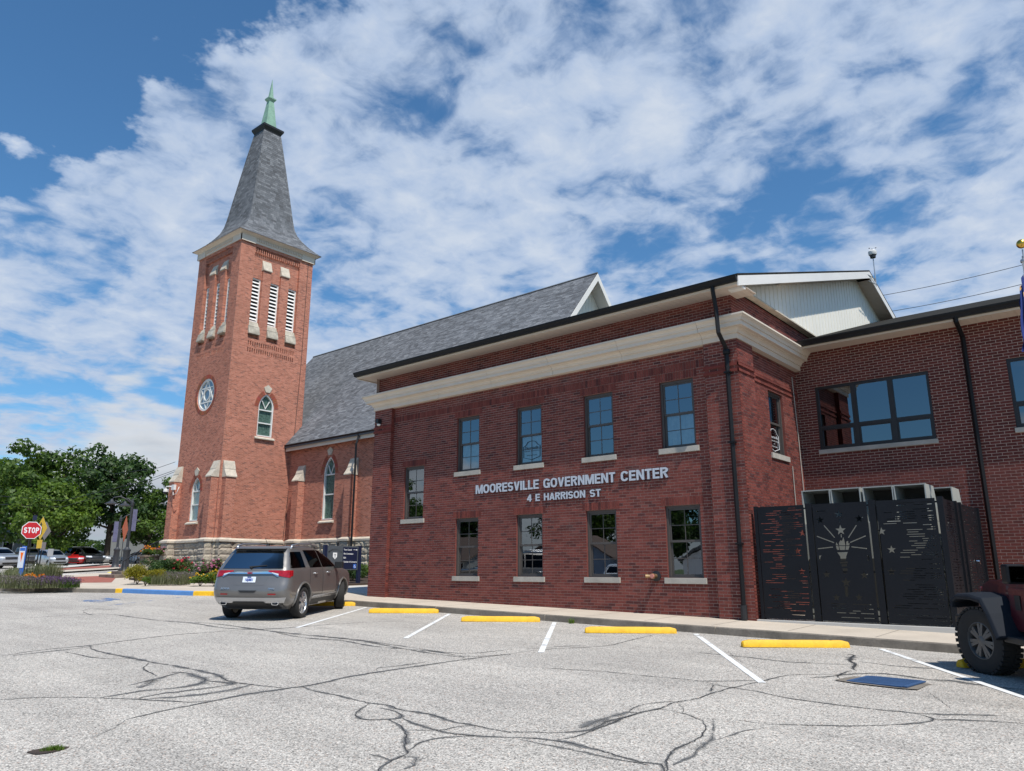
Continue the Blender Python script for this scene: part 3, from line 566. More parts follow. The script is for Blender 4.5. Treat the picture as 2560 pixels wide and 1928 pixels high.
# ------------------------------------------------------------------ pothole with grass
def blades(b, c, r, n, h, spread=0.5, wid=0.012, rn=rnd):
    for _ in range(n):
        a = rn.uniform(0, 6.283); q = r * math.sqrt(rn.random()); x, y = c[0] + q * math.cos(a), c[1] + q * math.sin(a); t = rn.uniform(0, 6.283); hh = h * rn.uniform(0.5, 1.1); s = spread * hh * rn.random(); w = wid
        ux, uy = -math.sin(t) * w / 2, math.cos(t) * w / 2; dx, dy = math.cos(t) * s, math.sin(t) * s
        b.add([(x - ux, y - uy, c[2]), (x + ux, y + uy, c[2]), (x + dx * 0.45 + ux * 0.7, y + dy * 0.45 + uy * 0.7, c[2] + hh * 0.65), (x + dx * 0.45 - ux * 0.7, y + dy * 0.45 - uy * 0.7, c[2] + hh * 0.65), (x + dx, y + dy, c[2] + hh)], [(0, 1, 2, 3), (3, 2, 4)])
pc = gw(104 * 2560 / 2212, 1624 * 2560 / 2212); e1 = (gw(148 * 2560 / 2212, 1615 * 2560 / 2212) - gw(60 * 2560 / 2212, 1630 * 2560 / 2212)).to_2d(); pa = math.atan2(e1.y, e1.x); pr = e1.length / 2
ph = thing('pothole', 'small grassy pothole in the asphalt at the lower left', 'pothole', (pc.x, pc.y, gz(pc.x, pc.y)), pa)
b = MB(); ring = [(math.cos(t) * pr * (1 + 0.12 * math.sin(3 * t + 1)), math.sin(t) * pr * 0.75 * (1 + 0.1 * math.sin(2 * t))) for t in frange(0, 2 * math.pi, 25)[:-1]]
b.face([(x, y, 0.004) for x, y in ring]); b.build('soil', 'mulch', ph, world=False, recalc=False)
b = MB(); r2 = random.Random(3)
for k in range(5): blades(b, (r2.uniform(-0.3, 0.75) * pr, r2.uniform(-0.4, 0.3) * pr, 0.004), 0.05, 45, 0.035, 1.0, 0.006, r2)
tag(b.build('grass_tuft', 'leaf_light', ph, world=False, recalc=False), kind='stuff')
b = MB(); wx, wy = on_y(880 + 1780 * .3255, 1150 + 1245 * .3255, -1.8).xy
blades(b, (5.72, -1.84, gz(5.72, -1.84)), 0.07, 60, 0.12, 0.9, 0.012, r2)
wd = b.build('weed', 'leaf_light', None, recalc=False); tag(wd, 'little green weed growing at the foot of the kerb', 'weed')
# ================================================================== GOVERNMENT BUILDING
CO, BL, JT = 0.0677, 0.203, 0.010
def panel(b, fn, u0, u1, z0, z1, holes, mi=0, depth=0.0, mr=None):
    us = sorted({u0, u1, *[h[0] for h in holes], *[h[1] for h in holes]}); zs = sorted({z0, z1, *[h[2] for h in holes], *[h[3] for h in holes]})
    us = [u for u in us if u0 <= u <= u1]; zs = [z for z in zs if z0 <= z <= z1]
    for i in range(len(us) - 1):
        for j in range(len(zs) - 1):
            cu, cz = (us[i] + us[i + 1]) / 2, (zs[j] + zs[j + 1]) / 2
            if any(h[0] < cu < h[1] and h[2] < cz < h[3] for h in holes): continue
            b.face([fn(us[i], zs[j], 0), fn(us[i + 1], zs[j], 0), fn(us[i + 1], zs[j + 1], 0), fn(us[i], zs[j + 1], 0)], mi)
    if depth:
        for h in holes:
            q = [(h[0], h[2]), (h[1], h[2]), (h[1], h[3]), (h[0], h[3])]
            for k in range(4):
                a, c = q[k], q[(k + 1) % 4]; b.face([fn(*a, 0), fn(*c, 0), fn(*c, -depth), fn(*a, -depth)], mi if mr is None else mr)
GOVPAL = [((0.190, 0.048, 0.036), 5), ((0.168, 0.042, 0.032), 4), ((0.215, 0.057, 0.043), 3), ((0.130, 0.033, 0.027), 2.5), ((0.098, 0.029, 0.026), 0.8), ((0.215, 0.060, 0.045), 1.2)]
WINGPAL = [((0.145, 0.036, 0.028), 5), ((0.130, 0.032, 0.025), 4), ((0.162, 0.042, 0.032), 3), ((0.114, 0.030, 0.024), 2)]
def pick(pal):
    t = rnd.random() * sum(w for _, w in pal)
    for c, w in pal:
        t -= w
        if t <= 0: break
    k = rnd.uniform(0.88, 1.12); return tuple(x * k for x in c)
def brick_list(u0, u1, z0, z1, holes, pal, row0=0, L=BL, H=CO):
    out = []; n = int(round((z1 - z0) / H))
    for r in range(n):
        za, zb = z0 + r * H, z0 + (r + 1) * H; zc = (za + zb) / 2
        iv = [(u0, u1)]
        for h in holes:
            if h[2] - 1e-4 < zc < h[3] + 1e-4:
                nv = []
                for a, c in iv:
                    if h[1] <= a or h[0] >= c: nv.append((a, c)); continue
                    if h[0] > a: nv.append((a, h[0]))
                    if h[1] < c: nv.append((h[1], c))
                iv = nv
        off = (L / 2) * ((r + row0) % 2)
        k = math.floor((u0 - off) / L) - 1
        x = off + k * L
        while x < u1:
            for a, c in iv:
                p, q = max(x, a), min(x + L, c)
                if p > a and c - p < 0.055: continue          # no slivers: the last brick of a run takes up the rest
                if q < c and c - q < 0.055: q = c
                if q - p > 0.003: out.append((p - 0.0055 if p == u0 else p + (JT / 2 if p == x else 0.0), q + 0.0055 if q == u1 else q - (JT / 2 if q < c else 0.0), za + JT / 2, zb - JT / 2, pick(pal)))
            x += L
    return out
def brick_box(b, fn, br, d=0.0052):
    p, q, za, zb, t = br; j = rnd.uniform(-0.0012, 0.0018)
    v = [fn(p, za, -0.001), fn(q, za, -0.001), fn(q, zb, -0.001), fn(p, zb, -0.001), fn(p, za, d + j), fn(q, za, d + j), fn(q, zb, d + j), fn(p, zb, d + j)]
    b.add(v, [(4, 5, 6, 7), (0, 1, 5, 4), (1, 2, 6, 5), (2, 3, 7, 6), (3, 0, 4, 7)], 0, t)
_bm = {}
def bricks(parent, fn, lst, mat, single=0, key=None):
    lst = sorted(lst, key=key) if key else lst
    b = MB()
    for br in lst[single:]: brick_box(b, fn, br)
    if len(lst) > single: tag(b.build('brick_masonry', mat, parent, recalc=False), kind='stuff')
    for br in lst[:single]:                              # the nearest bricks stay separate pieces that share mesh data
        w, h = br[1] - br[0], br[3] - br[2]; o3 = Vector(fn(0, 0, 0)); ax = Vector(fn(1, 0, 0)) - o3
        k = (mat, round(w, 3), round(ax.x, 2), rnd.randrange(7))
        if k not in _bm:
            c = MB(); loc = lambda u, z, d: tuple(Vector(fn(u, z, d)) - o3)
            brick_box(c, loc, (-w / 2, w / 2, -h / 2, h / 2, br[4])); _bm[k] = c.mesh('brick', mat)
        o = bpy.data.objects.new('brick', _bm[k]); col.objects.link(o); o.location = fn((br[0] + br[1]) / 2, (br[2] + br[3]) / 2, 0); adopt(o, parent)
Z0 = 0.42                                                # bottom of the masonry grid (below the walk)
def snap(z): return Z0 + round((z - Z0) / CO) * CO
gov = thing('government_building', 'two-storey dark red brick government office with cream cornice and sash windows', 'building', (3, 0, gz(3, 0) + WALK_H))
# ---- front wall y = 0 between two projecting corner piers
UPS, UPH = snap(4.348), snap(6.088); LOS, LOH = snap(1.336), snap(3.104)
WX = [0.719, 3.033, 5.336, 7.584]; HW, SW = 0.452, 0.524
SILL = 0.13
M0S, M0H = snap(2.62), snap(4.29)                         # half-landing window at the left
m0 = on_y(1012.8, 1167.9, 0); m1 = on_y(1060, 1162.4, 0); M0X = (m0.x + m1.x) / 2; ms = on_y(1000.4, 1308.5, 0)
M0H = snap(m0.z); M0S = snap(ms.z)
holes = [(x - HW, x + HW, s + SILL, h) for s, h in ((UPS, UPH), (LOS, LOH)) for x in WX] + [(M0X - HW, M0X + HW, M0S + SILL, M0H)]
XL, XR = -3.44, 9.22; PLX, PRX = -2.62, 8.41; TOPZ = snap(7.92)
ff = lambda u, z, d: (u, -d, z)
fp = lambda u, z, d: (u, -0.12 - d, z)
fw_ = MB(); panel(fw_, ff, PLX, PRX, Z0, TOPZ, holes, 0, 0.16, 1)
panel(fw_, ff, XL, PLX, snap(7.15), TOPZ, []); panel(fw_, ff, PRX, 9.10, snap(7.15), TOPZ, [])
front = fw_.build('front_wall', ['mortar_gov', 'brick_edge'], gov, recalc=False)
sh = 0.205
solds = [(x - HW - 0.10, x + HW + 0.10, h, h + 3 * CO) for h in (UPH, LOH) for x in WX] + [(M0X - HW - 0.1, M0X + HW + 0.1, M0H, M0H + 3 * CO)]
bandz = (UPH + 3 * CO, UPH + 6 * CO)
bho = [(h[0], h[1], snap(h[2] - SILL), h[3]) for h in holes]
sills = [(x - SW, x + SW, s, s + 2 * CO) for s in (UPS, LOS) for x in WX] + [(M0X - SW, M0X + SW, M0S, M0S + 2 * CO)]
lst = brick_list(PLX, PRX, Z0, TOPZ, bho + solds + sills + [(PLX, PRX, *bandz)], GOVPAL)
near = lambda br: (CAM - Vector((br[0], 0, br[2]))).length + (8 if (br[2] > 3.6 or br[2] < gz(br[0], 0) + 0.2) else 0)
bricks(front, ff, lst, 'gov_brick', 130, near)
upl = brick_list(XL, PLX, snap(7.15), TOPZ, [], GOVPAL) + brick_list(PRX, 9.10, snap(7.15), TOPZ, [], GOVPAL)
bricks(front, ff, upl, 'gov_brick')
sb = MB()                                                 # soldier courses over the windows and a soldier band
def soldier(fn, a, c, za, zb):
    n = max(1, int(round((c - a) / CO))); w = (c - a) / n
    for k in range(n): brick_box(sb, fn, (a + k * w + 0.004, a + (k + 1) * w - 0.004, za + 0.004, zb - 0.004, pick(GOVPAL)), 0.0085)
for s in solds: soldier(ff, *s)
soldier(ff, PLX, PRX, *bandz)
tag(sb.build('soldier_course', 'gov_brick', front, recalc=False), kind='stuff')
# ---- corner piers
for a, c, nm in ((XL, PLX, 'corner_pier'), (PRX, XR, 'corner_pier')):
    q = MB(); panel(q, fp, a, c, Z0, snap(6.85), [])
    q.face([(a, -0.12, Z0), (a, 0.0, Z0), (a, 0.0, snap(6.85)), (a, -0.12, snap(6.85))], 1); q.face([(c, -0.12, Z0), (c, 0.0, Z0), (c, 0.0, snap(6.85)), (c, -0.12, snap(6.85))], 1)
    pier = q.build(nm, ['mortar_gov', 'brick_edge'], gov, recalc=False)
    bricks(pier, fp, brick_list(a, c, Z0, snap(6.85), [], GOVPAL), 'gov_brick', 10 if a > 0 else 0, near)
    e = c if a < 0 else a; sgn = 1 if a < 0 else -1
    bricks(pier, (lambda u, z, d, e=e, sgn=sgn: (e + sgn * d, u, z)), brick_list(-0.12, 0.0, Z0, snap(6.85), [], GOVPAL), 'gov_brick')
# left side wall (just the turn of the corner)
q = MB(); fl = lambda u, z, d: (XL - d, u, z); panel(q, fl, -0.12, 12, Z0, TOPZ, []); q.build('side_wall', 'mortar_gov', gov, recalc=False)
# ---- sunlit return wall facing the lot's right side
RW = 9.10; RY = 0.74; D = 3.78
fr_p = lambda u, z, d: (XR + d, u, z); fr_w = lambda u, z, d: (RW + d, u, z)
rh = (1.80, 2.72, snap(4.287) + 0.13, snap(5.967)); rl = (2.0, 2.92, 0.95, 3.05)
q = MB(); panel(q, fr_p, -0.12, RY, Z0, snap(6.85), []); q.face([(RW, RY, Z0), (XR, RY, Z0), (XR, RY, snap(6.85)), (RW, RY, snap(6.85))], 1)
panel(q, fr_w, RY, D, Z0, snap(8.1), [rh, rl], 0, 0.14, 1); panel(q, fr_w, D, 5.6, snap(7.1), snap(8.1), []); panel(q, fr_w, -0.0, RY, snap(6.85), snap(8.1), [])
ret = q.build('return_wall', ['mortar_gov', 'brick_edge'], gov, recalc=False)
nearr = lambda br: (CAM - Vector((9.2, br[0], br[2]))).length
bricks(ret, fr_p, brick_list(-0.12, RY, Z0, snap(6.85), [], GOVPAL, 1), 'gov_brick')
rs = (rh[0] - 0.05, rh[1] + 0.05, snap(4.287), snap(4.287) + 2 * CO); rlh = (rl[0], rl[1], snap(0.95), snap(3.05)); rls = (rl[0] - .1, rl[1] + .1, snap(3.05), snap(3.05) + 3 * CO)
bricks(ret, fr_w, brick_list(RY, D, Z0, snap(8.1), [(rh[0], rh[1], snap(4.287), rh[3]), rs, rlh, rls], GOVPAL) + brick_list(0, RY, snap(6.85), snap(8.1), [], GOVPAL) + brick_list(D, 5.6, snap(7.1), snap(8.1), [], GOVPAL), 'gov_brick', 20, nearr)
sb = MB(); soldier(fr_w, *rls)
for zz in (snap(6.17), snap(6.17) - 2 * CO):              # two projecting string courses
    for fn, a, c in ((lambda u, z, d: (XR + 0.03 + d, u, z), -0.15, RY + 0.02), (lambda u, z, d: (RW + 0.03 + d, u, z), RY, D)):
        x = a
        while x < c: brick_box(sb, fn, (x + .004, min(x + BL, c) - .004, zz, zz + CO - 0.008, pick(GOVPAL)), 0.0); x += BL
        sb.add([fn(a, zz, 0), fn(c, zz, 0), fn(c, zz, -0.034), fn(a, zz, -0.034), fn(a, zz + CO, 0), fn(c, zz + CO, 0), fn(c, zz + CO, -0.034), fn(a, zz + CO, -0.034)], [(0, 1, 2, 3), (4, 5, 6, 7), (0, 3, 7, 4), (1, 2, 6, 5)], 0, (0.19, 0.04, 0.03))
    x = XL - 0.03
    fnf = lambda u, z, d: (u, -0.15 - d, z)
    for a, c in ((XL - 0.03, PLX + 0.03), (PRX - 0.03, XR + 0.03)):
        sb.add([fnf(a, zz, 0), fnf(c, zz, 0), fnf(c, zz, -0.034), fnf(a, zz, -0.034), fnf(a, zz + CO, 0), fnf(c, zz + CO, 0), fnf(c, zz + CO, -0.034), fnf(a, zz + CO, -0.034)], [(0, 1, 2, 3), (4, 5, 6, 7), (0, 3, 7, 4), (1, 2, 6, 5), (0, 1, 5, 4)], 0, (0.19, 0.04, 0.03))
tag(sb.build('string_course', 'gov_brick', ret, recalc=False), kind='stuff')
# ---- right wing wall
WX1 = 20.0; wh = (9.577, 12.249, snap(4.571) + 0.11, snap(6.307)); wh2 = (13.838, 15.9, snap(4.65) + 0.11, snap(6.324)); WT = snap(7.25)
fwg = lambda u, z, d: (u, D - d, z)
q = MB(); panel(q, fwg, 9.0, WX1, Z0, WT, [wh, wh2], 0, 0.12, 1); wing = q.build('wing_wall', ['mortar_wing', 'wing_edge'], gov, recalc=False)
wl = brick_list(RW + 0.008, WX1, Z0, WT, [(wh[0], wh[1], snap(4.571), wh[3]), (wh2[0], wh2[1], snap(4.65), wh2[3])], WINGPAL)
nearw = lambda br: (CAM - Vector((br[0], D, br[2]))).length + (9 if (br[2] < 3.0 or br[0] > 14.2) else 0)
bricks(wing, fwg, wl, 'wing_brick', 130, nearw)

# ---- windows
def sash_window(parent, fn, u, s, h, label=None, grid=True, curtain=False, hw=HW, sill_hw=SW, sill=True):
    # double-hung: opening from s+SILL to h, frame set back from the brick face
    z0, z1 = s + SILL, h; zm = (z0 + z1) / 2 - 0.02
    wo = bpy.data.objects.new('window', None); col.objects.link(wo); wo.location = fn(u, z0, 0); adopt(wo, parent)
    if label: tag(wo, label)
    def bar(b, a, c, p, q, d0, d1): b.prism([(a, p), (c, p), (c, q), (a, q)], lambda x, y, d: fn(x, y, d), d0, d1)
    b = MB(); a, c = u - hw, u + hw
    bar(b, a, a + 0.055, z0, z1, -0.15, -0.055); bar(b, c - 0.055, c, z0, z1, -0.15, -0.055); bar(b, a + 0.055, c - 0.055, z1 - 0.06, z1, -0.15, -0.056); bar(b, a + 0.055, c - 0.055, z0, z0 + 0.03, -0.15, -0.057)
    b.build('frame', 'window_frame', wo)
    for lo, hi, back in ((zm, z1 - 0.06, -0.085), (z0 + 0.03, zm + 0.045, -0.115)):
        sa = MB(); k = 0.042; A, C = a + 0.0555, c - 0.0555
        bar(sa, A, A + k, lo, hi, back - 0.03, back); bar(sa, C - k, C, lo, hi, back - 0.03, back); bar(sa, A + k, C - k, hi - k, hi, back - 0.029, back - 0.001); bar(sa, A + k, C - k, lo, lo + k + 0.01, back - 0.029, back - 0.001)
        if grid:
            m = (A + C) / 2; zz = (lo + hi) / 2
            bar(sa, m - 0.009, m + 0.009, lo + k, hi - k, back - 0.022, back - 0.010); bar(sa, A + k, m - 0.009, zz - 0.009, zz + 0.009, back - 0.022, back - 0.0105); bar(sa, m + 0.009, C - k, zz - 0.009, zz + 0.009, back - 0.022, back - 0.0105)
        sa.build('sash', 'window_frame', wo)
        g = MB(); t = rnd.uniform(-0.0025, 0.0025); t2 = rnd.uniform(-0.003, 0.003)
        g.face([fn(A + k, lo + k, back - 0.016 - t), fn(C - k, lo + k, back - 0.016 + t), fn(C - k, hi - k, back - 0.016 + t + t2), fn(A + k, hi - k, back - 0.016 - t + t2)]); g.build('pane', 'glass', wo, recalc=False)
    r = MB(); bb = -0.75; r.face([fn(a, z0, bb), fn(c, z0, bb), fn(c, z1, bb), fn(a, z1, bb)])
    for e in ((a, z0, a, z1), (c, z0, c, z1), (a, z1, c, z1), (a, z0, c, z0)): r.face([fn(e[0], e[1], -0.15), fn(e[2], e[3], -0.15), fn(e[2], e[3], bb), fn(e[0], e[1], bb)])
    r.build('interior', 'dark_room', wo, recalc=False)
    if curtain:
        cu = MB(); n = 22; top = zm + 0.03
        cu.add([fn(a + (c - a) * i / n, zz, -0.19 - 0.012 * math.sin(i * 2.1)) for i in range(n + 1) for zz in (z0, top)], [(2 * i, 2 * i + 2, 2 * i + 3, 2 * i + 1) for i in range(n)]); cu.build('curtain', 'curtain', wo, recalc=False)
    if sill:
        si = MB(); bar(si, u - sill_hw, u + sill_hw, s, s + SILL - 0.001, -0.12, 0.045); si.build('sill', 'sill_stone', wo, bevel=0.006)
    return wo
for k, x in enumerate(WX):
    sash_window(gov, ff, x, UPS, UPH, curtain=(k in (0, 1, 3)), label='upper sash window with a printed crest decal in its lower sash' if k == 1 else None)
    sash_window(gov, ff, x, LOS, LOH)
sash_window(gov, ff, M0X, M0S, M0H)
rwin = sash_window(gov, fr_w, (rh[0] + rh[1]) / 2, snap(4.287), rh[3], hw=0.46, sill_hw=0.55, grid=False)
lw = MB(); lw.box(RW - 0.10, RW - 0.05, rl[0], rl[1], rl[2], rl[3]); lw.build('blind_door', 'dark_frame', ret)
def text_obj(name, body, size, mats, parent, M4, extrude=0.0, offset=0.0, ax='LEFT', sx=1.0):
    c = bpy.data.curves.new('t', 'FONT'); c.body = body; c.size = size; c.extrude = extrude; c.offset = offset; c.align_x = ax; c.resolution_u = 3
    o = bpy.data.objects.new('t', c); col.objects.link(o); dg_ = bpy.context.evaluated_depsgraph_get(); me = bpy.data.meshes.new_from_object(o.evaluated_get(dg_)); bpy.data.objects.remove(o); bpy.data.curves.remove(c)
    me.name = name; me.materials.clear()
    for m in (mats if isinstance(mats, (list, tuple)) else [mats]): me.materials.append(MAT[m])
    if len(me.materials) > 1:
        for p in me.polygons: p.material_index = 0 if p.normal.z > 0.9 else 1
    me.transform(M4 @ Matrix.Diagonal((sx, 1, 1, 1))); me.update()
    o = bpy.data.objects.new(name, me); col.objects.link(o); return adopt(o, parent)
def wallM(x, y, z, rz=0.0):                               # text plane: local x along the wall, local y up, local z out of the wall (towards -y)
    return Matrix.Translation((x, y, z)) @ Matrix.Rotation(rz, 4, 'Z') @ Matrix.Rotation(math.pi / 2, 4, 'X')
# decals: crest outline printed in windows
def crest(parent, fn, u, z, w, h, mat):
    b = MB(); pts = [(-0.5, -0.36), (0, -0.5), (0.5, -0.36), (0.5, 0.22), (0.36, 0.28), (0.22, 0.46), (0, 0.5), (-0.22, 0.46), (-0.36, 0.28), (-0.5, 0.22)]
    P3 = [fn(u + a * w, z + c * h, -0.10) for a, c in pts]
    b.tube(P3, 0.007, 5, closed=True); b.build('decal_outline', mat, parent)
cw = [o for o in gov.children if o.name.startswith('window') and 'crest' in str(o.get('label', ''))][0]
crest(cw, lambda u, z, d: (u, 0.117 - (d + 0.10) , z), WX[1], UPS + SILL + 0.40, 0.58, 0.52, 'dark_room')
for body, z, s in (('Mooresville', 0.44, 0.10), ('Chamber of Commerce', 0.37, 0.052), ('Welcome Center', 0.25, 0.05)):
    text_obj('decal_text', body, s, 'dark_room', cw, wallM(WX[1], 0.12, UPS + SILL + z), ax='CENTER')
crest(rwin, lambda u, z, d: (RW - 0.117 + d + 0.10, u, z), 2.26, rh[2] + 0.38, 0.60, 0.56, 'sign_white')
for body, z, s in (('Mooresville', 0.42, 0.10), ('Chamber of Commerce', 0.34, 0.055), ('and', 0.27, 0.05), ('Welcome Center', 0.2, 0.055)):
    text_obj('decal_text', body, s, 'sign_white', rwin, wallM(RW - 0.112, 2.26, rh[2] + z, math.pi / 2), ax='CENTER')
def ribbon_window(parent, x0, x1, zs, z1, cols, tr):
    wo = bpy.data.objects.new('window', None); col.objects.link(wo); wo.location = (x0, D, zs); adopt(wo, parent)
    def bar(b, a, c, p, q, y0, y1): b.box(a, c, D + y0, D + y1, p, q)
    b = MB(); k = 0.065; bar(b, x0, x0 + k, zs, z1, 0.03, 0.12); bar(b, x1 - k, x1, zs, z1, 0.03, 0.12); bar(b, x0 + k, x1 - k, z1 - k, z1, 0.031, 0.12); bar(b, x0 + k, x1 - k, zs, zs + k, 0.031, 0.12)
    for c in cols[1:-1]: bar(b, c - 0.06, c + 0.06, zs + k, z1 - k, 0.032, 0.12)
    b.build('frame', 'dark_frame', wo)
    e = [x0 + k] + [c for c in cols[1:-1]] + [x1 - k]
    for i in range(len(e) - 1):
        A = e[i] + (0.06 if i else 0); C = e[i + 1] - (0.06 if i < len(e) - 2 else 0)
        t = MB(); bar(t, A, C, tr - 0.04, tr + 0.04, 0.036, 0.11)
        for p, q2 in ((A, A + 0.03), (C - 0.03, C)): bar(t, p, q2, zs + k, tr - 0.04, 0.045, 0.11)
        bar(t, A + 0.03, C - 0.03, zs + k, zs + k + 0.03, 0.046, 0.11); bar(t, A + 0.03, C - 0.03, tr - 0.07, tr - 0.04, 0.0465, 0.11); t.build('transom', 'dark_frame', wo)
        for za, zb in ((tr + 0.04, z1 - k), (zs + k, tr - 0.04)):
            g = MB(); t_ = rnd.uniform(-0.002, 0.002); g.face([(A, D + 0.075 - t_, za), (C, D + 0.075 + t_, za), (C, D + 0.075 + t_, zb), (A, D + 0.075 - t_, zb)]); g.build('pane', 'dark_glass', wo, recalc=False)
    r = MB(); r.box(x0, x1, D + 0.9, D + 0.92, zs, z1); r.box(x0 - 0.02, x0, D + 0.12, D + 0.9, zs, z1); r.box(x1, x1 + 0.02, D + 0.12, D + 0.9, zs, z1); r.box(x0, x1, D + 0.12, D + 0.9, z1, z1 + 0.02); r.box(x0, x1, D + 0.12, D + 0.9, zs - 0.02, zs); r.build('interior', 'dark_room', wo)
    si = MB(); si.box(x0 - 0.03, x1 + 0.03, D - 0.05, D + 0.11, zs - 0.108, zs - 0.001); si.build('sill', 'sill_stone', wo, bevel=0.006)
ribbon_window(gov, *wh[:2], wh[2], wh[3], [9.577, 10.50, 11.37, 12.249], 5.235)
ribbon_window(gov, *wh2[:2], wh2[2], wh2[3], [13.838, 14.8, 15.9], 5.28)

# ---- cornice of moulded cream stone lengths, returning round both corners
prof = [(0.0, 6.80), (0.04, 6.80), (0.04, 6.925), (0.075, 6.925), (0.078, 6.945), (0.085, 6.975), (0.11, 7.005), (0.15, 7.02), (0.152, 7.035), (0.245, 7.035), (0.245, 7.135), (0.27, 7.135), (0.275, 7.16), (0.295, 7.20), (0.33, 7.225), (0.335, 7.245), (0.355, 7.245), (0.355, 7.285), (0.0, 7.315)]
def cor(pts, joint_name='cornice'):
    b = MB(); b.sweep(pts, prof, right=True); return b.build(joint_name, 'cream_trim', gov)
cor([(XL, 4.0), (XL, -0.12), (PLX, -0.12)]); xs = frange(PLX + 0.004, PRX, 6)
for i in range(5): cor([(xs[i] + 0.004, -0.12), (xs[i + 1] - 0.004, -0.12)])
cor([(PRX + 0.004, -0.12), (XR, -0.12), (XR, RY)]); cor([(XR, RY + 0.006), (XR, D - 0.01)])
b = MB(); b.box(PLX, PRX, -0.119, 0.0, 6.80, 7.30); b.box(RW, XR - 0.001, RY, D - 0.01, 6.80, 7.30); b.build('frieze', 'cream_trim', gov)
# ---- eave: soffit planks, fascia, gutter
EY, EZ = -0.65, 7.905; GX0, GX1 = -3.86, 9.58
sof = bpy.data.objects.new('soffit', None); col.objects.link(sof); sof.location = (3, -0.3, EZ); adopt(sof, gov)
x = GX0 + 0.03; pm = {}
while x < GX1 - 0.06:
    w = min(0.152, GX1 - 0.05 - x)
    kk = round(w, 3)
    if kk not in pm: pm[kk] = MB().box(0.003, w - 0.003, EY + 0.03, 0.35, 0.0, 0.012).mesh('soffit_plank', 'soffit')
    o = bpy.data.objects.new('soffit_plank', pm[kk]); col.objects.link(o); o.location = (x, 0, EZ + rnd.uniform(0, 0.002)); adopt(o, sof); x += w
b = MB(); b.box(GX0, GX1, EY + 0.02, 0.36, EZ + 0.014, EZ + 0.03); b.build('soffit_backing', 'soffit', sof)
b = MB(); b.box(GX0 + 0.01, GX1 - 0.01, EY, EY + 0.028, EZ - 0.035, EZ + 0.14); b.box(GX0, GX0 + 0.02, EY + 0.03, 0.35, EZ - 0.035, EZ + 0.10); b.build('fascia', 'cream_trim', gov)
gp = [(0.0, 0.0), (0.09, 0.0), (0.105, 0.05), (0.135, 0.10), (0.14, 0.135), (0.125, 0.135), (0.12, 0.12), (0.01, 0.12), (0.0, 0.13)]
b = MB(); b.sweep([(GX0 - 0.02, EY - 0.001), (GX1 + 0.01, EY - 0.001)], [(d, EZ + 0.02 + z) for d, z in gp], right=True); b.build('gutter', 'black_metal', gov)
# ---- main roof with white gable
RGY, RGZ = 10.39, 11.60; rs_ = (RGZ - 8.05) / (RGY - (EY - 0.05)); GB = 9.12
def roofz(y): return 8.05 + (y - (EY - 0.05)) * rs_ if y < RGY else RGZ - (y - RGY) * rs_
b = MB()
for ya, yb in ((EY - 0.05, RGY), (RGY, 2 * RGY + 0.7)):
    b.prism([(GX0, 0), (GX1 + 0.03, 0), (GX1 + 0.03, 1), (GX0, 1)], lambda u, v, d, ya=ya, yb=yb: (u, ya + (yb - ya) * v, roofz(ya + (yb - ya) * v if v not in (0,) else ya) + d if True else 0), 0.0, 0.05)
b.build('roof', 'dark_shingle', gov)
rk = MB()                                                # rake boards and the sloping soffit behind them
for ya, yb in ((EY - 0.02, RGY), (RGY, 2 * RGY + 0.6)):
    pr = [(0, -0.24), (1, -0.24), (1, -0.004), (0, -0.004)]
    rk.prism(pr, lambda u, v, d, ya=ya, yb=yb: (GX1 + d, ya + (yb - ya) * u, roofz(ya + (yb - ya) * u) + v), 0.0, 0.028)
rk.build('rake_board', 'white_trim', gov)
rkp = bpy.data.objects.new('rake_soffit', None); col.objects.link(rkp); rkp.location = (9.3, RGY, RGZ - 0.2); adopt(rkp, gov)
for sgn in (-1, 1):
    y = 0.14
    while y < 7.4:
        a, c = RGY + sgn * y, RGY + sgn * (y + 0.145)
        pb = MB(); pb.prism([(GB + 0.012, 0), (GX1, 0), (GX1, 1), (GB + 0.012, 1)], lambda u, v, d, a=a, c=c: (u, a + (c - a) * v, roofz(a + (c - a) * v) - 0.20 + d), 0, 0.012)
        if sgn > 0 and y < 4: pb.build('soffit_plank', 'soffit', rkp)
        elif sgn < 0 or True: rkp_m = pb; rkp_m.build('soffit_plank', 'soffit', rkp) if y < 4 or sgn < 0 else None
        y += 0.15
b = MB(); b.prism([(EY + 0.25, 0), (RGY, 0), (RGY, 1)], lambda u, v, d: (0, 0, 0), 0, 0) if False else None
sid = bpy.data.objects.new('gable_siding', None); col.objects.link(sid); sid.location = (GB, RGY, 8.2); adopt(sid, gov)
y = 0.1
while y < 15.5:                                          # vertical board siding, each board its own piece
    a, c = y, y + 0.285; zb = 8.13 if c < 5.4 else 8.13
    poly = [(a + 0.012, zb), (c - 0.012, zb), (c - 0.012, roofz(c) - 0.205), (a + 0.012, roofz(a) - 0.205)]
    if min(roofz(c), roofz(a)) - 0.21 > zb + 0.02:
        p = MB(); p.prism(poly, lambda u, v, d: (GB + d, u, v), 0.0, 0.018)
        p.prism([(c - 0.045, zb), (c - 0.022, zb), (c - 0.022, roofz(c) - 0.206), (c - 0.045, roofz(c) - 0.206)], lambda u, v, d: (GB + d, u, v), 0.0185, 0.032)
        p.build('siding_board', 'white_siding', sid)
    y += 0.285
b = MB(); b.prism([(0.0, 8.1), (15.6, 8.1), (15.6, roofz(15.6) - 0.05), (RGY, RGZ - 0.05), (0.0, roofz(0) - 0.05)], lambda u, v, d: (GB - 0.02 + d, u, v), 0.0, 0.012); b.build('siding_backing', 'white_siding', sid)
b = MB(); b.box(GB - 0.02, GB + 0.16, 0.05, 5.5, 8.10, 8.135); b.build('ledge_flashing', 'limestone', gov)
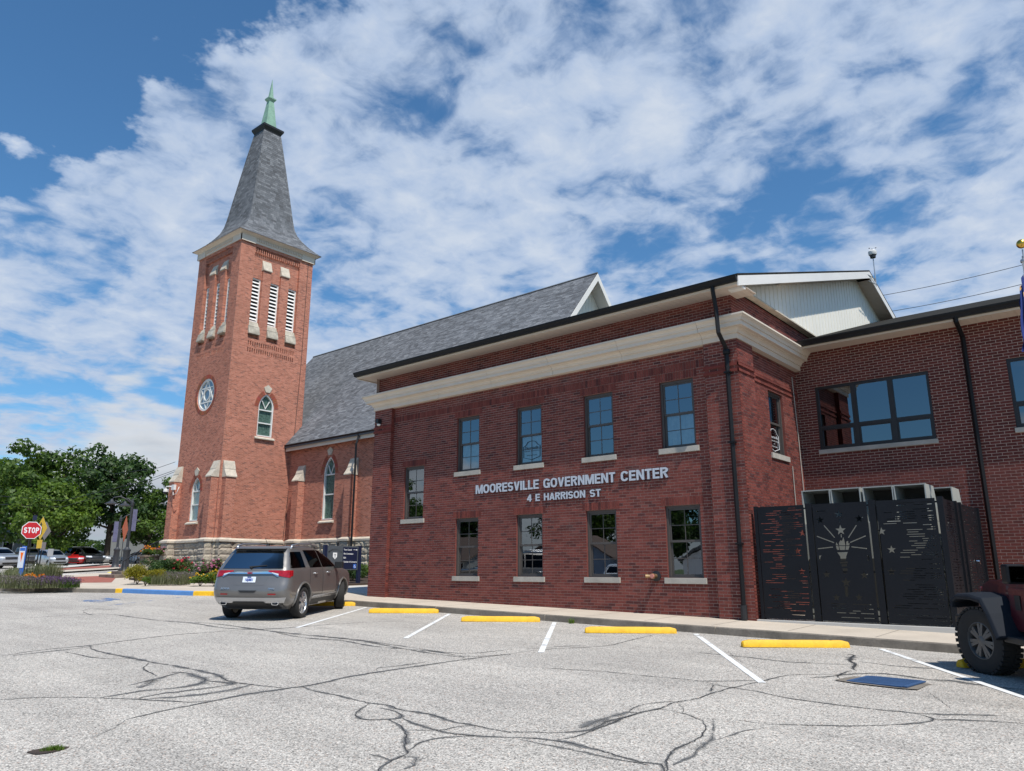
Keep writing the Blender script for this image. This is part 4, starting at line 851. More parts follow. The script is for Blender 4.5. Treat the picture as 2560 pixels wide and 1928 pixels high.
b = MB(); b.box(GX1 - 0.34, GX1 - 0.001, EY + 0.25, EY + 0.42, EZ - 0.05, EZ - 0.002); b.build('eave_return', 'white_trim', gov)
# ---- wing eave and roof
WEY = D - 0.60; WEZ = 7.262
ws = bpy.data.objects.new('wing_soffit', None); col.objects.link(ws); ws.location = (12, 3.5, WEZ); adopt(ws, gov)
x = 9.47; wm = MB().box(0.003, 0.149, WEY + 0.03, D + 0.05, 0, 0.012).mesh('soffit_plank', 'soffit')
while x < 19.9:
    o = bpy.data.objects.new('soffit_plank', wm); col.objects.link(o); o.location = (x, 0, WEZ); adopt(o, ws); x += 0.152
b = MB(); b.box(9.45, WX1, WEY, WEY + 0.028, WEZ - 0.03, WEZ + 0.12); b.box(9.44, 9.468, WEY + 0.03, D - 0.01, WEZ - 0.03, WEZ + 0.10); b.build('fascia', 'cream_trim', gov)
b = MB(); b.box(9.45, WX1, WEY + 0.02, D + 0.06, WEZ + 0.014, WEZ + 0.03); b.build('soffit_backing', 'soffit', ws)
b = MB(); b.sweep([(9.30, WEY - 0.001), (WX1, WEY - 0.001)], [(d, WEZ + 0.02 + z) for d, z in gp], right=True); b.build('gutter', 'black_metal', gov)
b = MB(); b.box(9.28, 9.62, WEY + 0.02, D + 1.0, WEZ + 0.13, WEZ + 0.19); b.build('flashing', 'white_trim', gov)
b = MB(); wr = lambda y: 7.43 + (y - 3.15) * 0.322
b.prism([(9.13, 3.1), (WX1, 3.1), (WX1, 13.3), (9.13, 13.3)], lambda u, v, d: (u, v, wr(v) + d), -0.05, 0.0); b.build('wing_roof', 'dark_shingle', gov)
# ---- downpipes
def pipe(pts, name='downpipe', w=0.052):
    b = MB(); P = [Vector(p) for p in pts]
    b.tube(P, w, 4); o = b.build(name, 'black_metal', gov)
    s = MB()
    return o
pipe([(9.0, -0.70, 7.95), (9.0, -0.70, 7.86), (9.005, -0.60, 7.42), (9.02, -0.585, 6.86), (9.02, -0.30, 6.62), (9.0, -0.195, 6.52), (9.0, -0.195, 0.72), (9.0, -0.23, 0.68)])
b = MB(); b.tube([(9.0, -0.195, 0.66), (9.0, -0.195, 0.95)], 0.07, 10); b.build('drain_boot', 'iron', gov)
b = MB(); b.lathe([(0.0, -0.06), (0.075, -0.055), (0.085, 0), (0.075, 0.055), (0.0, 0.06)], (9.0, -0.195, 6.5), 12); b.build('pipe_elbow', 'black_metal', gov)
pipe([(13.08, WEY - 0.06, 7.3), (13.08, WEY - 0.06, 7.2), (13.08, D - 0.09, 6.95), (13.08, D - 0.09, 0.6)])
for zz in (2.2, 4.4, 6.0):
    b = MB(); b.box(8.93, 9.07, -0.255, -0.129, zz, zz + 0.04); b.build('pipe_strap', 'black_metal', gov)
# ---- small wall fittings
hc = bpy.data.objects.new('hose_connection', None); col.objects.link(hc); hc.location = (6.84, 0, 1.535); adopt(hc, gov)
RX = Matrix.Rotation(math.pi / 2, 4, 'X')
MB().lathe([(0.0, 0.009), (0.12, 0.009), (0.12, 0.03), (0.06, 0.04), (0.05, 0.045)], (6.84, 0, 1.535), 20, M=RX).build('wall_plate', 'iron', hc, smooth=40)
MB().lathe([(0.05, 0.04), (0.05, 0.16), (0.065, 0.16), (0.065, 0.19), (0.0, 0.19)], (6.84, 0, 1.535), 16, M=RX).build('coupling', 'brass', hc, smooth=40)
MB().lathe([(0.05, 0.191), (0.05, 0.22), (0.0, 0.222)], (6.84, 0, 1.535), 16, M=RX).build('end_cap', 'pinkcap', hc, smooth=40)
b = MB(); b.tube([(6.84, -0.1, 1.535), (6.70, -0.20, 1.535)], 0.035, 10); b.tube([(6.72, -0.185, 1.535), (6.67, -0.225, 1.535)], 0.045, 10); b.build('side_outlet', 'brass', hc)
ca = bpy.data.objects.new('wall_camera', None); col.objects.link(ca); cp = on_y(880 + 170 * .3602, 650 + 1120 * .3602, -0.3); ca.location = cp; adopt(ca, gov)
MB().box(cp.x - 0.09, cp.x + 0.05, -0.28, -0.121, cp.z - 0.06, cp.z + 0.08).build('housing', 'black_plastic', ca, bevel=0.01)
MB().lathe([(0.0, -0.07), (0.05, -0.05), (0.07, 0.0)], (cp.x, -0.2, cp.z - 0.09), 12).build('dome', 'white_trim', ca, smooth=True)
b = MB(); b.tube([(9.16, 3.55, 0.8), (9.13, 3.55, 4.9), (9.13, 3.45, 6.6)], 0.012, 6); b.tube([(9.13, 2.95, 3.2), (9.13, 2.95, 4.2)], 0.012, 6); b.build('conduit', 'sill_stone', gov)
# weather station on the ridge end
wp = on_x(2187, 690, 9.66); wt_ = thing('weather_station', 'small white weather station on a mast at the gable peak', 'weather station', (9.66, wp.y, wp.z))
b = MB(); b.tube([(9.66, wp.y, wp.z - 0.35), (9.66, wp.y, wp.z + 0.78)], 0.018, 8); b.tube([(9.60, wp.y - 0.75, wp.z - 0.13), (9.66, wp.y, wp.z - 0.1)], 0.015, 6); b.tube([(9.60, wp.y - 0.7, wp.z - 0.35), (9.66, wp.y, wp.z - 0.28)], 0.015, 6); b.build('mast', 'steel', wt_)
b = MB(); b.lathe([(0.0, 0.0), (0.12, 0.0), (0.14, 0.05), (0.14, 0.13), (0.10, 0.17), (0.0, 0.18)], (9.66, wp.y, wp.z + 0.80), 16); b.build('sensor_body', 'white_trim', wt_, smooth=40)
b = MB(); b.lathe([(0.0, -0.10), (0.09, -0.10), (0.10, 0.0)], (9.66, wp.y, wp.z + 0.80), 14); b.build('rain_shield', 'iron', wt_, smooth=40)
for k in range(3): MB().lathe([(0.0, -0.02), (0.03, 0), (0.0, 0.02)], (9.66 + 0.12 * math.cos(k * 2.1), wp.y + 0.12 * math.sin(k * 2.1), wp.z + 1.04), 8).build('wind_cup', 'black_plastic', wt_)
MB().tube([(9.66, wp.y, wp.z + 0.97), (9.66, wp.y, wp.z + 1.05)], 0.012, 6).build('cup_spindle', 'black_plastic', wt_)

# ---- raised wall lettering, every letter its own piece, drawn in heavy grotesque strokes
def arc(cx, cy, rx, ry, a0, a1, n=9): return [(cx + rx * math.cos(R(a)), cy + ry * math.sin(R(a))) for a in frange(a0, a1, n)]
def stadium(w, t, a0, a1):                                # tall rounded O outline as a centre line
    r = w / 2 - t / 2; ry = min(0.36, r * 1.15); o = []
    o += arc(w / 2, 1 - t / 2 - ry, r, ry, 0, 180, 11); o += arc(w / 2, t / 2 + ry, r, ry, 180, 360, 11); return o
def glyph(ch, t):
    h = t / 2; W = {'M': .86, 'O': .70, 'R': .64, 'E': .56, 'S': .62, 'V': .66, 'I': t, 'L': .52, 'G': .70, 'N': .66, 'T': .58, 'C': .66, 'H': .66, 'A': .70, '4': .60, 'P': .60}[ch]; x1 = W - h; m = 0.5
    G_ = {'I': [[(h, 0), (h, 1)]], 'L': [[(h, 0), (h, 1)], [(t, h), (W, h)]], 'T': [[(W / 2, 0), (W / 2, 1 - t)], [(0, 1 - h), (W, 1 - h)]], 'E': [[(h, 0), (h, 1)], [(t, h), (W, h)], [(t, 1 - h), (W, 1 - h)], [(t, .52), (W * .93, .52)]],
          'H': [[(h, 0), (h, 1)], [(x1, 0), (x1, 1)], [(t, .52), (W - t, .52)]], 'N': [[(h, 0), (h, 1)], [(x1, 0), (x1, 1)], [(h * 1.15, 1), (x1 - h * .15, 0)]], 'M': [[(h * .92, 0), (h * .92, 1)], [(W - h * .92, 0), (W - h * .92, 1)], [(t * .85, 1), (W / 2, 0)], [(W - t * .85, 1), (W / 2, 0)]],
          'V': [[(h * 1.05, 1), (W / 2, 0)], [(W - h * 1.05, 1), (W / 2, 0)]], 'A': [[(h * 1.05, 0), (W / 2, 1)], [(W - h * 1.05, 0), (W / 2, 1)], [(W * .26, .27), (W * .74, .27)]], 'O': ['c', stadium(W, t, 0, 360)],
          'R': [[(h, 0), (h, 1)], [(t, 1 - h), (W * .55, 1 - h)] + arc(W * .55, .74, x1 - W * .55, .26 - h, 90, -90, 9) + [(t, .48)], [(W * .52, .48), (W - h * 1.1, 0)]], 'P': [[(h, 0), (h, 1)], [(t, 1 - h), (W * .55, 1 - h)] + arc(W * .55, .71, x1 - W * .55, .29 - h, 90, -90, 9) + [(t, .42)]],
          'S': [arc(W / 2, .735, W / 2 - h, .265 - h, 15, 180, 9) + arc(W / 2 + .01, .62, W / 2 - h, .12, 195, 250, 4) + arc(W / 2 - .01, .38, W / 2 - h, .12, 70, 15, 4) + arc(W / 2, .265, W / 2 - h, .265 - h, 0, -165, 9)],
          'C': [arc(W / 2, .66, W / 2 - h, .34 - h, 12, 180, 9) + arc(W / 2, .34, W / 2 - h, .34 - h, 180, 348, 9)], 'G': [arc(W / 2, .66, W / 2 - h, .34 - h, 14, 180, 9) + arc(W / 2, .34, W / 2 - h, .34 - h, 180, 345, 9), [(x1, .42), (x1, 0.02)], [(W * .52, .45), (W, .45)]],
          '4': [[(W * .70, 0), (W * .70, 1)], [(0, .30), (W, .30)], [(h * .7, .30), (W * .66, 1 - h * .3)]]}[ch]
    return W, G_
def glyph_mesh(b, ch, t, dep):
    W, G_ = glyph(ch, t); closed = G_[0] == 'c'; lines = G_[1:] if closed else G_
    for si, ln in enumerate(lines):
        P = [Vector(p) for p in ln]; n = len(P); Lf, Rt = [], []
        for i in range(n):
            a = P[i - 1] if (i or closed) else P[i]; c = P[(i + 1) % n] if (i < n - 1 or closed) else P[i]
            d1 = (P[i] - a); d2 = (c - P[i]); d = ((d1.normalized() if d1.length > 1e-6 else Vector((0, 0))) + (d2.normalized() if d2.length > 1e-6 else Vector((0, 0)))).normalized()
            k = 1 / max(0.5, d.dot(d2.normalized() if d2.length > 1e-6 else d1.normalized())); nr = Vector((-d.y, d.x)) * t / 2 * k
            Lf.append(P[i] + nr); Rt.append(P[i] - nr)
        z1 = dep - 0.012 * si; m = n if closed else n - 1
        for i in range(m):
            j = (i + 1) % n; q = [Lf[i], Rt[i], Rt[j], Lf[j]]; q = [Vector((p.x, min(1, max(0, p.y)))) for p in q]
            v = [(p.x, p.y, 0) for p in q] + [(p.x, p.y, z1) for p in q]
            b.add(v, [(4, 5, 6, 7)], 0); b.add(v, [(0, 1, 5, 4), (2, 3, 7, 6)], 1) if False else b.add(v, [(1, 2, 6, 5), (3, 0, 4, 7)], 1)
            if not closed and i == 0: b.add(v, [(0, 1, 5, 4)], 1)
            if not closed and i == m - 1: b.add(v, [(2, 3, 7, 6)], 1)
    return W
def stroke_word(parent, body, M4, x0, x1, zb, zt, mats, t=0.19, dep=0.3, gap=0.075, name='letter'):
    W = [glyph(c, t)[0] for c in body]; tot = sum(W) + gap * (len(body) - 1); k = (x1 - x0) / tot; pen = 0.0
    for c, w in zip(body, W):
        b = MB(); glyph_mesh(b, c, t, dep); o = b.build(name, mats, None, recalc=False)
        o.data.transform(M4 @ Matrix.Translation((x0, zb, 0)) @ Matrix.Diagonal((k, zt - zb, zt - zb, 1)) @ Matrix.Translation((pen, 0, 0))); o.data.update(); adopt(o, parent); pen += w + gap
def lettering(name, label, words, zb, zt, y):
    t = thing(name, label, 'lettering', (words[0][1], y, zb))
    for body, x0, x1 in words: stroke_word(t, body, wallM(0, y, 0), x0, x1, zb, zt, ['letter_grey', 'letter_side'], dep=0.16)
lettering('wall_lettering', 'long upper line of raised grey letters naming the government center on the brick wall', [('MOORESVILLE', 1.10, 3.40), ('GOVERNMENT', 3.565, 5.815), ('CENTER', 5.985, 7.29)], 3.785, 4.035, -0.012)
lettering('wall_lettering', 'short lower line of raised grey letters giving the street address on the brick wall', [('4', 2.99, 3.15), ('E', 3.285, 3.43), ('HARRISON', 3.57, 4.90), ('ST', 5.045, 5.375)], 3.46, 3.648, -0.012)
# ================================================================== CHURCH: tower, spire and nave
def plate(outer, holes):                                  # flat polygon with holes -> (verts2d, faces)
    c = bpy.data.curves.new('pl', 'CURVE'); c.dimensions = '2D'; c.fill_mode = 'BOTH'
    for poly in [outer] + holes:
        s = c.splines.new('POLY'); s.points.add(len(poly) - 1); s.use_cyclic_u = True
        for p, (u, v) in zip(s.points, poly): p.co = (u, v, 0, 1)
    o = bpy.data.objects.new('pl', c); col.objects.link(o); me = bpy.data.meshes.new_from_object(o.evaluated_get(bpy.context.evaluated_depsgraph_get()))
    bpy.data.objects.remove(o); bpy.data.curves.remove(c)
    bm = bmesh.new(); bm.from_mesh(me); bmesh.ops.remove_doubles(bm, verts=bm.verts, dist=1e-5); v = [(x.co.x, x.co.y) for x in bm.verts]; bm.verts.index_update(); f = [tuple(q.index for q in fa.verts) for fa in bm.faces]; bm.free(); bpy.data.meshes.remove(me)
    return v, f
def arch_pts(cx, hw, z0, zs, za, n=8):
    r = ((za - zs) ** 2 + hw ** 2) / (2 * hw); a1 = math.atan2(za - zs, r - hw)
    R_ = [(cx + hw - r + r * math.cos(t), zs + r * math.sin(t)) for t in frange(0, a1, n)]
    return [(cx - hw, z0), (cx + hw, z0)] + R_ + [(2 * cx - x, z) for x, z in R_[-2::-1]]
def circ(cx, cz, r, n=32): return [(cx + r * math.cos(2 * math.pi * k / n), cz + r * math.sin(2 * math.pi * k / n)) for k in range(n)]
def rect(a, c, p, q): return [(a, p), (c, p), (c, q), (a, q)]
def wall_plate(b, fn, outer, holes, depth, mi=0, mr=None):
    v, f = plate(outer, holes); b.add([fn(u, z, 0) for u, z in v], f, mi)
    for h in holes:
        n = len(h)
        for k in range(n): a, c = h[k], h[(k + 1) % n]; b.face([fn(*a, 0), fn(*c, 0), fn(*c, -depth), fn(*a, -depth)], mi if mr is None else mr)
def ring(b, fn, o, i, d0, d1, mi=0):                      # frame between two outlines with equal vertex counts
    n = len(o)
    for k in range(n):
        j = (k + 1) % n
        b.face([fn(*o[k], d1), fn(*o[j], d1), fn(*i[j], d1), fn(*i[k], d1)], mi); b.face([fn(*o[k], d0), fn(*o[j], d0), fn(*o[j], d1), fn(*o[k], d1)], mi); b.face([fn(*i[k], d0), fn(*i[j], d0), fn(*i[j], d1), fn(*i[k], d1)], mi)
def bar2(b, fn, p, q, w, d0, d1, mi=0):
    p, q = Vector(p), Vector(q); t = (q - p).normalized(); nr = Vector((-t.y, t.x)) * w / 2
    b.prism([tuple(p + nr), tuple(p - nr), tuple(q - nr), tuple(q + nr)], lambda u, v, d: fn(u, v, d), d0, d1, mi)
church = thing('church_building', 'orange brick church with slate spire tower, copper finial and long grey roof', 'church', (-22, 7, 1.1))
TX0, TX1, TY0, TY1 = -27.90, -22.93, 5.17, 10.14; TW = 4.97; TCX, TCY = (TX0 + TX1) / 2, (TY0 + TY1) / 2; TT = 20.72
FACES = [('x', lambda u, z, d: (TX1 - u, TY0 - d, z)), ('y', lambda u, z, d: (TX1 + d, TY0 + u, z)), ('x', lambda u, z, d: (TX1 - u, TY1 + d, z)), ('y', lambda u, z, d: (TX0 - d, TY0 + u, z))]   # u runs away from the front right corner
LV = [(0.91, 1.55), (2.14, 2.78), (3.38, 4.01)]
def arch_window(parent, fn, cx, hw, z0, zs, za, tracery=True, rails=()):
    wo = bpy.data.objects.new('window', None); col.objects.link(wo); wo.location = fn(cx, z0, 0); adopt(wo, parent)
    o1 = arch_pts(cx, hw, z0, zs, za); k = 0.075; o2 = arch_pts(cx, hw - k, z0 + k, zs, za - k * 1.35)
    b = MB(); ring(b, fn, o1, o2, -0.22, -0.05); b.build('frame', 'lead_white', wo)
    b = MB()
    if tracery:
        bar2(b, fn, (cx, zs - 0.05), (cx - hw * 0.48, zs + (za - zs) * 0.5), 0.04, -0.16, -0.10); bar2(b, fn, (cx, zs - 0.05), (cx + hw * 0.48, zs + (za - zs) * 0.5), 0.04, -0.16, -0.101)
    b.build('tracery', 'lead_white', wo)
    for r in rails: q_ = MB(); bar2(q_, fn, (cx - hw + k, r), (cx + hw - k, r), 0.07, -0.17, -0.09); q_.build('glazing_rail', 'lead_white', wo)
    v, f = plate(o2, []); g = MB(); g.add([fn(u, z, -0.15) for u, z in v], f); g.build('pane', 'church_glass', wo, recalc=False)
    g = MB(); g.add([fn(u, z, -0.19) for u, z in v], f); g.build('stained_glass', 'stain_teal', wo, recalc=False)
    s = MB(); s.prism([(0, 0), (0.17, 0.0), (0.17, 0.06), (0.0, 0.17)], lambda a, z, d: fn(d, z0 - 0.18 + z, a - 0.04), cx - hw - 0.13, cx + hw + 0.13); s.build('sill', 'limestone', wo)
    kz = za + 0.30; ks = MB(); ks.prism([(cx - 0.13, kz - 0.22), (cx + 0.13, kz - 0.22), (cx + 0.26, kz + 0.05), (cx, kz + 0.24), (cx - 0.26, kz + 0.05)], lambda u, z, d: fn(u, z, d), -0.02, 0.045); ks.build('keystone', 'limestone', wo)
    vb = MB(); n = 15; r = ((za - zs) ** 2 + hw ** 2) / (2 * hw); a1 = math.atan2(za - zs, r - hw)     # arch of standing bricks
    for sg in (-1, 1):
        for i in range(n):
            t0, t1 = a1 * 0.86 * i / n, a1 * 0.86 * (i + 0.86) / n
            P = [(r + 0.03, t0), (r + 0.26, t0), (r + 0.26, t1), (r + 0.03, t1)]
            vb.prism([(cx + sg * (hw - r + q * math.cos(t)), zs + q * math.sin(t)) for q, t in P], lambda u, z, d: fn(u, z, d), -0.01, 0.012, 0, tuple(x * rnd.uniform(0.75, 1.15) for x in (0.36, 0.10, 0.06)))
    tag(vb.build('arch_brick', 'gov_brick', wo), kind='stuff'); return wo
shaft = bpy.data.objects.new('tower', None); col.objects.link(shaft); shaft.location = (TCX, TCY, 1.2); adopt(shaft, church)
for fi, (ax, fn) in enumerate(FACES):
    mat = 'church_' + ax; vis = fi < 2
    holes = []; HB = 13.95
    if fi == 0: holes += [circ(TW / 2, 11.58, 0.96), arch_pts(TW / 2 + 0.06, 0.50, 4.33, 6.0, 6.80)]
    if fi == 1: holes += [arch_pts(2.485, 0.50, 9.16, 10.86, 11.69)]
    rec = rect(0.92, 4.05, 14.82, 20.48)
    slots = []
    if vis:
        for zz in (13.95, 14.36):
            for k in range(22): u = 0.96 + k * 0.143; slots.append(rect(u, u + 0.055, zz, zz + 0.27))
    b = MB(); wall_plate(b, fn, rect(0, TW, 2.6, TT + 0.02), holes + [rec] + slots, 0.16)
    b.build('tower_wall', mat, church, recalc=False)
    if vis:
        for s in slots[::44]: pass
        sbk = MB()
        for s in slots: sbk.face([fn(*p, -0.11) for p in s])
        sbk.build('corbel_recess', mat, shaft, recalc=False)
    lh = [rect(a, c, 15.86, 18.58) for a, c in LV]
    fn2 = lambda u, z, d, fn=fn: fn(u, z, d - 0.16)
    b = MB(); wall_plate(b, fn2, rect(0.9, 4.07, 14.8, 20.5), lh, 0.2); b.build('belfry_panel', mat, church, recalc=False)
    if not vis: continue
    b = MB()
    for k in range(22):
        u = 0.95 + k * 0.1425; b.prism(rect(u, u + 0.07, 20.12, 20.47), lambda p, q, d: fn(p, q, d), -0.159, -0.05)
    b.build('dentil_course', mat, shaft)
    for (a, c) in ((1.57, 2.12), (2.80, 3.36)):            # slim piers between the louvres with sloped stone heads
        b = MB(); b.prism(rect(a, c, 14.82, 19.16), lambda p, q, d: fn(p, q, d), -0.159, -0.015); pr = b.build('belfry_pier', mat, church)
        s = MB(); s.prism([(-0.159, 0), (0.05, 0), (0.06, 0.05), (-0.159, 0.66)], lambda p, q, d: fn(d, 19.16 + q, p), a - 0.02, c + 0.02); s.build('pier_cap', 'limestone', pr)
    for a, c in LV:
        lo = bpy.data.objects.new('louvre', None); col.objects.link(lo); lo.location = fn((a + c) / 2, 15.9, -0.2); adopt(lo, church)
        b = MB(); k = 0.07
        for p in (rect(a, a + k, 15.86, 18.58), rect(c - k, c, 15.86, 18.58), rect(a + k, c - k, 18.58 - k, 18.58), rect(a + k, c - k, 15.86, 15.86 + k)): b.prism(p, lambda u, z, d: fn(u, z, d), -0.34, -0.21 if p[0][0] in (a, c - k) else -0.211)
        b.build('frame', 'louver_white', lo)
        for i in range(11):
            z = 15.99 + i * 0.228; s = MB(); s.prism([(-0.315, 0.135), (-0.30, 0.15), (-0.212, 0.018), (-0.227, 0.0)], lambda p, q, d: fn(d, z + q, p), a + k, c - k); s.build('slat', 'louver_white', lo)
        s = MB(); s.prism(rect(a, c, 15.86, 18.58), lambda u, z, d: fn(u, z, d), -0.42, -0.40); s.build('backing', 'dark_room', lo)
        s = MB(); s.prism([(-0.2, 0.82), (-0.14, 0.82), (0.0, 0.50), (0.05, 0.50), (0.05, 0.44), (0.14, 0.10), (0.14, 0.02), (-0.2, 0.02)], lambda p, q, d: fn(d, 15.03 + q, p), a - 0.03, c + 0.04); s.build('sloped_sill', 'dark_limestone', lo)
# windows of the tower
arch_window(church, FACES[1][1], 2.485, 0.50, 9.16, 10.86, 11.69, rails=(9.95, 10.72)); arch_window(church, FACES[0][1], TW / 2 + 0.06, 0.50, 4.33, 6.0, 6.80, rails=(5.25, 6.0))
rw = bpy.data.objects.new('round_window', None); col.objects.link(rw); fn = FACES[0][1]; rw.location = fn(TW / 2, 11.58, 0); adopt(rw, church)
b = MB(); ring(b, fn, circ(TW / 2, 11.58, 0.96), circ(TW / 2, 11.58, 0.84), -0.16, -0.04); b.build('frame', 'lead_white', rw)
b = MB(); st = [(TW / 2 + 0.86 * math.sin(k * 2 * math.pi / 3), 11.58 + 0.86 * math.cos(k * 2 * math.pi / 3)) for k in range(3)]; st2 = [(TW / 2 + 0.86 * math.sin(math.pi + k * 2 * math.pi / 3), 11.58 + 0.86 * math.cos(math.pi + k * 2 * math.pi / 3)) for k in range(3)]
for k in range(3): bar2(b, fn, st[k], st[(k + 1) % 3], 0.075, -0.13, -0.07 - 0.001 * k); bar2(b, fn, st2[k], st2[(k + 1) % 3], 0.06, -0.129, -0.08 - 0.001 * k)
ring(b, fn, circ(TW / 2, 11.58, 0.36), circ(TW / 2, 11.58, 0.30), -0.13, -0.065); b.build('tracery', 'lead_white', rw)
v, f = plate(circ(TW / 2, 11.58, 0.85), []); g = MB(); g.add([fn(u, z, -0.10) for u, z in v], f); g.build('pane', 'church_glass', rw, recalc=False); g = MB(); g.add([fn(u, z, -0.14) for u, z in v], f); g.build('stained_glass', 'stain_blue', rw, recalc=False)
vb = MB()
for k in range(44):
    t0, t1 = 2 * math.pi * k / 44, 2 * math.pi * (k + 0.86) / 44; P = [(0.98, t0), (1.20, t0), (1.20, t1), (0.98, t1)]
    vb.prism([(TW / 2 + q * math.cos(t), 11.58 + q * math.sin(t)) for q, t in P], lambda u, z, d: fn(u, z, d), -0.01, 0.012, 0, tuple(x * rnd.uniform(0.7, 1.15) for x in (0.33, 0.10, 0.06)))
tag(vb.build('arch_brick', 'gov_brick', rw), kind='stuff')
# buttresses with two-step sloped stone heads
WTZ = 3.34
def buttress(fn, a, c, dep, ax, zt=7.5):
    b = MB(); b.prism(rect(a, c, WTZ - 0.2, zt - 0.88), lambda u, z, d: fn(u, z, d), -0.02, dep); bo = b.build('buttress', ['church_' + ax, 'church_' + ('y' if ax == 'x' else 'x')], church)
    for p in bo.data.polygons:
        if abs(p.normal.x if ax == 'x' else p.normal.y) > 0.7: p.material_index = 1
    s = MB(); s.prism([(-0.02, 0.92), (0.06, 0.92), (dep * 0.55, 0.48), (dep * 0.55, 0.42), (dep + 0.05, 0.06), (dep + 0.05, 0.0), (-0.02, 0.0)], lambda p, q, d: fn(d, zt - 0.88 + q, p), a - 0.03, c + 0.03); s.build('buttress_cap', 'limestone', bo)
f0, f1 = FACES[0][1], FACES[1][1]
buttress(f0, 0.12, 0.68, 0.42, 'x'); buttress(f0, 4.28, 4.90, 0.42, 'x'); buttress(f1, 0.14, 0.74, 0.40, 'y')
# tower cornice with dentils, then the flared spire
h = TW / 2; sq = lambda e: [(TCX - h - e, TCY - h - e), (TCX + h + e, TCY - h - e), (TCX + h + e, TCY + h + e), (TCX - h - e, TCY + h + e), (TCX - h - e, TCY - h - e)]
def sqsweep(prof, name, mat, parent, hh=h):
    b = MB(); n = len(prof); cs = [(1, -1), (1, 1), (-1, 1), (-1, -1)]
    for sx, sy in cs: b.v += [(TCX + sx * (hh + d), TCY + sy * (hh + d), z) for d, z in prof]
    for i in range(4):
        j = (i + 1) % 4
        for k in range(n - 1): b.f.append((i * n + k, j * n + k, j * n + k + 1, i * n + k + 1)); b.m.append(0); b.t.append(None)
    return b.build(name, mat, parent)
sqsweep([(0.0, 20.66), (0.05, 20.66), (0.05, 20.98), (0.09, 21.0), (0.14, 21.05), (0.20, 21.07), (0.24, 21.10), (0.30, 21.12), (0.34, 21.16), (0.0, 21.3)], 'tower_cornice', 'cream_trim', church)
b = MB()
for ax, fn in FACES[:2]:
    for k in range(26): u = 0.98 + k * 0.118; b.prism(rect(u, u + 0.062, 20.80, 20.97), lambda p, q, d: fn(p, q, d), 0.05, 0.11)
tag(b.build('dentil', 'cream_trim', shaft), kind='stuff')
for ax, fn in FACES:
    for a, c in ((-0.10, 0.86), (4.11, 5.07)): MB().prism(rect(a, c, 20.60, 20.99), lambda p, q, d: fn(p, q, d), 0.051, 0.10).build('corner_block', 'cream_trim', shaft)
SPR = [(21.14, 2.84), (21.40, 2.54), (21.72, 2.23), (22.08, 1.95), (22.46, 1.71), (22.9, 1.555), (23.4, 1.465), (24.4, 1.33), (25.3, 1.21), (26.2, 1.085), (27.1, 0.96), (28.0, 0.835), (28.8, 0.72), (29.55, 0.61)]
sqsweep([(hh - h, z - 0.012) for z, hh in SPR], 'spire_deck', 'shingle_base', church)
spire = [o for o in church.children if o.name.startswith('spire_deck')][0]
SHP = [((0.105, 0.110, 0.118), 4), ((0.128, 0.133, 0.142), 3), ((0.088, 0.092, 0.099), 3), ((0.145, 0.150, 0.158), 1.2), ((0.075, 0.077, 0.082), 0.7)]
def sh_tab(b, P, nrm, t=0.012):
    lift = Vector(nrm) * t; a, c, d, e = [Vector(p) for p in P]; tn = pick(SHP)
    b.add([a, c, a + lift, c + lift, d + lift * 0.35, e + lift * 0.35], [(0, 1, 3, 2), (2, 3, 4, 5)], 0, tn); b.add([a, a + lift, e + lift * 0.35], [(0, 1, 2)], 0, tn)
def shingle_set(parent, tabs, n_single):
    tabs = sorted(tabs, key=lambda t: (Vector(t[0][0]) - CAM).length)
    b = MB()
    for P, nr in tabs[n_single:]: sh_tab(b, P, nr)
    tag(b.build('shingle_field', 'shingle', parent, recalc=False), kind='stuff')
    for P, nr in tabs[:n_single]:
        c = MB(); o0 = Vector(P[0]); sh_tab(c, [tuple(Vector(p) - o0) for p in P], nr); o = bpy.data.objects.new('shingle', c.mesh('shingle', 'shingle')); col.objects.link(o); o.location = o0; adopt(o, parent)
# spire shingles: courses along the curved slope
cum = [0.0]
for (z1, h1), (z2, h2) in zip(SPR, SPR[1:]): cum.append(cum[-1] + math.hypot(z2 - z1, h2 - h1))
def sp_at(s):
    for i in range(len(SPR) - 1):
        if s <= cum[i + 1] + 1e-9:
            t = (s - cum[i]) / (cum[i + 1] - cum[i]); return SPR[i][0] + t * (SPR[i + 1][0] - SPR[i][0]), SPR[i][1] + t * (SPR[i + 1][1] - SPR[i][1])
    return SPR[-1]
tabs = []
for fi, (nx, ny) in enumerate(((0, -1), (1, 0), (0, 1), (-1, 0))):
    s = 0.0; r = 0
    while s < cum[-1] - 0.05:
        z1, h1 = sp_at(s); z2, h2 = sp_at(min(cum[-1], s + 0.165)); tx, ty = -ny, nx
        nz = (h1 - h2); nn_ = Vector((nx * (z2 - z1), ny * (z2 - z1), nz)).normalized()
        u = -h1 + (0.16 if r % 2 else 0.0) - 0.3
        while u < h1:
            w = rnd.choice((0.2, 0.25, 0.3, 0.34)); a, c = max(u + 0.004, -h1), min(u + w - 0.004, h1); k = h2 / h1 if False else 1
            a2, c2 = max(min(a, h2), -h2), max(min(c, h2), -h2)
            if c - a > 0.03: tabs.append(([(TCX + nx * h1 + tx * a, TCY + ny * h1 + ty * a, z1), (TCX + nx * h1 + tx * c, TCY + ny * h1 + ty * c, z1), (TCX + nx * h2 + tx * c2, TCY + ny * h2 + ty * c2, z2), (TCX + nx * h2 + tx * a2, TCY + ny * h2 + ty * a2, z2)], nn_))
            u += w
        s += 0.142; r += 1
shingle_set(spire, tabs, 140)
b = MB()
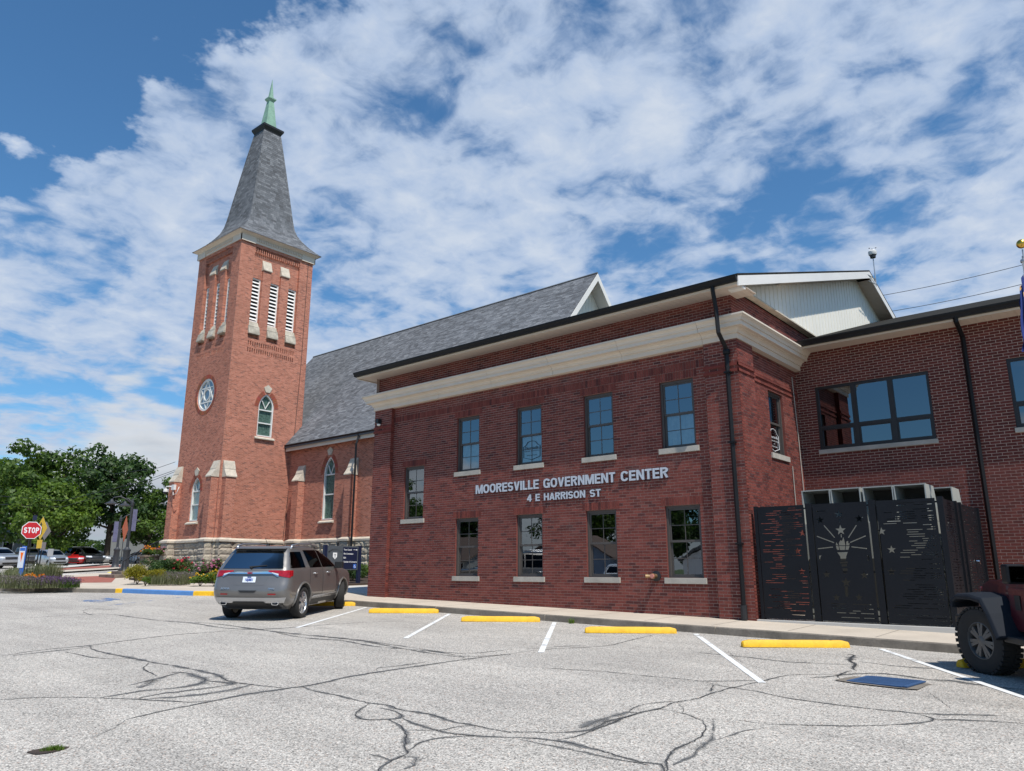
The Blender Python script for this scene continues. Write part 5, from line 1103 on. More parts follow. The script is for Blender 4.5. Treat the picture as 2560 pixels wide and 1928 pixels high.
for sx, sy in ((1, -1), (1, 1), (-1, -1), (-1, 1)):
    s = 0.0
    while s < cum[-1] - 0.1:
        z1, h1 = sp_at(s); z2, h2 = sp_at(s + 0.2); o = 0.018
        for dx, dy in ((1, 0), (0, 1)):
            p = [(h1 + o, h1 + o, z1), (h1 + o - 0.13 * dx * 1, h1 + o - 0.13 * dy, z1), (h2 + o - 0.13 * dx, h2 + o - 0.13 * dy, z2), (h2 + o, h2 + o, z2)]
            b.face([(TCX + sx * x, TCY + sy * y, z + (0.012 if i < 2 else 0)) for i, (x, y, z) in enumerate(p)], 0, pick(SHP))
        s += 0.2
tag(b.build('hip_cap', 'shingle', spire, recalc=False), kind='stuff')
sqsweep([(-h + 0.58, 29.50), (-h + 0.60, 29.50), (-h + 0.62, 29.64), (-h + 0.74, 29.86), (-h + 0.75, 29.98), (-h + 0.66, 30.05), (-h + 0.30, 30.12)], 'spire_cap', 'iron', church)
sqsweep([(-h + 0.40, 30.08), (-h + 0.36, 30.35), (-h + 0.165, 32.12), (-h + 0.17, 32.14), (-h + 0.27, 32.28), (-h + 0.275, 32.36), (-h + 0.14, 32.44), (-h + 0.12, 32.55), (-h + 0.004, 33.88)], 'copper_finial', 'copper', church)
# ---- rock-faced limestone base
def rock_mesh(seed):
    r = random.Random(seed); nx, nz = 7, 5; v = []; hgt = {}
    tn = r.choice([(0.50, 0.43, 0.33), (0.44, 0.38, 0.30), (0.54, 0.47, 0.36), (0.38, 0.33, 0.27)])
    for j in range(nz):
        for i in range(nx):
            e = i in (0, nx - 1) or j in (0, nz - 1)
            d = 0.0 if e else (0.45 + 0.55 * r.random()) * (1.0 if 0 < j < nz - 1 else 0.6) + (0.35 if j == nz - 2 else 0.0) * r.random()
            v.append((i / (nx - 1), -d, j / (nz - 1)))
    b = MB(); b.add(v, [(j * nx + i, j * nx + i + 1, (j + 1) * nx + i + 1, (j + 1) * nx + i) for j in range(nz - 1) for i in range(nx - 1)], 0, tn)
    n = nx * nz; ed = [(0, 0), (1, 0), (1, 1), (0, 1)]
    b.add([(x, 0, z) for x, z in ed] + [(x, 1.0, z) for x, z in ed], [(0, 1, 5, 4), (1, 2, 6, 5), (2, 3, 7, 6), (3, 0, 4, 7)], 0, tn)
    return b.mesh('stone_block', 'rock_stone')
RK = [rock_mesh(k) for k in range(9)]
def rock_face(parent, p0, p1, z0, z1, nrm, hgt=0.36, skip=None, dep=0.075):
    p0, p1 = Vector(p0), Vector(p1); L = (p1 - p0).length; d = (p1 - p0) / L; rz = math.atan2(d.y, d.x); n = int(round((z1 - z0) / hgt)); hh = (z1 - z0) / n
    for r in range(n):
        x = 0.0
        while x < L - 0.01:
            w = rnd.uniform(0.45, 0.95)
            if L - x - w < 0.35: w = L - x
            w = min(w, L - x); z = z0 + r * hh
            if not (skip and skip(x + w / 2, z + hh / 2)):
                o = bpy.data.objects.new('stone_block', rnd.choice(RK)); col.objects.link(o); q = p0 + d * (x + 0.006); o.location = (q.x, q.y, z + 0.006); o.rotation_euler = (0, 0, rz); o.scale = (w - 0.012, dep, hh - 0.012); adopt(o, parent)
            x += w
E_ = 0.13; bz = 0.75
fd = MB(); fd.box(TX0 - 0.04, TX1 + 0.04, TY0 - 0.04, TY1 + 0.04, bz, WTZ - 0.18); fd.box(-22.9, -3.2, 9.42, 10.0, bz, WTZ - 0.18)
fdo = fd.build('foundation', 'mortar_wing', church)
bt0 = [(TX1 - 0.68 - 0.08, TX1 - 0.12 + 0.08), (TX1 - 4.90 - 0.08, TX1 - 4.28 + 0.08)]
fy = TY0 - 0.05; by = TY0 - 0.42 - 0.08
rock_face(fdo, (TX0 - 0.05, fy), (TX1 + 0.05, fy), bz, WTZ - 0.19, 0)
rock_face(fdo, (TX1 + 0.05, TY0 - 0.05), (TX1 + 0.05, 9.42), bz, WTZ - 0.19, 0)
for a, c in bt0: MB().box(a, c, by, fy, bz, WTZ - 0.18).build('buttress_foot', 'mortar_wing', fdo)
MB().box(TX1 + 0.05, TX1 + 0.40 + 0.04, TY0 + 0.06, TY0 + 0.82, bz, WTZ - 0.18).build('buttress_foot', 'mortar_wing', fdo)
for a, c in bt0: rock_face(fdo, (a, by), (c, by), bz, WTZ - 0.19, 0, dep=0.05); rock_face(fdo, (c, by), (c, fy - 0.05), bz, WTZ - 0.19, 0, dep=0.03)
rock_face(fdo, (TX1 + 0.44, TY0 + 0.06), (TX1 + 0.44, TY0 + 0.82), bz, WTZ - 0.19, 0, dep=0.05); rock_face(fdo, (TX1 + 0.06, TY0 + 0.06), (TX1 + 0.44, TY0 + 0.06), bz, WTZ - 0.19, 0, dep=0.04)
vent = MB(); vent.box(-25.9, -25.5, fy - 0.10, fy + 0.01, 2.02, 2.38); vent.build('vent_opening', 'dark_room', fdo)
wtp = [(0.0, 3.14), (0.15, 3.14), (0.16, 3.16), (0.16, 3.26), (0.0, 3.36)]
def wtab(pts): b = MB(); b.sweep(pts, wtp, right=True); return b.build('water_table', 'limestone', church)
xs_ = TX1
wtab([(TX0, TY1), (TX0, TY0), (bt0[1][0] + 0.08, TY0)]); wtab([(bt0[1][0] + 0.08, TY0), (bt0[1][0] + 0.08, TY0 - 0.42), (bt0[1][1] - 0.08, TY0 - 0.42), (bt0[1][1] - 0.08, TY0), (bt0[0][0] + 0.08, TY0)])
wtab([(bt0[0][0] + 0.08, TY0), (bt0[0][0] + 0.08, TY0 - 0.42), (bt0[0][1] - 0.08, TY0 - 0.42), (bt0[0][1] - 0.08, TY0), (TX1, TY0), (TX1, TY0 + 0.14), (TX1 + 0.40, TY0 + 0.14), (TX1 + 0.40, TY0 + 0.74), (TX1, TY0 + 0.74), (TX1, 9.35)])
# ---- nave
NY = 9.5; NX1 = -3.3; fnv = lambda u, z, d: (u, NY - d, z)
nwx = -19.03
b = MB(); wall_plate(b, fnv, rect(TX1, NX1, 2.6, 8.85), [arch_pts(nwx, 0.52, 4.36, 6.9, 7.86), arch_pts(-14.0, 0.52, 4.36, 6.9, 7.86), arch_pts(-9.2, 0.52, 4.36, 6.9, 7.86)], 0.18); b.build('nave_wall', 'church_x', church, recalc=False)
for x in (nwx, -14.0, -9.2): arch_window(church, fnv, x, 0.52, 4.36, 6.9, 7.86, rails=(5.75, 6.85))
for x in (-21.62, -16.80, -11.6): buttress(fnv, x - 0.29, x + 0.29, 0.42, 'x')
wt2 = [(TX1 + 0.2, NY)]
for x in (-21.62, -16.80, -11.6): wt2 += [(x - 0.29, NY), (x - 0.29, NY - 0.42), (x + 0.29, NY - 0.42), (x + 0.29, NY)]
wtab(wt2 + [(NX1, NY)])
rock_face(fdo, (-22.8, NY - 0.09), (NX1, NY - 0.09), bz, WTZ - 0.19, 0, skip=lambda u, z: abs(u - 5.6) < 0.5 and z > 2.0)
for x in (-21.62, -16.80, -11.6): MB().box(x - 0.36, x + 0.36, NY - 0.50, NY - 0.1, bz, WTZ - 0.18).build('buttress_foot', 'dark_limestone', fdo)
for x in (-21.62, -16.80): rock_face(fdo, (x - 0.36, NY - 0.51), (x + 0.36, NY - 0.51), bz, WTZ - 0.19, 0, dep=0.04)
b = MB(); b.box(-17.75, -16.75, NY - 0.16, NY - 0.1, 2.0, 3.1); b.build('basement_window', 'dark_room', fdo)
NE, NEZ, NR, NRZ = 9.04, 8.80, 16.0, 17.17; NXA, NXB = -30.8, -5.2; nsl = (NRZ - NEZ) / (NR - NE)
rp = lambda y: NEZ + (y - NE) * nsl if y <= NR else NRZ - (y - NR) * nsl
b = MB()
for ya, yb in ((NE, NR), (NR, 2 * NR - NE)): b.prism([(NXA, ya), (NXB, ya), (NXB, yb), (NXA, yb)], lambda u, y, d: (u, y, rp(y) + d), -0.16, -0.012)
nroof = b.build('nave_roof', 'shingle_base', church)
tabs = []; sl_ = math.hypot(NR - NE, NRZ - NEZ); nr_ = Vector((0, -(NRZ - NEZ), NR - NE)).normalized(); s = 0.0; r = 0
while s < sl_ - 0.05:
    y1 = NE + (NR - NE) * s / sl_; y2 = NE + (NR - NE) * min(1, (s + 0.165) / sl_); u = NXA - rnd.random() * 0.3
    while u < NXB:
        w = rnd.choice((0.18, 0.25, 0.32, 0.4)); a, c = max(NXA, u), min(NXB, u + w)
        if c - a > 0.03 and not (TX0 < a and c < TX1 and TY0 < y1 < TY1): tabs.append(([(a, y1, rp(y1)), (c, y1, rp(y1)), (c, y2, rp(y2)), (a, y2, rp(y2))], nr_ * (1.0 + rnd.random() * 0.5)))
        u += w
    s += 0.142; r += 1
shingle_set(nroof, tabs, 140)
b = MB(); b.tube([(NXA, NR, NRZ + 0.015), (NXB, NR, NRZ + 0.015)], 0.06, 6); b.build('ridge_cap', 'shingle_base', church)
b = MB(); b.box(TX1 + 0.02, NXB, NE + 0.10, NE + 0.14, 8.46, 8.72); b.box(TX1 + 0.02, NXB, NE + 0.14, NY, 8.62, 8.65); b.build('fascia', 'cream_trim', church)
b = MB(); b.sweep([(TX1 + 0.03, NE + 0.099), (NXB, NE + 0.099)], [(d, 8.70 + z) for d, z in gp], right=True); b.build('gutter', 'black_metal', church)
b = MB(); b.tube([(-16.05, NE + 0.02, 8.72), (-16.05, NE + 0.02, 8.58), (-16.05, NY - 0.56, 8.2), (-16.05, NY - 0.56, 1.2)], 0.07, 4); b.build('downpipe', 'black_metal', church)
# white gable end
gx = NXB - 0.75
b = MB(); b.prism([(NE + 0.5, NEZ), (2 * NR - NE - 0.5, NEZ), (NR, NRZ - 0.35)], lambda u, v, d: (gx - 0.02 + d, u, v), 0, 0.012); b.prism(rect(NE + 0.5, 22.5, 1.0, NEZ + 0.01), lambda u, v, d: (gx - 0.03 + d, u, v), 0, 0.01); gbk = b.build('gable_end', 'white_siding', church)
y = NR - 3.6
while y < NR + 3.5:
    zt = min(rp(y), rp(y + 0.29)) - 0.22
    if zt > 12.5: MB().prism([(y + 0.008, 12.4), (y + 0.282, 12.4), (y + 0.282, rp(y + 0.29) - 0.22), (y + 0.008, rp(y) - 0.22)], lambda u, v, d: (gx + d, u, v), -0.007, 0.016).build('siding_board', 'white_siding', gbk)
    y += 0.29
b = MB()
for ya, yb in ((NE, NR), (NR, 2 * NR - NE)):
    b.prism([(0, -0.42), (1, -0.42), (1, -0.02), (0, -0.02)], lambda u, v, d, ya=ya, yb=yb: (NXB + d, ya + (yb - ya) * u, rp(ya + (yb - ya) * u) + v), 0.0, 0.03)
    b.prism([(0, -0.21), (1, -0.21), (1, -0.17), (0, -0.17)], lambda u, v, d, ya=ya, yb=yb: (d, ya + (yb - ya) * u, rp(ya + (yb - ya) * u) + v), gx + 0.02, NXB - 0.001)
b.build('rake_board', 'white_trim', church)
b = MB(); b.box(TX0 + 0.1, TX1 - 0.1, TY0 + 0.45, TY1 - 0.1, 21.0, 21.2); b.build('tower_lid', 'dark_room', shaft)
b = MB(); b.tube([f1(4.62, 20.5, 0.02), f1(4.6, 14.0, 0.02), f1(4.45, 8.5, 0.02), f1(4.2, 3.4, 0.02)], 0.014, 5); b.build('conductor_cable', 'iron', church)
# pale render strip left end: back wall of the nave so that it is closed
b = MB(); b.box(NXA + 0.8, NXA + 1.0, NE + 0.6, 2 * NR - NE - 0.6, 1.0, 9.0); b.build('west_wall', 'church_y', church)
b = MB(); b.prism([(NE + 0.5, 9.0), (2 * NR - NE - 0.5, 9.0), (NR, NRZ - 0.3)], lambda u, v, d: (NXA + 0.9 + d, u, v), 0, 0.05); b.build('west_gable', 'church_y', church)
b = MB(); b.box(-31.5, TX0 - 0.02, NY + 0.3, NY + 0.5, 1.0, 8.9); b.build('porch_wall', 'church_x', church)
# ================================================================== SCREEN ENCLOSURE, COOLING UNITS, FLAG
FZ0, FZ1 = 0.70, 2.985
fence = thing('screen_enclosure', 'black perforated metal screen with star and torch cut-outs round cooling units', 'fence', (11.1, 0, 0.6))
pad = MB(); pad.box(9.22, 13.02, -0.10, 3.7, 0.40, 0.672); po = struct(pad.build('equipment_pad', 'pale_concrete', None, bevel=0.008))
def pb1(x, y): p = on_y(1860 + x * 700 / 1944, 1150 + y * 600 / 1666, -0.02); return (p.x, p.z)
def star(cx, cz, r, rot=0.0): return [(cx + (r if k % 2 == 0 else r * 0.40) * math.sin(rot + k * math.pi / 5), cz + (r if k % 2 == 0 else r * 0.40) * math.cos(rot + k * math.pi / 5)) for k in range(10)]
def strip(p, q, w):
    p, q = Vector(p), Vector(q); t = (q - p).normalized(); nr = Vector((-t.y, t.x)) * w / 2; return [tuple(p + nr), tuple(p - nr), tuple(q - nr), tuple(q + nr)]
def bb(poly): xs = [p[0] for p in poly]; zs = [p[1] for p in poly]; return min(xs), max(xs), min(zs), max(zs)
def slots(u0, u1, z0, z1, density, avoid, rn, lmin=0.12, lmax=0.40, dz=0.042, lim=None):
    out = []; z = z0
    while z < z1:
        u = u0 + rn.uniform(0, 0.35)
        while u < u1 - 0.06:
            L = rn.uniform(lmin, lmax); L = min(L, u1 - u)
            if rn.random() < (density(u, z) if callable(density) else density) and L > 0.06:
                r = (u - 0.03, u + L + 0.03, z - 0.02, z + 0.032)
                if not any(r[0] < a[1] and r[1] > a[0] and r[2] < a[3] and r[3] > a[2] for a in avoid): out.append([(u, z), (u + L, z), (u + L, z + 0.011), (u, z + 0.011)])
            u += L + rn.uniform(0.05, 0.12)
        z += dz
    return out
def screen_panel(parent, fn, outer, holes, mat='fence_black', name='panel'):
    b = MB(); v, f = plate(outer, holes); t = 0.004
    b.add([fn(u, z, t) for u, z in v], f); b.add([fn(u, z, 0) for u, z in v], [q[::-1] for q in f])
    for h in [outer] + holes:
        n = len(h)
        for k in range(n): a, c = h[k], h[(k + 1) % n]; b.face([fn(*a, 0), fn(*c, 0), fn(*c, t), fn(*a, t)])
    return b.build(name, mat, parent, recalc=False)
ffn = lambda u, z, d: (u, -0.03 - d, z)
rn = random.Random(11)
POSTS = [(9.30, 9.37), (10.405, 10.53), (11.635, 11.755), (12.845, 12.945)]
# panel 1: slots left, three stars right
st1 = [star(*pb1(408, 503), 0.075), star(*pb1(375, 628), 0.075), star(*pb1(405, 770), 0.075)]
x0, x1 = 9.385, 10.375
sl1 = slots(x0 + 0.05, x1 - 0.05, FZ0 + 0.08, FZ1 - 0.05, lambda u, z: 0.78 if (u < x0 + 0.36 or z > 2.05 or z < 1.0) else 0.22, [bb(s) for s in st1], rn)
screen_panel(fence, ffn, rect(x0, x1, FZ0, FZ1), st1 + sl1)
# panel 2: torch, rays and stars
x0, x1 = 10.555, 11.605
h2 = [star(*pb1(660, 372), .082), star(*pb1(530, 413), .082), star(*pb1(800, 402), .082), star(*pb1(673, 483), .105), star(*pb1(577, 790), .078), star(*pb1(838, 795), .078), star(*pb1(645, 950), .075), star(*pb1(802, 950), .075), star(*pb1(712, 845), .10)]
for p, q in (((557, 450), (632, 535)), ((508, 525), (628, 570)), ((515, 612), (620, 600)), ((664, 405), (667, 428)), ((676, 512), (678, 532)), ((727, 535), (782, 448)), ((738, 568), (848, 521)), ((748, 598), (855, 610))): h2.append(strip(pb1(*p), pb1(*q), 0.018))
h2.append([pb1(*p) for p in ((640, 588), (642, 565), (652, 580), (660, 588))]); h2.append([pb1(*p) for p in ((664, 588), (660, 572), (672, 552), (682, 558), (692, 530), (698, 550), (706, 588))]); h2.append([pb1(*p) for p in ((711, 588), (712, 563), (725, 556), (727, 575), (735, 572), (733, 588))])
h2.append([pb1(*p) for p in ((640, 593), (658, 593), (664, 619), (648, 619))]); h2.append([pb1(*p) for p in ((662, 593), (706, 593), (702, 620), (669, 620))]); h2.append([pb1(*p) for p in ((711, 593), (735, 593), (727, 619), (707, 619))])
h2.append([pb1(*p) for p in ((650, 637), (723, 634), (712, 664), (710, 692), (674, 694), (670, 664))]); h2.append([pb1(*p) for p in ((668, 702), (722, 700), (724, 712), (670, 714))]); h2.append([pb1(*p) for p in ((679, 720), (718, 718), (718, 734), (681, 735))])
h2.append([pb1(*p) for p in ((684, 748), (722, 747), (718, 782), (696, 783))]); h2.append([pb1(*p) for p in ((702, 872), (722, 871), (728, 930), (722, 944), (712, 944), (706, 930))])
h2 += [[pb1(*p) for p in ((524, 660), (540, 658), (531, 676), (538, 696), (526, 690))], [pb1(*p) for p in ((857, 658), (872, 662), (872, 690), (862, 694), (868, 676))]]
av = [bb(h) for h in h2] + [(pb1(600, 500)[0], pb1(760, 500)[0], pb1(600, 960)[1], pb1(600, 340)[1])]
sl2 = slots(x0 + 0.05, x1 - 0.05, FZ0 + 0.07, 1.15, 0.62, av, rn) + slots(x0 + 0.05, x1 - 0.05, FZ1 - 0.16, FZ1 - 0.04, 0.5, av, rn) + [[(x0 + 0.06, 2.83), (x0 + 0.26, 2.83), (x0 + 0.26, 2.842), (x0 + 0.06, 2.842)]]
screen_panel(fence, ffn, rect(x0, x1, FZ0, FZ1), h2 + sl2)
# panel 3
x0, x1 = 11.785, 12.815
st3 = [star(*pb1(957, 490), .08), star(*pb1(1027, 617), .08), star(*pb1(1027, 770), .08)]
sl3 = slots(x0 + 0.05, x1 - 0.05, FZ0 + 0.07, FZ1 - 0.05, lambda u, z: 0.72 if (u > x0 + 0.30 or z > 2.45 or z < 1.25) else 0.2, [bb(s) for s in st3], rn)
screen_panel(fence, ffn, rect(x0, x1, FZ0, FZ1), st3 + sl3)
for a, c in POSTS: MB().box(a, c, -0.035, 0.065, 0.66, 3.005).build('post', 'fence_black', fence, bevel=0.004)
for k, (a, c) in enumerate(((9.37, 10.405), (10.53, 11.635), (11.755, 12.845))):
    for zz in (1.62, 2.90, 0.80): MB().box(a, c, 0.0, 0.03, zz, zz + 0.03).build('rail', 'fence_black', fence)
# right side: fixed panel and gate leaves running back to the wing
sfn = lambda u, z, d: (12.90 + d, u, z)
for a, c, nm in ((0.085, 1.17, 'panel'), (1.68, 2.55, 'gate_leaf'), (2.58, 3.42, 'gate_leaf')):
    screen_panel(fence, sfn, rect(a, c, FZ0, FZ1), slots(a + 0.05, c - 0.05, FZ0 + 0.06, FZ1 - 0.05, 0.62, [], rn, 0.12, 0.3, 0.048), name=nm)
for a, c in ((1.18, 1.26), (1.59, 1.67), (3.44, 3.52)): MB().box(12.86, 12.94, a, c, 0.66, 3.005).build('post', 'fence_black', fence)
screen_panel(fence, sfn, rect(1.27, 1.58, FZ0, FZ1), slots(1.30, 1.56, FZ0 + 0.06, FZ1 - 0.05, 0.5, [], rn, 0.1, 0.2, 0.05))
MB().tube([(12.92, 2.52, 1.86), (12.97, 2.52, 1.86), (12.97, 2.62, 1.80)], 0.014, 6).build('latch', 'chrome', fence)
# cooling units with scoop hoods showing above the screen
def cooling(x0, x1, y0, ztop, label):
    t = thing('cooling_unit', label, 'air conditioner', ((x0 + x1) / 2, y0 + 0.5, 0.67))
    MB().box(x0, x1, y0, y0 + 0.9, 0.69, 2.62).build('cabinet', 'hvac', t, bevel=0.01)
    MB().box(x0 + 0.05, x1 - 0.05, y0 - 0.012, y0 - 0.002, 0.95, 1.9).build('coil', 'hvac_dark', t)
    b = MB(); 
    for k in range(2):
        a, c = x0 + k * (x1 - x0) / 2 + 0.008, x0 + (k + 1) * (x1 - x0) / 2 - 0.008; zb = 2.63; ho = MB(); w = 0.02
        ho.box(a, c, y0, y0 + 0.7, ztop - w, ztop); ho.prism([(y0, zb), (y0 + 0.95, zb), (y0 + 0.7, ztop - w - 0.001), (y0, ztop - w - 0.001)], lambda u, v, d: (d, u, v), a, a + w); ho.prism([(y0, zb), (y0 + 0.95, zb), (y0 + 0.7, ztop - w - 0.001), (y0, ztop - w - 0.001)], lambda u, v, d: (d, u, v), c - w, c)
        hb = ho.build('hood', 'hvac', t); MB().prism([(y0 + 0.955, zb), (y0 + 0.935, zb), (y0 + 0.68, ztop - w - 0.002), (y0 + 0.7, ztop - w - 0.002)], lambda u, v, d: (d, u, v), a + w + 0.001, c - w - 0.001).build('hood_back', 'hvac_dark', hb)
cooling(10.16, 11.37, 0.5, 3.325, 'pale grey cooling unit with twin scoop hoods, left one behind the black screen')
cooling(11.40, 12.58, 0.5, 3.32, 'pale grey cooling unit with twin scoop hoods, right one behind the black screen')
cooling(11.75, 12.80, 1.75, 3.34, 'pale grey cooling unit standing behind the other two inside the screen')
# flag on its pole
fp = thing('flagpole', 'white flagpole with gold ball at the right edge', 'flagpole', (14.79, 0.0, gz(14.79, 0) + WALK_H))
b = MB(); b.tube([(14.79, 0, gz(14.79, 0) + WALK_H - 0.02), (14.79, 0, 4.0), (14.79, 0, 7.19)], [0.065, 0.055, 0.04], 12); b.build('pole', 'white_trim', fp, smooth=40)
MB().lathe([(0.0, 0), (0.06, 0.0), (0.065, 0.02), (0.06, 0.05), (0.03, 0.07), (0.03, 0.12), (0.012, 0.13), (0.012, 0.25)], (14.79, 0, 7.17), 12).build('truck', 'steel', fp, smooth=40)
MB().lathe([(0.085 * math.sin(a), -0.085 * math.cos(a)) for a in frange(0.001, math.pi - 0.001, 12)], (14.79, 0, 7.53), 18).build('ball', 'gold', fp, smooth=True)
MB().lathe([(0.16, 0), (0.16, 0.03), (0.10, 0.06), (0.075, 0.2)], (14.79, 0, gz(14.79, 0) + WALK_H - 0.01), 14).build('base_collar', 'white_trim', fp, smooth=40)
b = MB(); nu, nv = 26, 22; fr = random.Random(5)                      # limp flag hanging in folds
for j in range(nv + 1):
    for i in range(nu + 1):
        s = i / nu; z = 7.0 - 1.15 * j / nv - 0.55 * s * (1 - 0.3 * s); fold = 0.055 * math.sin(s * 15 + 1.2 * math.sin(j * 0.35)) * (0.3 + s)
        r = 0.05 + 0.36 * s * (0.35 + 0.65 * (j / nv) ** 0.7) * 0.55
        b.v.append((14.79 - r * 0.95 + fold * 0.45, 0.0 - 0.05 - r * 0.35 + fold, z))
for j in range(nv):
    for i in range(nu): k = j * (nu + 1) + i; b.f.append((k, k + 1, k + nu + 2, k + nu + 1)); b.m.append(1 if (abs(j - 9 + 0.5 * i) < 0.9 and i % 4 < 2) or (abs(j - 15 + 0.25 * i) < 0.6 and i % 5 == 0) else 0); b.t.append(None)
fl_ = b.build('flag', ['flag_navy', 'flag_gold'], None, smooth=True, recalc=False); tag(fl_, 'limp navy flag with gold stars hanging from the pole', 'flag')
# overhead wires on the right, far beyond the roof
def wire(p0, p1, d0, d1, lab, sag=0.6, r=0.012):
    a = CAM + ray(*p0) * d0; c = CAM + ray(*p1) * d1; b = MB(); ext = (c - a) * 0.6; a2, c2 = a - ext * 0.2, c + ext
    b.tube([a2.lerp(c2, t) - Vector((0, 0, sag * 4 * t * (1 - t) - 0)) for t in frange(0, 1, 12)], r, 4); o = b.build('power_line', 'iron', None); tag(o, lab, 'cable')
wire((2200, 735), (2560, 648), 44, 40, 'upper of two thin cables crossing the sky right of the gable', 0.25, 0.016)
wire((2225, 774), (2560, 696), 44, 40, 'lower of two thin cables crossing the sky right of the gable', 0.25, 0.016)
# ================================================================== VEHICLES
def crom(a, b, c, d, t): return 0.5 * ((2 * b) + (c - a) * t + (2 * a - 5 * b + 4 * c - d) * t * t + (3 * b - a - 3 * c + d) * t ** 3)
class Shell:
    """Car body lofted upwards: every level is a rounded plan outline (x forward, half width w)."""
    def __init__(s, levels, cr=0.10, cf=0.16, taper=(0.035, 0.06)):
        s.lv = levels; s.cr, s.cf, s.tp = cr, cf, taper; s.zs = [l[0] for l in levels]
    def par(s, z):
        L = s.lv; i = max(0, min(len(L) - 2, next((k for k in range(len(L) - 1) if z <= L[k + 1][0]), len(L) - 2)))
        t = (z - L[i][0]) / (L[i + 1][0] - L[i][0]); t = max(0, min(1, t)); p0, p1, p2, p3 = L[max(0, i - 1)], L[i], L[i + 1], L[min(len(L) - 1, i + 2)]
        o = []
        for k in range(1, 6):
            lo, hi = min(p1[k], p2[k]), max(p1[k], p2[k]); o.append(min(hi, max(lo, crom(p0[k], p1[k], p2[k], p3[k], t))))
        return o
    def half(s, z):
        xr, xf, w, rr, rf = s.par(z); P = []
        hl = (xf - xr) / 2; rr = min(rr, w * 0.8, hl * 0.8); rf = min(rf, w * 0.8, hl * 0.8)
        sy = lambda u: w * (1 - s.tp[0] * (1 - u) ** 4 - s.tp[1] * u ** 4)
        yr, yf = sy(0), sy(1); k = min(1.0, hl / 1.0)
        cr, cf = s.cr * k, s.cf * k
        for i in range(6): y = (yr - rr) * i / 5.5; P.append((xr + cr * (y / w) ** 2, y))
        x0 = xr + cr * ((yr - rr) / w) ** 2
        for i in range(7): a = math.pi / 2 * i / 6; P.append((x0 + (rr + xr - x0 + rr * 0.25) * (1 - math.cos(a)), yr - rr + rr * math.sin(a)))
        xs = P[-1][0]; xe = xf - rf - cf * 0.5
        for i in range(1, 24): u = i / 24; P.append((xs + (xe - xs) * u, sy(u)))
        for i in range(7): a = math.pi / 2 * i / 6; P.append((xe + (xf - cf * ((yf - rf) / w) ** 2 - xe) * math.sin(a), yf - rf + rf * math.cos(a)))
        for i in range(5, -1, -1): y = (yf - rf) * i / 5.5; P.append((xf - cf * (y / w) ** 2, y))
        return P
    def side_y(s, x, z):
        P = s.half(z); best = 0
        for (xa, ya), (xb, yb) in zip(P, P[1:]):
            if min(xa, xb) <= x <= max(xa, xb) and abs(xb - xa) > 1e-9: best = max(best, ya + (yb - ya) * (x - xa) / (xb - xa))
        return best
    def end_x(s, y, z, front=False):
        P = s.half(z); P = P[len(P) // 2:][::-1] if front else P[:len(P) // 2]; y = abs(y)
        for (xa, ya), (xb, yb) in zip(P, P[1:]):
            if ya <= y <= yb + 1e-9: return xa + (xb - xa) * (y - ya) / max(1e-9, yb - ya)
        return P[-1][0]
    def mesh(s, sub=3):
        zs = []
        for a, b in zip(s.zs, s.zs[1:]): zs += [a + (b - a) * k / sub for k in range(sub)]
        zs.append(s.zs[-1]); b = MB(); n = None
        for z in zs:
            h = s.half(z); ring_ = h + [(x, -y) for x, y in h[-2:0:-1]]; n = len(ring_); b.v += [(x, y, z) for x, y in ring_]
        for i in range(len(zs) - 1):
            for k in range(n): b.f.append((i * n + k, i * n + (k + 1) % n, (i + 1) * n + (k + 1) % n, (i + 1) * n + k)); b.m.append(0); b.t.append(None)
        b.f += [tuple(range(n - 1, -1, -1)), tuple((len(zs) - 1) * n + k for k in range(n))]; b.m += [0, 0]; b.t += [None, None]
        return b
def boolean_cut(o, cutter):
    m = o.modifiers.new('cut', 'BOOLEAN'); m.operation = 'DIFFERENCE'; m.object = cutter; m.solver = 'EXACT'
    try: m.material_mode = 'TRANSFER'
    except Exception: pass
    me = bpy.data.meshes.new_from_object(o.evaluated_get(bpy.context.evaluated_depsgraph_get())); o.modifiers.clear(); old = o.data; o.data = me; bpy.data.meshes.remove(old)
def patch(b, fn, c, nu=8, nv=5, mi=0):                     # c: four corners (a, b): lower-left, lower-right, upper-right, upper-left
    base = len(b.v)
    for j in range(nv + 1):
        for i in range(nu + 1):
            u, v = i / nu, j / nv; q = [(c[0][k] * (1 - u) + c[1][k] * u) * (1 - v) + (c[3][k] * (1 - u) + c[2][k] * u) * v for k in (0, 1)]
            b.v.append(tuple(fn(*q)))
    for j in range(nv):
        for i in range(nu): k = base + j * (nu + 1) + i; b.f.append((k, k + 1, k + nu + 2, k + nu + 1)); b.m.append(mi); b.t.append(None)
RYW = Matrix.Rotation(math.pi / 2, 4, 'X')
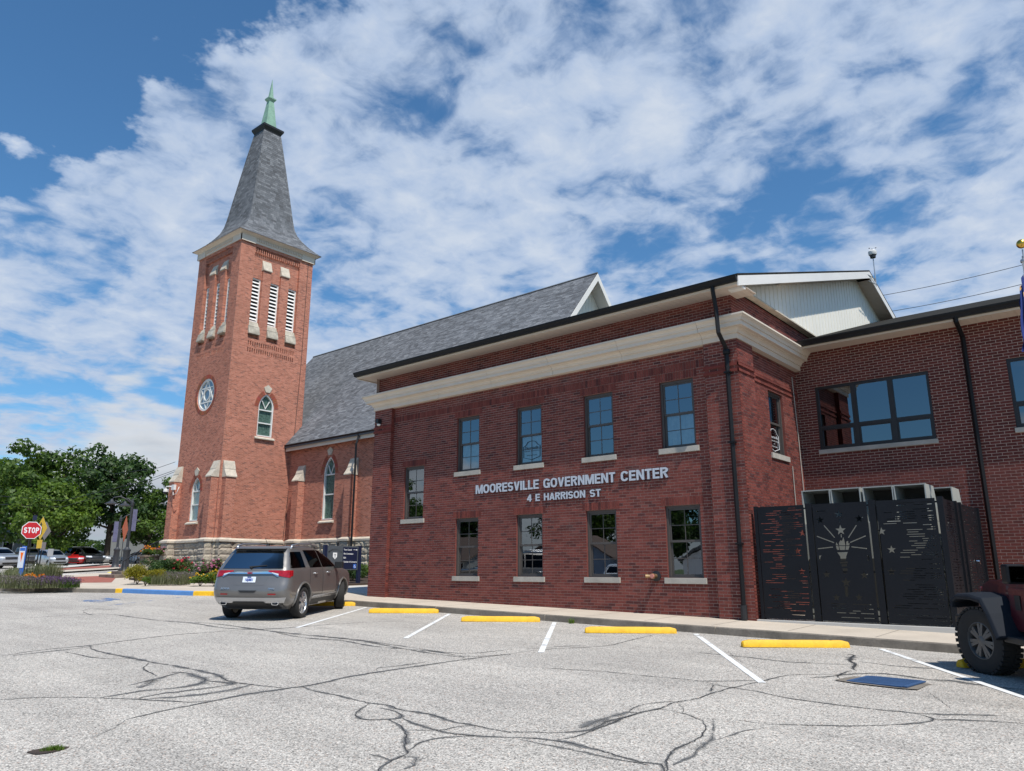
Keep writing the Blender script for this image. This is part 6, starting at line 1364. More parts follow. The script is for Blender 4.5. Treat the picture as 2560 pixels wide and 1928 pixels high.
def wheel(parent, x, y, r, w, side, spokes=6, steer=0.0, rim_r=0.66, twin=True, rimmat='satin', lugs=False, name='wheel'):
    wo = bpy.data.objects.new(name, None); col.objects.link(wo); wo.parent = parent; wo.location = (x, y, r - 0.012); wo.rotation_euler = (0, 0, steer)
    t = MB(); rr = r * rim_r; h = w / 2
    t.lathe([(rr, -h * 0.8), (r * 0.80, -h), (r * 0.94, -h * 0.92), (r * 0.985, -h * 0.74), (r, -h * 0.4), (r, h * 0.4), (r * 0.985, h * 0.74), (r * 0.94, h * 0.92), (r * 0.80, h), (rr, h * 0.8), (rr * 0.97, h * 0.5), (rr * 0.97, -h * 0.5), (rr, -h * 0.8)], (0, 0, 0), 40, M=RYW)
    if lugs:
        for k in range(36):
            for s_ in (-1, 1):
                a = 2 * math.pi * (k + (0.5 if s_ > 0 else 0)) / 36; M4 = Matrix.Rotation(a, 4, 'Y') @ Matrix.Translation((0, s_ * h * 0.62, r * 0.985)); t.box(-0.024, 0.024, -h * 0.36, h * 0.36, -0.012, 0.016, M=M4)
    t.build('tyre', 'rubber', wo, smooth=40, world=False)
    s = MB(); o = side; f = h * 0.72 * o
    s.lathe([(rr * 0.99, -h * 0.6), (rr * 0.99, h * 0.78), (rr * 0.95, h * 0.80), (rr * 0.90, h * 0.62), (rr * 0.88, -h * 0.6)], (0, 0, 0), 36, M=Matrix.Rotation(-math.pi / 2 * o, 4, 'X'))
    for k in range(spokes):
        a0 = 2 * math.pi * k / spokes
        for da in ((-0.14, 0.14) if twin else (0,)):
            M4 = Matrix.Rotation(a0 + da, 4, 'Y'); s.add([tuple(M4 @ Vector(p)) for p in [(-0.018 if twin else -0.03, f, rr * 0.2), (0.018 if twin else 0.03, f, rr * 0.2), (0.022, f * 0.93, rr * 0.93), (-0.022, f * 0.93, rr * 0.93), (-0.02, f * 0.6, rr * 0.2), (0.02, f * 0.6, rr * 0.2), (0.024, f * 0.55, rr * 0.93), (-0.024, f * 0.55, rr * 0.93)]], [(0, 1, 2, 3), (0, 3, 7, 4), (1, 5, 6, 2), (4, 7, 6, 5)])
    s.lathe([(rr * 0.26, h * 0.3), (rr * 0.26, h * 0.72), (rr * 0.12, h * 0.80), (0.0, h * 0.80)], (0, 0, 0), 18, M=Matrix.Rotation(-math.pi / 2 * o, 4, 'X'))
    s.build('rim', rimmat, wo, smooth=35, world=False)
    d = MB(); d.lathe([(rr * 0.9, 0.0), (0.0, 0.001)], (0, 0, 0), 24, M=Matrix.Rotation(-math.pi / 2 * o, 4, 'X')); d.build('brake_disc', 'iron', wo, world=False)
    return wo
def ground_matrix(x, y, rz):
    n = Vector((0.018, -0.0235, 1)).normalized(); f = Vector((math.cos(rz), math.sin(rz), 0)); f = (f - n * f.dot(n)).normalized(); l = n.cross(f)
    return Matrix(((f.x, l.x, n.x, x), (f.y, l.y, n.y, y), (f.z, l.z, n.z, gz(x, y)), (0, 0, 0, 1)))
def make_car(name, label, levels, paint_, wheels, wr, glass, x, y, rz, cat='car', group=None, lamps=(), taper=(0.035, 0.06), cr=0.10, cf=0.16, arch=0.06, wheel_kw={}, glassmat='car_glass', steer=0.0, mirrors=None, far_car=True):
    root = thing(name, label, cat, (0, 0, 0), group=group); root.matrix_basis = ground_matrix(x, y, rz)
    sh = Shell(levels, cr, cf, taper); body = sh.mesh(2 if far_car else 3).build('body', [paint_, 'black_plastic'], root, world=False)
    for wx in wheels:
        cu = MB(); cu.lathe([(wr + arch, -1.3), (wr + arch, 1.3)], (wx, 0, wr), 36, M=RYW); co = cu.build('cut', 'black_plastic', None)
        body.parent = None; boolean_cut(body, co); bpy.data.objects.remove(co); body.parent = root
    # dark inner tub so that the arches stay closed
    tub = MB(); wmax = max(l[3] for l in levels); tub.box(levels[0][1] + 0.25, levels[0][2] - 0.25, -wmax * 0.66, wmax * 0.66, levels[0][0] - 0.02, levels[0][0] + 0.5); tub.build('underbody', 'black_plastic', root, world=False)
    body.data.materials.clear(); body.data.materials.append(MAT[paint_]); body.data.materials.append(MAT['black_plastic'])
    set_smooth(body.data, 32)
    for i, wx in enumerate(wheels):
        for sd in (-1, 1): wheel(root, wx, sd * (wmax - 0.135), wr, 0.24 if wr > 0.34 else 0.20, sd, steer=steer if wx == max(wheels) else 0.0, **wheel_kw)
    for g in glass:
        kind, c = g[0], g[1]
        if kind == 'side':
            for sd in (-1, 1):
                b = MB(); patch(b, lambda a, z: (a, sd * (sh.side_y(a, z) + 0.006), z), c); b.build('side_window', glassmat, root, smooth=True, world=False, recalc=False)
        else:
            fr_ = kind == 'front'; b = MB(); patch(b, lambda a, z: (sh.end_x(a, z, fr_) + (0.008 if fr_ else -0.008), a, z), c, 12, 6); b.build('windscreen' if fr_ else 'rear_window', glassmat, root, smooth=True, world=False, recalc=False)
    for nm, mat, kind, c in lamps:
        fr_ = kind.startswith('front')
        for sd in ((-1, 1) if kind.endswith('pair') else (1,)):
            b = MB(); patch(b, lambda a, z: (sh.end_x(a, z, fr_) + (0.012 if fr_ else -0.012), sd * a, z), c, 10, 4); b.build(nm, mat, root, smooth=True, world=False, recalc=False)
    if mirrors:
        mx, mz = mirrors
        for sd in (-1, 1):
            yy = sh.side_y(mx, mz); b = MB(); b.box(mx - 0.05, mx + 0.09, sd * (yy + 0.03), sd * (yy + 0.24), mz - 0.02, mz + 0.15); b.box(mx, mx + 0.06, sd * (yy - 0.03), sd * (yy + 0.05), mz - 0.01, mz + 0.03); b.build('mirror', 'black_plastic', root, world=False, bevel=0.015)
    return root, sh
# ---- the grey SUV
SUVL = [(0.24, 0.42, 4.50, 0.80, .20, .40), (0.36, 0.16, 4.78, 0.90, .24, .45), (0.50, 0.045, 4.88, 0.945, .25, .45), (0.64, 0.0, 4.91, 0.955, .24, .42), (0.78, 0.03, 4.90, 0.958, .22, .40), (0.90, 0.075, 4.86, 0.957, .22, .40), (1.00, 0.10, 4.70, 0.95, .22, .40), (1.07, 0.115, 4.35, 0.94, .22, .40), (1.125, 0.13, 3.76, 0.925, .22, .30), (1.25, 0.22, 3.50, 0.875, .20, .26), (1.40, 0.335, 3.16, 0.815, .18, .24), (1.54, 0.445, 2.78, 0.755, .17, .22), (1.63, 0.52, 2.46, 0.70, .17, .22), (1.675, 0.62, 2.12, 0.62, .17, .22), (1.69, 0.95, 1.80, 0.34, .15, .15)]
hd = math.atan2(0.83, -0.557); ax = Vector((-0.72, -5.41)); pr_ = ax - Vector((math.cos(hd), math.sin(hd))) * 1.05
suv, sh = make_car('parked_suv', 'grey mid-size SUV parked nose-in beside the church, seen from behind', SUVL, 'suv_paint', (1.05, 3.91), 0.372,
    [('side', [(0.34, 1.17), (1.14, 1.17), (1.12, 1.54), (0.58, 1.54)]), ('side', [(1.42, 1.16), (2.22, 1.155), (2.16, 1.575), (1.30, 1.575)]), ('side', [(2.27, 1.155), (3.34, 1.145), (2.70, 1.55), (2.21, 1.575)]), ('rear', [(-0.86, 1.165), (0.86, 1.165), (0.70, 1.565), (-0.70, 1.565)]), ('front', [(-0.82, 1.17), (0.82, 1.17), (0.64, 1.58), (-0.64, 1.58)])],
    pr_.x, pr_.y, hd, 'car', None, [('headlight', 'lamp_clear', 'front pair', [(0.45, 0.80), (0.86, 0.80), (0.86, 0.93), (0.45, 0.92)]), ('grille', 'black_plastic', 'front', [(-0.4, 0.60), (0.4, 0.60), (0.4, 0.92), (-0.4, 0.92)])],
    wheel_kw=dict(spokes=6, rim_r=0.70), steer=0.40, mirrors=(3.20, 1.12), far_car=False)
def rear_patch(name, mat, c, off=0.014, nu=10, nv=4, parent=None, thick=0.0, mir=False):
    for sd in ((-1, 1) if mir else (1,)):
        b = MB(); patch(b, lambda a, z: (sh.end_x(a, z) - off, sd * a, z), c, nu, nv); o = b.build(name, mat, parent or suv, smooth=True, world=False, recalc=False)
    return o
rear_patch('tail_light', 'tail_red', [(0.42, 1.065), (0.90, 0.955), (0.90, 1.125), (0.42, 1.125)], mir=True)
for sd in (-1, 1):
    b = MB(); patch(b, lambda a, z: (a, sd * (sh.side_y(a, z) + 0.01), z), [(0.17, 0.965), (0.36, 1.00), (0.40, 1.12), (0.19, 1.12)], 6, 4); b.build('tail_light_side', 'tail_red', suv, smooth=True, world=False, recalc=False)
rear_patch('reverse_lamp', 'lamp_clear', [(0.50, 1.055), (0.66, 1.015), (0.66, 1.05), (0.50, 1.085)], 0.018, mir=True)
rear_patch('chrome_bar', 'chrome', [(-0.56, 1.045), (0.56, 1.045), (0.42, 1.10), (-0.42, 1.10)], 0.03, 14)
rear_patch('chrome_wing', 'chrome', [(0.50, 1.06), (0.66, 0.985), (0.68, 1.005), (0.44, 1.095)], 0.026, 6, mir=True)
rear_patch('plate_recess', 'suv_paint', [(-0.36, 0.80), (0.36, 0.80), (0.42, 0.985), (-0.42, 0.985)], 0.004)
lp = rear_patch('license_plate', 'plate_white', [(-0.155, 0.86), (0.155, 0.86), (0.155, 0.985), (-0.155, 0.985)], 0.02)
LM = lambda y, z, o: Matrix.Translation((sh.end_x(abs(y), z) - o, y, z)) @ Matrix.Rotation(-math.pi / 2, 4, 'Z') @ Matrix.Rotation(math.pi / 2 - 0.18, 4, 'X')
def suv_text(body, y, z, s, mat, o, nm): 
    t = text_obj(nm, body, s, mat, None, LM(y, z, o), 0.002, 0.002, 'CENTER'); t.parent = suv; return t
suv_text('1BJ8E1', 0, 0.895, 0.075, 'plate_blue', 0.026, 'plate_text'); suv_text('INDIANA', 0, 0.968, 0.022, 'plate_blue', 0.026, 'plate_text')
suv_text('GMC', 0, 1.052, 0.055, 'tail_red', 0.042, 'emblem'); suv_text('ACADIA', 0.55, 0.71, 0.055, 'satin', 0.012, 'badge'); suv_text('DENALI', -0.55, 0.71, 0.045, 'satin', 0.012, 'badge')
rear_patch('reflector', 'tail_red', [(0.48, 0.585), (0.66, 0.585), (0.66, 0.615), (0.48, 0.615)], 0.012, 4, 1, mir=True)
rear_patch('bumper_step', 'black_plastic', [(-0.16, 0.635), (0.16, 0.635), (0.22, 0.685), (-0.22, 0.685)], 0.012)
rear_patch('bumper_trim', 'satin', [(-0.80, 0.40), (0.80, 0.40), (0.86, 0.525), (-0.86, 0.525)], 0.012, 16)
rear_patch('bumper_insert', 'black_plastic', [(-0.46, 0.33), (0.46, 0.33), (0.36, 0.43), (-0.36, 0.43)], 0.024, 10)
rear_patch('valance', 'black_plastic', [(-0.86, 0.26), (0.86, 0.26), (0.88, 0.395), (-0.88, 0.395)], 0.008, 16)
for sd in (-1, 1):
    e = MB(); q = [(0.085 * math.copysign(abs(math.cos(a)) ** 0.6, math.cos(a)), 0.042 * math.copysign(abs(math.sin(a)) ** 0.6, math.sin(a))) for a in frange(0, 2 * math.pi, 21)[:-1]]; xx = sh.end_x(0.62, 0.40) - 0.03
    q2 = [(u * 0.78, v * 0.72) for u, v in q]; ring(e, lambda u, v, d: (xx - d, sd * 0.62 + u, 0.395 + v), q, q2, -0.16, 0.0); eo = e.build('exhaust_tip', 'chrome', suv, world=False)
    v, f = plate(q, []); g = MB(); g.add([(xx + 0.05, sd * 0.62 + u * 0.95, 0.395 + w * 0.95) for u, w in v], f); g.build('exhaust_bore', 'dark_room', eo, world=False, recalc=False)
b = MB(); b.tube([(0.75, -0.5, 0.30), (0.72, 0.5, 0.30)], 0.09, 10); b.tube([(1.05, -0.75, 0.36), (1.05, 0.75, 0.36)], 0.05, 8); b.build('muffler', 'steel', suv, world=False, smooth=True)
# roof rails, antenna, wiper, spoiler lip, handles, seams, arch trims
for sd in (-1, 1):
    zt = lambda x: 1.655
    yy = lambda x: sd * (sh.side_y(x, 1.60) - 0.03); b = MB(); b.tube([(0.72, yy(0.8), 1.60), (0.80, yy(0.9), 1.685), (1.1, yy(1.1), 1.72), (1.9, yy(1.9), 1.725), (2.3, yy(2.2), 1.69), (2.42, yy(2.3), 1.60)], [0.03, 0.026, 0.022, 0.022, 0.026, 0.03], 8); b.build('roof_rail', 'satin', suv, smooth=True, world=False)
    for hx in (1.72, 2.62): MB().tube([(hx - 0.10, sd * (sh.side_y(hx - .1, 1.02) + 0.0), 1.02), (hx - 0.07, sd * (sh.side_y(hx, 1.02) + 0.03), 1.02), (hx + 0.07, sd * (sh.side_y(hx, 1.02) + 0.03), 1.015), (hx + 0.10, sd * (sh.side_y(hx + .1, 1.015)), 1.015)], 0.015, 8).build('door_handle', 'satin', suv, smooth=True, world=False)
    for xx in (1.36, 2.24, 3.30):
        P = [(xx + (0.10 * (z - 0.7) if xx < 2 else 0.0), sd * (sh.side_y(xx, z) + 0.0015), z) for z in frange(0.42, 1.12, 9)]; MB().tube(P, 0.0045, 4).build('door_seam', 'black_plastic', suv, world=False)
    b = MB(); patch(b, lambda a, z: (a, sd * (sh.side_y(a, z) + 0.008), z), [(1.50, 0.30), (3.45, 0.30), (3.45, 0.40), (1.50, 0.40)], 10, 2); b.build('sill_trim', 'black_plastic', suv, smooth=True, world=False, recalc=False)
    b = MB(); patch(b, lambda a, z: (a, sd * (sh.side_y(a, z) + 0.012), z), [(1.62, 0.455), (3.36, 0.47), (3.36, 0.50), (1.62, 0.49)], 10, 1); b.build('chrome_strip', 'satin', suv, smooth=True, world=False, recalc=False)
    for wx in (1.05, 3.91):
        P = [(wx + 0.455 * math.cos(a), sd * (sh.side_y(min(4.7, max(0.3, wx + 0.455 * math.cos(a))), min(1.0, 0.372 + 0.455 * math.sin(a))) + 0.004), 0.372 + 0.455 * math.sin(a)) for a in frange(R(-8), R(188), 22)]; MB().tube(P, 0.026, 6).build('arch_trim', 'suv_paint', suv, smooth=True, world=False)
MB().tube([(sh.end_x(0.05, 1.17) - 0.02, -0.02, 1.165), (sh.end_x(0.2, 1.2) - 0.03, 0.05, 1.20), (sh.end_x(0.3, 1.25) - 0.03, -0.34, 1.235)], [0.022, 0.02, 0.01], 6).build('rear_wiper', 'black_plastic', suv, world=False)
b = MB(); patch(b, lambda a, z: (sh.end_x(a * 0.9, 1.60) - 0.10 + 0.35 * z, a, 1.615 + 0.03 * z), [(-0.66, 0), (0.66, 0), (0.62, 1), (-0.62, 1)], 12, 3); b.build('spoiler', 'suv_paint', suv, smooth=True, world=False, recalc=False)
b = MB(); patch(b, lambda a, z: (sh.end_x(a, z) - 0.014, a, z), [(-0.30, 1.545), (0.30, 1.545), (0.30, 1.575), (-0.30, 1.575)], 6, 1); b.build('brake_light', 'black_plastic', suv, world=False, recalc=False)
b = MB(); b.prism([(0, 0), (0.16, 0.0), (0.05, 0.05)], lambda u, v, d: (0.90 + u, d, 1.685 + v), -0.025, 0.025); b.tube([(0.92, 0, 1.72), (0.78, 0, 1.86)], 0.006, 5); b.build('antenna', 'black_plastic', suv, world=False)

# ---- the maroon off-roader at the right edge (boxy body, separate flares)
jh = math.atan2(0.81, -0.585); fl_w = Vector((13.98, -3.72)); nl = Vector((-math.sin(jh), math.cos(jh))); fwv = Vector((math.cos(jh), math.sin(jh)))
# local frame: x forward, origin on the ground below the middle of the front axle
o_ = fl_w - nl * 0.80
jeep = thing('off_road_vehicle', 'maroon boxy off-road vehicle with wide black flares cut by the right edge', 'car', (0, 0, 0)); jeep.matrix_basis = ground_matrix(o_.x, o_.y, jh)
WR = 0.43
for sx in (0.0, -3.0):
    for sd in (-1, 1): wheel(jeep, sx, sd * 0.80, WR, 0.29, sd, spokes=7, rim_r=0.56, twin=True, rimmat='jeep_rim', lugs=True, steer=0.22 if sx == 0 else 0)
def jbox(nm, mat, *a, bev=0.02): return MB().box(*a).build(nm, mat, jeep, world=False, bevel=bev)
b = MB(); hood = [(0.42, 1.06), (0.40, 1.13), (0.20, 1.20), (-0.95, 1.27), (-0.95, 0.80), (0.42, 0.78)]
for sd in (0,):
    n = len(hood)
    v = [(x, y * (0.60 if x > 0 else 0.66), z) for y in (-1, 1) for x, z in hood]; b.add(v, [tuple(range(n - 1, -1, -1)), tuple(range(n, 2 * n))] + [(i, (i + 1) % n, n + (i + 1) % n, n + i) for i in range(n)])
b.build('hood', 'jeep_paint', jeep, world=False, bevel=0.035, smooth=30)
b = MB(); b.box(-3.55, -0.955, -0.78, 0.78, 0.52, 1.22); b.build('tub', 'jeep_paint', jeep, world=False, bevel=0.03)
for sd in (-1, 1):
    for xa, xb in ((-1.95, -1.0), (-2.75, -1.97)): MB().box(xa, xb, sd * 0.781, sd * 0.80, 0.60, 1.20).build('door', 'jeep_paint', jeep, world=False, bevel=0.008)
    MB().box(-3.0, -0.52, sd * 0.62, sd * 0.86, 0.46, 0.54).build('side_step', 'black_plastic', jeep, world=False, bevel=0.015)
    MB().box(-0.9, -0.45, sd * 0.655, sd * 0.70, 0.60, 1.12).build('cowl_side', 'jeep_paint', jeep, world=False, bevel=0.01)
    MB().box(-0.72, -0.60, sd * 0.701, sd * 0.712, 0.86, 1.04).build('fender_vent', 'black_plastic', jeep, world=False)
    t = text_obj('badge', 'Jeep', 0.07, 'satin', None, (Matrix.Translation((-0.78, 0.704, 0.72)) @ Matrix.Rotation(math.pi, 4, 'Z') if sd > 0 else Matrix.Translation((-0.9, -0.704, 0.72))) @ Matrix.Rotation(math.pi / 2, 4, 'X'), 0.001); t.parent = jeep
    # flat-topped flare: swept section along the arch, wide top
    path = [(0.60, 0.83), (0.56, 0.94), (0.40, 1.005), (0.05, 1.02), (-0.26, 0.985), (-0.42, 0.80), (-0.60, 0.52)]
    f = MB(); prof_ = [(0.58, 0.03), (0.95, 0.0), (0.98, -0.035), (0.97, -0.075), (0.93, -0.08), (0.58, -0.03)]; m = len(prof_)
    for i, (x, z) in enumerate(path):
        a, c = Vector(path[max(0, i - 1)]), Vector(path[min(len(path) - 1, i + 1)]); d = (c - a).normalized(); nv_ = Vector((d.y, -d.x)); nv_ = nv_ if nv_.y > -0.2 and (nv_.x * 0 + nv_.y) > 0 or nv_.x < 0 else nv_
        nv_ = Vector((-d.y, d.x)) if Vector((-d.y, d.x)).dot(Vector((x - 0.0, z - 0.43))) > 0 else Vector((d.y, -d.x))
        f.v += [(x + nv_.x * q, sd * y, z + nv_.y * q) for y, q in prof_]
    for i in range(len(path) - 1):
        for k in range(m): f.f.append((i * m + k, (i + 1) * m + k, (i + 1) * m + (k + 1) % m, i * m + (k + 1) % m)); f.m.append(0); f.t.append(None)
    f.f += [tuple(range(m)), tuple(range((len(path) - 1) * m, len(path) * m))]; f.m += [0, 0]; f.t += [None, None]
    f.build('fender_flare', 'slate_plastic', jeep, world=False, bevel=0.012)
    f = MB(); f.prism([(-3.5, 0.62), (-3.42, 0.94), (-3.25, 1.0), (-2.72, 1.0), (-2.52, 0.9), (-2.42, 0.6), (-2.47, 0.6), (-2.6, 0.86), (-2.75, 0.93), (-3.22, 0.93), (-3.36, 0.88), (-3.44, 0.62)], lambda u, v, d: (u, sd * d, v), 0.70, 0.96); f.build('fender_flare', 'slate_plastic', jeep, world=False, bevel=0.012)
    MB().box(-1.18, -1.02, sd * 0.84, sd * 1.06, 1.20, 1.44).build('mirror', 'fence_black', jeep, world=False, bevel=0.03); MB().box(-1.10, -1.04, sd * 0.78, sd * 0.86, 1.22, 1.28).build('mirror_arm', 'black_plastic', jeep, world=False)
    MB().box(-1.186, -1.181, sd * 0.865, sd * 1.035, 1.225, 1.415).build('mirror_glass', 'car_glass', jeep, world=False)
    for xa, xb in ((-1.93, -1.12), (-2.73, -1.99)): MB().box(xa, xb, sd * 0.70, sd * 0.705, 1.26, 1.68).build('side_window', 'car_glass', jeep, world=False)
MB().box(-3.55, -1.15, -0.74, 0.74, 1.70, 1.82).build('hard_top', 'black_plastic', jeep, world=False, bevel=0.04)
for sd in (-1, 1):
    b = MB(); b.tube([(-0.95, sd * 0.68, 1.24), (-1.20, sd * 0.66, 1.72)], 0.035, 6); b.build('pillar', 'jeep_paint', jeep, world=False)
    for xx in (-1.96, -2.76, -3.5): MB().box(xx - 0.04, xx + 0.04, sd * 0.685, sd * 0.725, 1.22, 1.71).build('pillar', 'black_plastic', jeep, world=False)
b = MB(); b.add([(-0.96, -0.64, 1.27), (-0.96, 0.64, 1.27), (-1.19, 0.62, 1.70), (-1.19, -0.62, 1.70)], [(0, 1, 2, 3)]); b.build('windscreen', 'car_glass', jeep, world=False, recalc=False)
MB().box(-3.56, -3.555, -0.66, 0.66, 1.26, 1.68).build('rear_window', 'car_glass', jeep, world=False)
MB().box(0.43, 0.50, -0.60, 0.60, 0.72, 1.10).build('grille', 'jeep_paint', jeep, world=False, bevel=0.02)
for k in range(7): MB().box(0.501, 0.506, -0.30 + k * 0.1 - 0.03, -0.30 + k * 0.1 + 0.03, 0.80, 1.04).build('grille_slot', 'dark_room', jeep, world=False)
for sd in (-1, 1): MB().lathe([(0.0, 0.03), (0.085, 0.02), (0.09, 0.0)], (0.50, sd * 0.46, 0.95), 16, M=Matrix.Rotation(math.pi / 2, 4, 'Y')).build('headlight', 'lamp_clear', jeep, world=False, smooth=True)
MB().box(0.62, 0.82, -0.82, 0.82, 0.52, 0.70).build('front_bumper', 'black_plastic', jeep, world=False, bevel=0.03); MB().box(-3.75, -3.56, -0.80, 0.80, 0.50, 0.68).build('rear_bumper', 'black_plastic', jeep, world=False, bevel=0.03)
MB().box(-3.3, 0.62, -0.45, 0.45, 0.42, 0.53).build('chassis', 'black_plastic', jeep, world=False)
sp_ = wheel(jeep, -3.72, 0.0, WR, 0.27, 1, spokes=7, rim_r=0.56, rimmat='jeep_rim', name='spare_wheel'); sp_.location = (-3.78, 0, 1.05); sp_.rotation_euler = (0, 0, math.pi / 2)

# ---- cars across the street
SED = [(0.20, 0.45, 4.30, 0.74, .2, .35), (0.34, 0.15, 4.58, 0.86, .25, .4), (0.52, 0.02, 4.68, 0.90, .28, .42), (0.68, 0.0, 4.66, 0.905, .28, .42), (0.82, 0.05, 4.50, 0.89, .26, .4), (0.90, 0.16, 3.95, 0.87, .24, .35), (0.95, 0.45, 3.42, 0.84, .22, .25), (1.10, 0.85, 3.12, 0.76, .18, .22), (1.26, 1.18, 2.80, 0.68, .18, .22), (1.37, 1.45, 2.45, 0.60, .16, .2), (1.41, 1.8, 2.2, 0.40, .15, .15)]
SUVS = [(a, b_, c * 0.94, d, e, f) for a, b_, c, d, e, f in SUVL]
VAN = [(0.22, 0.4, 4.75, 0.82, .2, .4), (0.36, 0.15, 5.02, 0.93, .24, .45), (0.55, 0.03, 5.12, 0.98, .25, .45), (0.72, 0.0, 5.12, 0.99, .24, .42), (0.88, 0.03, 5.02, 0.985, .22, .4), (0.98, 0.05, 4.75, 0.97, .22, .4), (1.06, 0.07, 4.30, 0.95, .22, .3), (1.25, 0.14, 3.95, 0.90, .2, .26), (1.45, 0.24, 3.45, 0.84, .18, .24), (1.62, 0.35, 2.95, 0.77, .17, .22), (1.71, 0.48, 2.6, 0.68, .17, .22), (1.74, 0.9, 2.2, 0.4, .15, .15)]
HAT = [(0.20, 0.35, 3.20, 0.66, .2, .35), (0.34, 0.12, 3.42, 0.78, .25, .4), (0.52, 0.02, 3.52, 0.815, .28, .45), (0.68, 0.0, 3.52, 0.82, .28, .45), (0.82, 0.03, 3.42, 0.81, .26, .42), (0.92, 0.06, 3.10, 0.79, .24, .36), (0.99, 0.10, 2.75, 0.77, .22, .25), (1.15, 0.22, 2.52, 0.71, .18, .22), (1.32, 0.38, 2.2, 0.65, .18, .22), (1.44, 0.55, 1.85, 0.58, .16, .2), (1.49, 0.8, 1.5, 0.40, .15, .15)]
FRONTL = lambda zt, w: [('headlight', 'lamp_clear', 'front pair', [(w * .52, zt - .13), (w * .93, zt - .11), (w * .93, zt + .02), (w * .52, zt)]), ('grille', 'black_plastic', 'front', [(-w * .46, zt - .20), (w * .46, zt - .20), (w * .48, zt), (-w * .48, zt)]), ('lower_grille', 'black_plastic', 'front', [(-w * .6, .34), (w * .6, .34), (w * .62, .48), (-w * .62, .48)]), ('tail_light', 'tail_red', 'rear pair', [(w * .6, zt - .1), (w * .93, zt - .1), (w * .93, zt + .08), (w * .6, zt + .08)])]
GL = {'sed': [('side', [(0.95, 1.0), (2.0, 0.99), (1.95, 1.34), (1.32, 1.32)]), ('side', [(2.05, 0.99), (3.28, 0.97), (2.72, 1.27), (2.0, 1.34)]), ('front', [(-0.76, 1.0), (0.76, 1.0), (0.58, 1.33), (-0.58, 1.33)]), ('rear', [(-0.74, 1.0), (0.74, 1.0), (0.56, 1.33), (-0.56, 1.33)])],
      'suv': [('side', [(0.34, 1.17), (1.14, 1.17), (1.12, 1.54), (0.58, 1.54)]), ('side', [(1.35, 1.16), (2.1, 1.155), (2.04, 1.575), (1.25, 1.575)]), ('side', [(2.15, 1.155), (3.12, 1.145), (2.55, 1.55), (2.09, 1.575)]), ('rear', [(-0.84, 1.165), (0.84, 1.165), (0.68, 1.565), (-0.68, 1.565)]), ('front', [(-0.80, 1.17), (0.80, 1.17), (0.62, 1.58), (-0.62, 1.58)])],
      'van': [('side', [(0.3, 1.12), (1.3, 1.11), (1.28, 1.58), (0.5, 1.58)]), ('side', [(1.4, 1.11), (2.5, 1.10), (2.45, 1.60), (1.38, 1.60)]), ('side', [(2.56, 1.10), (3.9, 1.08), (3.1, 1.52), (2.5, 1.60)]), ('front', [(-0.88, 1.10), (0.88, 1.10), (0.68, 1.62), (-0.68, 1.62)]), ('rear', [(-0.88, 1.12), (0.88, 1.12), (0.70, 1.6), (-0.70, 1.6)])],
      'hat': [('side', [(0.35, 1.03), (1.3, 1.02), (1.28, 1.38), (0.62, 1.36)]), ('side', [(1.36, 1.02), (2.62, 1.0), (2.14, 1.32), (1.33, 1.39)]), ('front', [(-0.70, 1.02), (0.70, 1.02), (0.55, 1.38), (-0.55, 1.38)]), ('rear', [(-0.68, 1.04), (0.68, 1.04), (0.54, 1.36), (-0.54, 1.36)])]}
def bgcar(label, kind, paint_, px, py, yaw_off, nm, wr=0.32, depth=None, extra=None):
    # px, py: photograph pixel where the middle of the near bumper meets the ground; yaw_off: degrees the nose turns away from facing the camera
    p = gw(px, py); lv = {'sed': SED, 'suv': SUVS, 'van': VAN, 'hat': HAT}[kind]; L = max(l[2] for l in lv); wh = {'sed': (0.95, 3.72), 'suv': (1.0, 3.66), 'van': (1.05, 4.12), 'hat': (0.62, 2.92)}[kind]; zt = {'sed': .72, 'suv': .92, 'van': .88, 'hat': .80}[kind]; w = {'sed': .9, 'suv': .95, 'van': .98, 'hat': .81}[kind]
    to = (CAM - p).to_2d(); a = math.atan2(to.y, to.x) + R(yaw_off); q = p.to_2d() - Vector((math.cos(a), math.sin(a))) * L
    return make_car(nm, label, lv, paint_, wh, wr, GL[kind], q.x, q.y, a, 'car', 'cars parked across the street', FRONTL(zt, w), wheel_kw=dict(spokes=7, twin=False), mirrors=({'sed': 3.1, 'suv': 3.0, 'van': 3.75, 'hat': 2.45}[kind], {'sed': .98, 'suv': 1.12, 'van': 1.08, 'hat': 1.0}[kind]), glassmat='car_glass')
p4 = lambda x, y: px4(x, y)
c1, _ = bgcar('silver compact SUV with amber side lamp, leftmost of the cars across the street', 'suv', 'silver_paint', *p4(140, 765), 24, 'parked_car', 0.35)
bgcar('dark grey SUV half hidden behind the blue post and stop sign pole', 'suv', 'grey_paint', *p4(420, 735), 10, 'parked_car', 0.35)
bgcar('small silver hatchback with rounded nose left of the red car', 'hat', 'silver_paint', *p4(790, 745), 22, 'parked_car', 0.29)
bgcar('bright red car squeezed between the silver hatchback and the black minivan', 'sed', 'red_paint', *p4(950, 716), -20, 'parked_car')
bgcar('black minivan facing the street left of the white cars', 'van', 'black_paint', *p4(1280, 712), 26, 'parked_car', 0.34)
bgcar('dark sedan just behind the black minivan', 'sed', 'grey_paint', *p4(1440, 668), 20, 'parked_car')
bgcar('silver sedan partly hidden by the street lamp bases', 'sed', 'silver_paint', *p4(1500, 690), 48, 'parked_car')
bgcar('white sedan right of the street lamp bases', 'sed', 'white_paint', *p4(1650, 676), -35, 'parked_car')
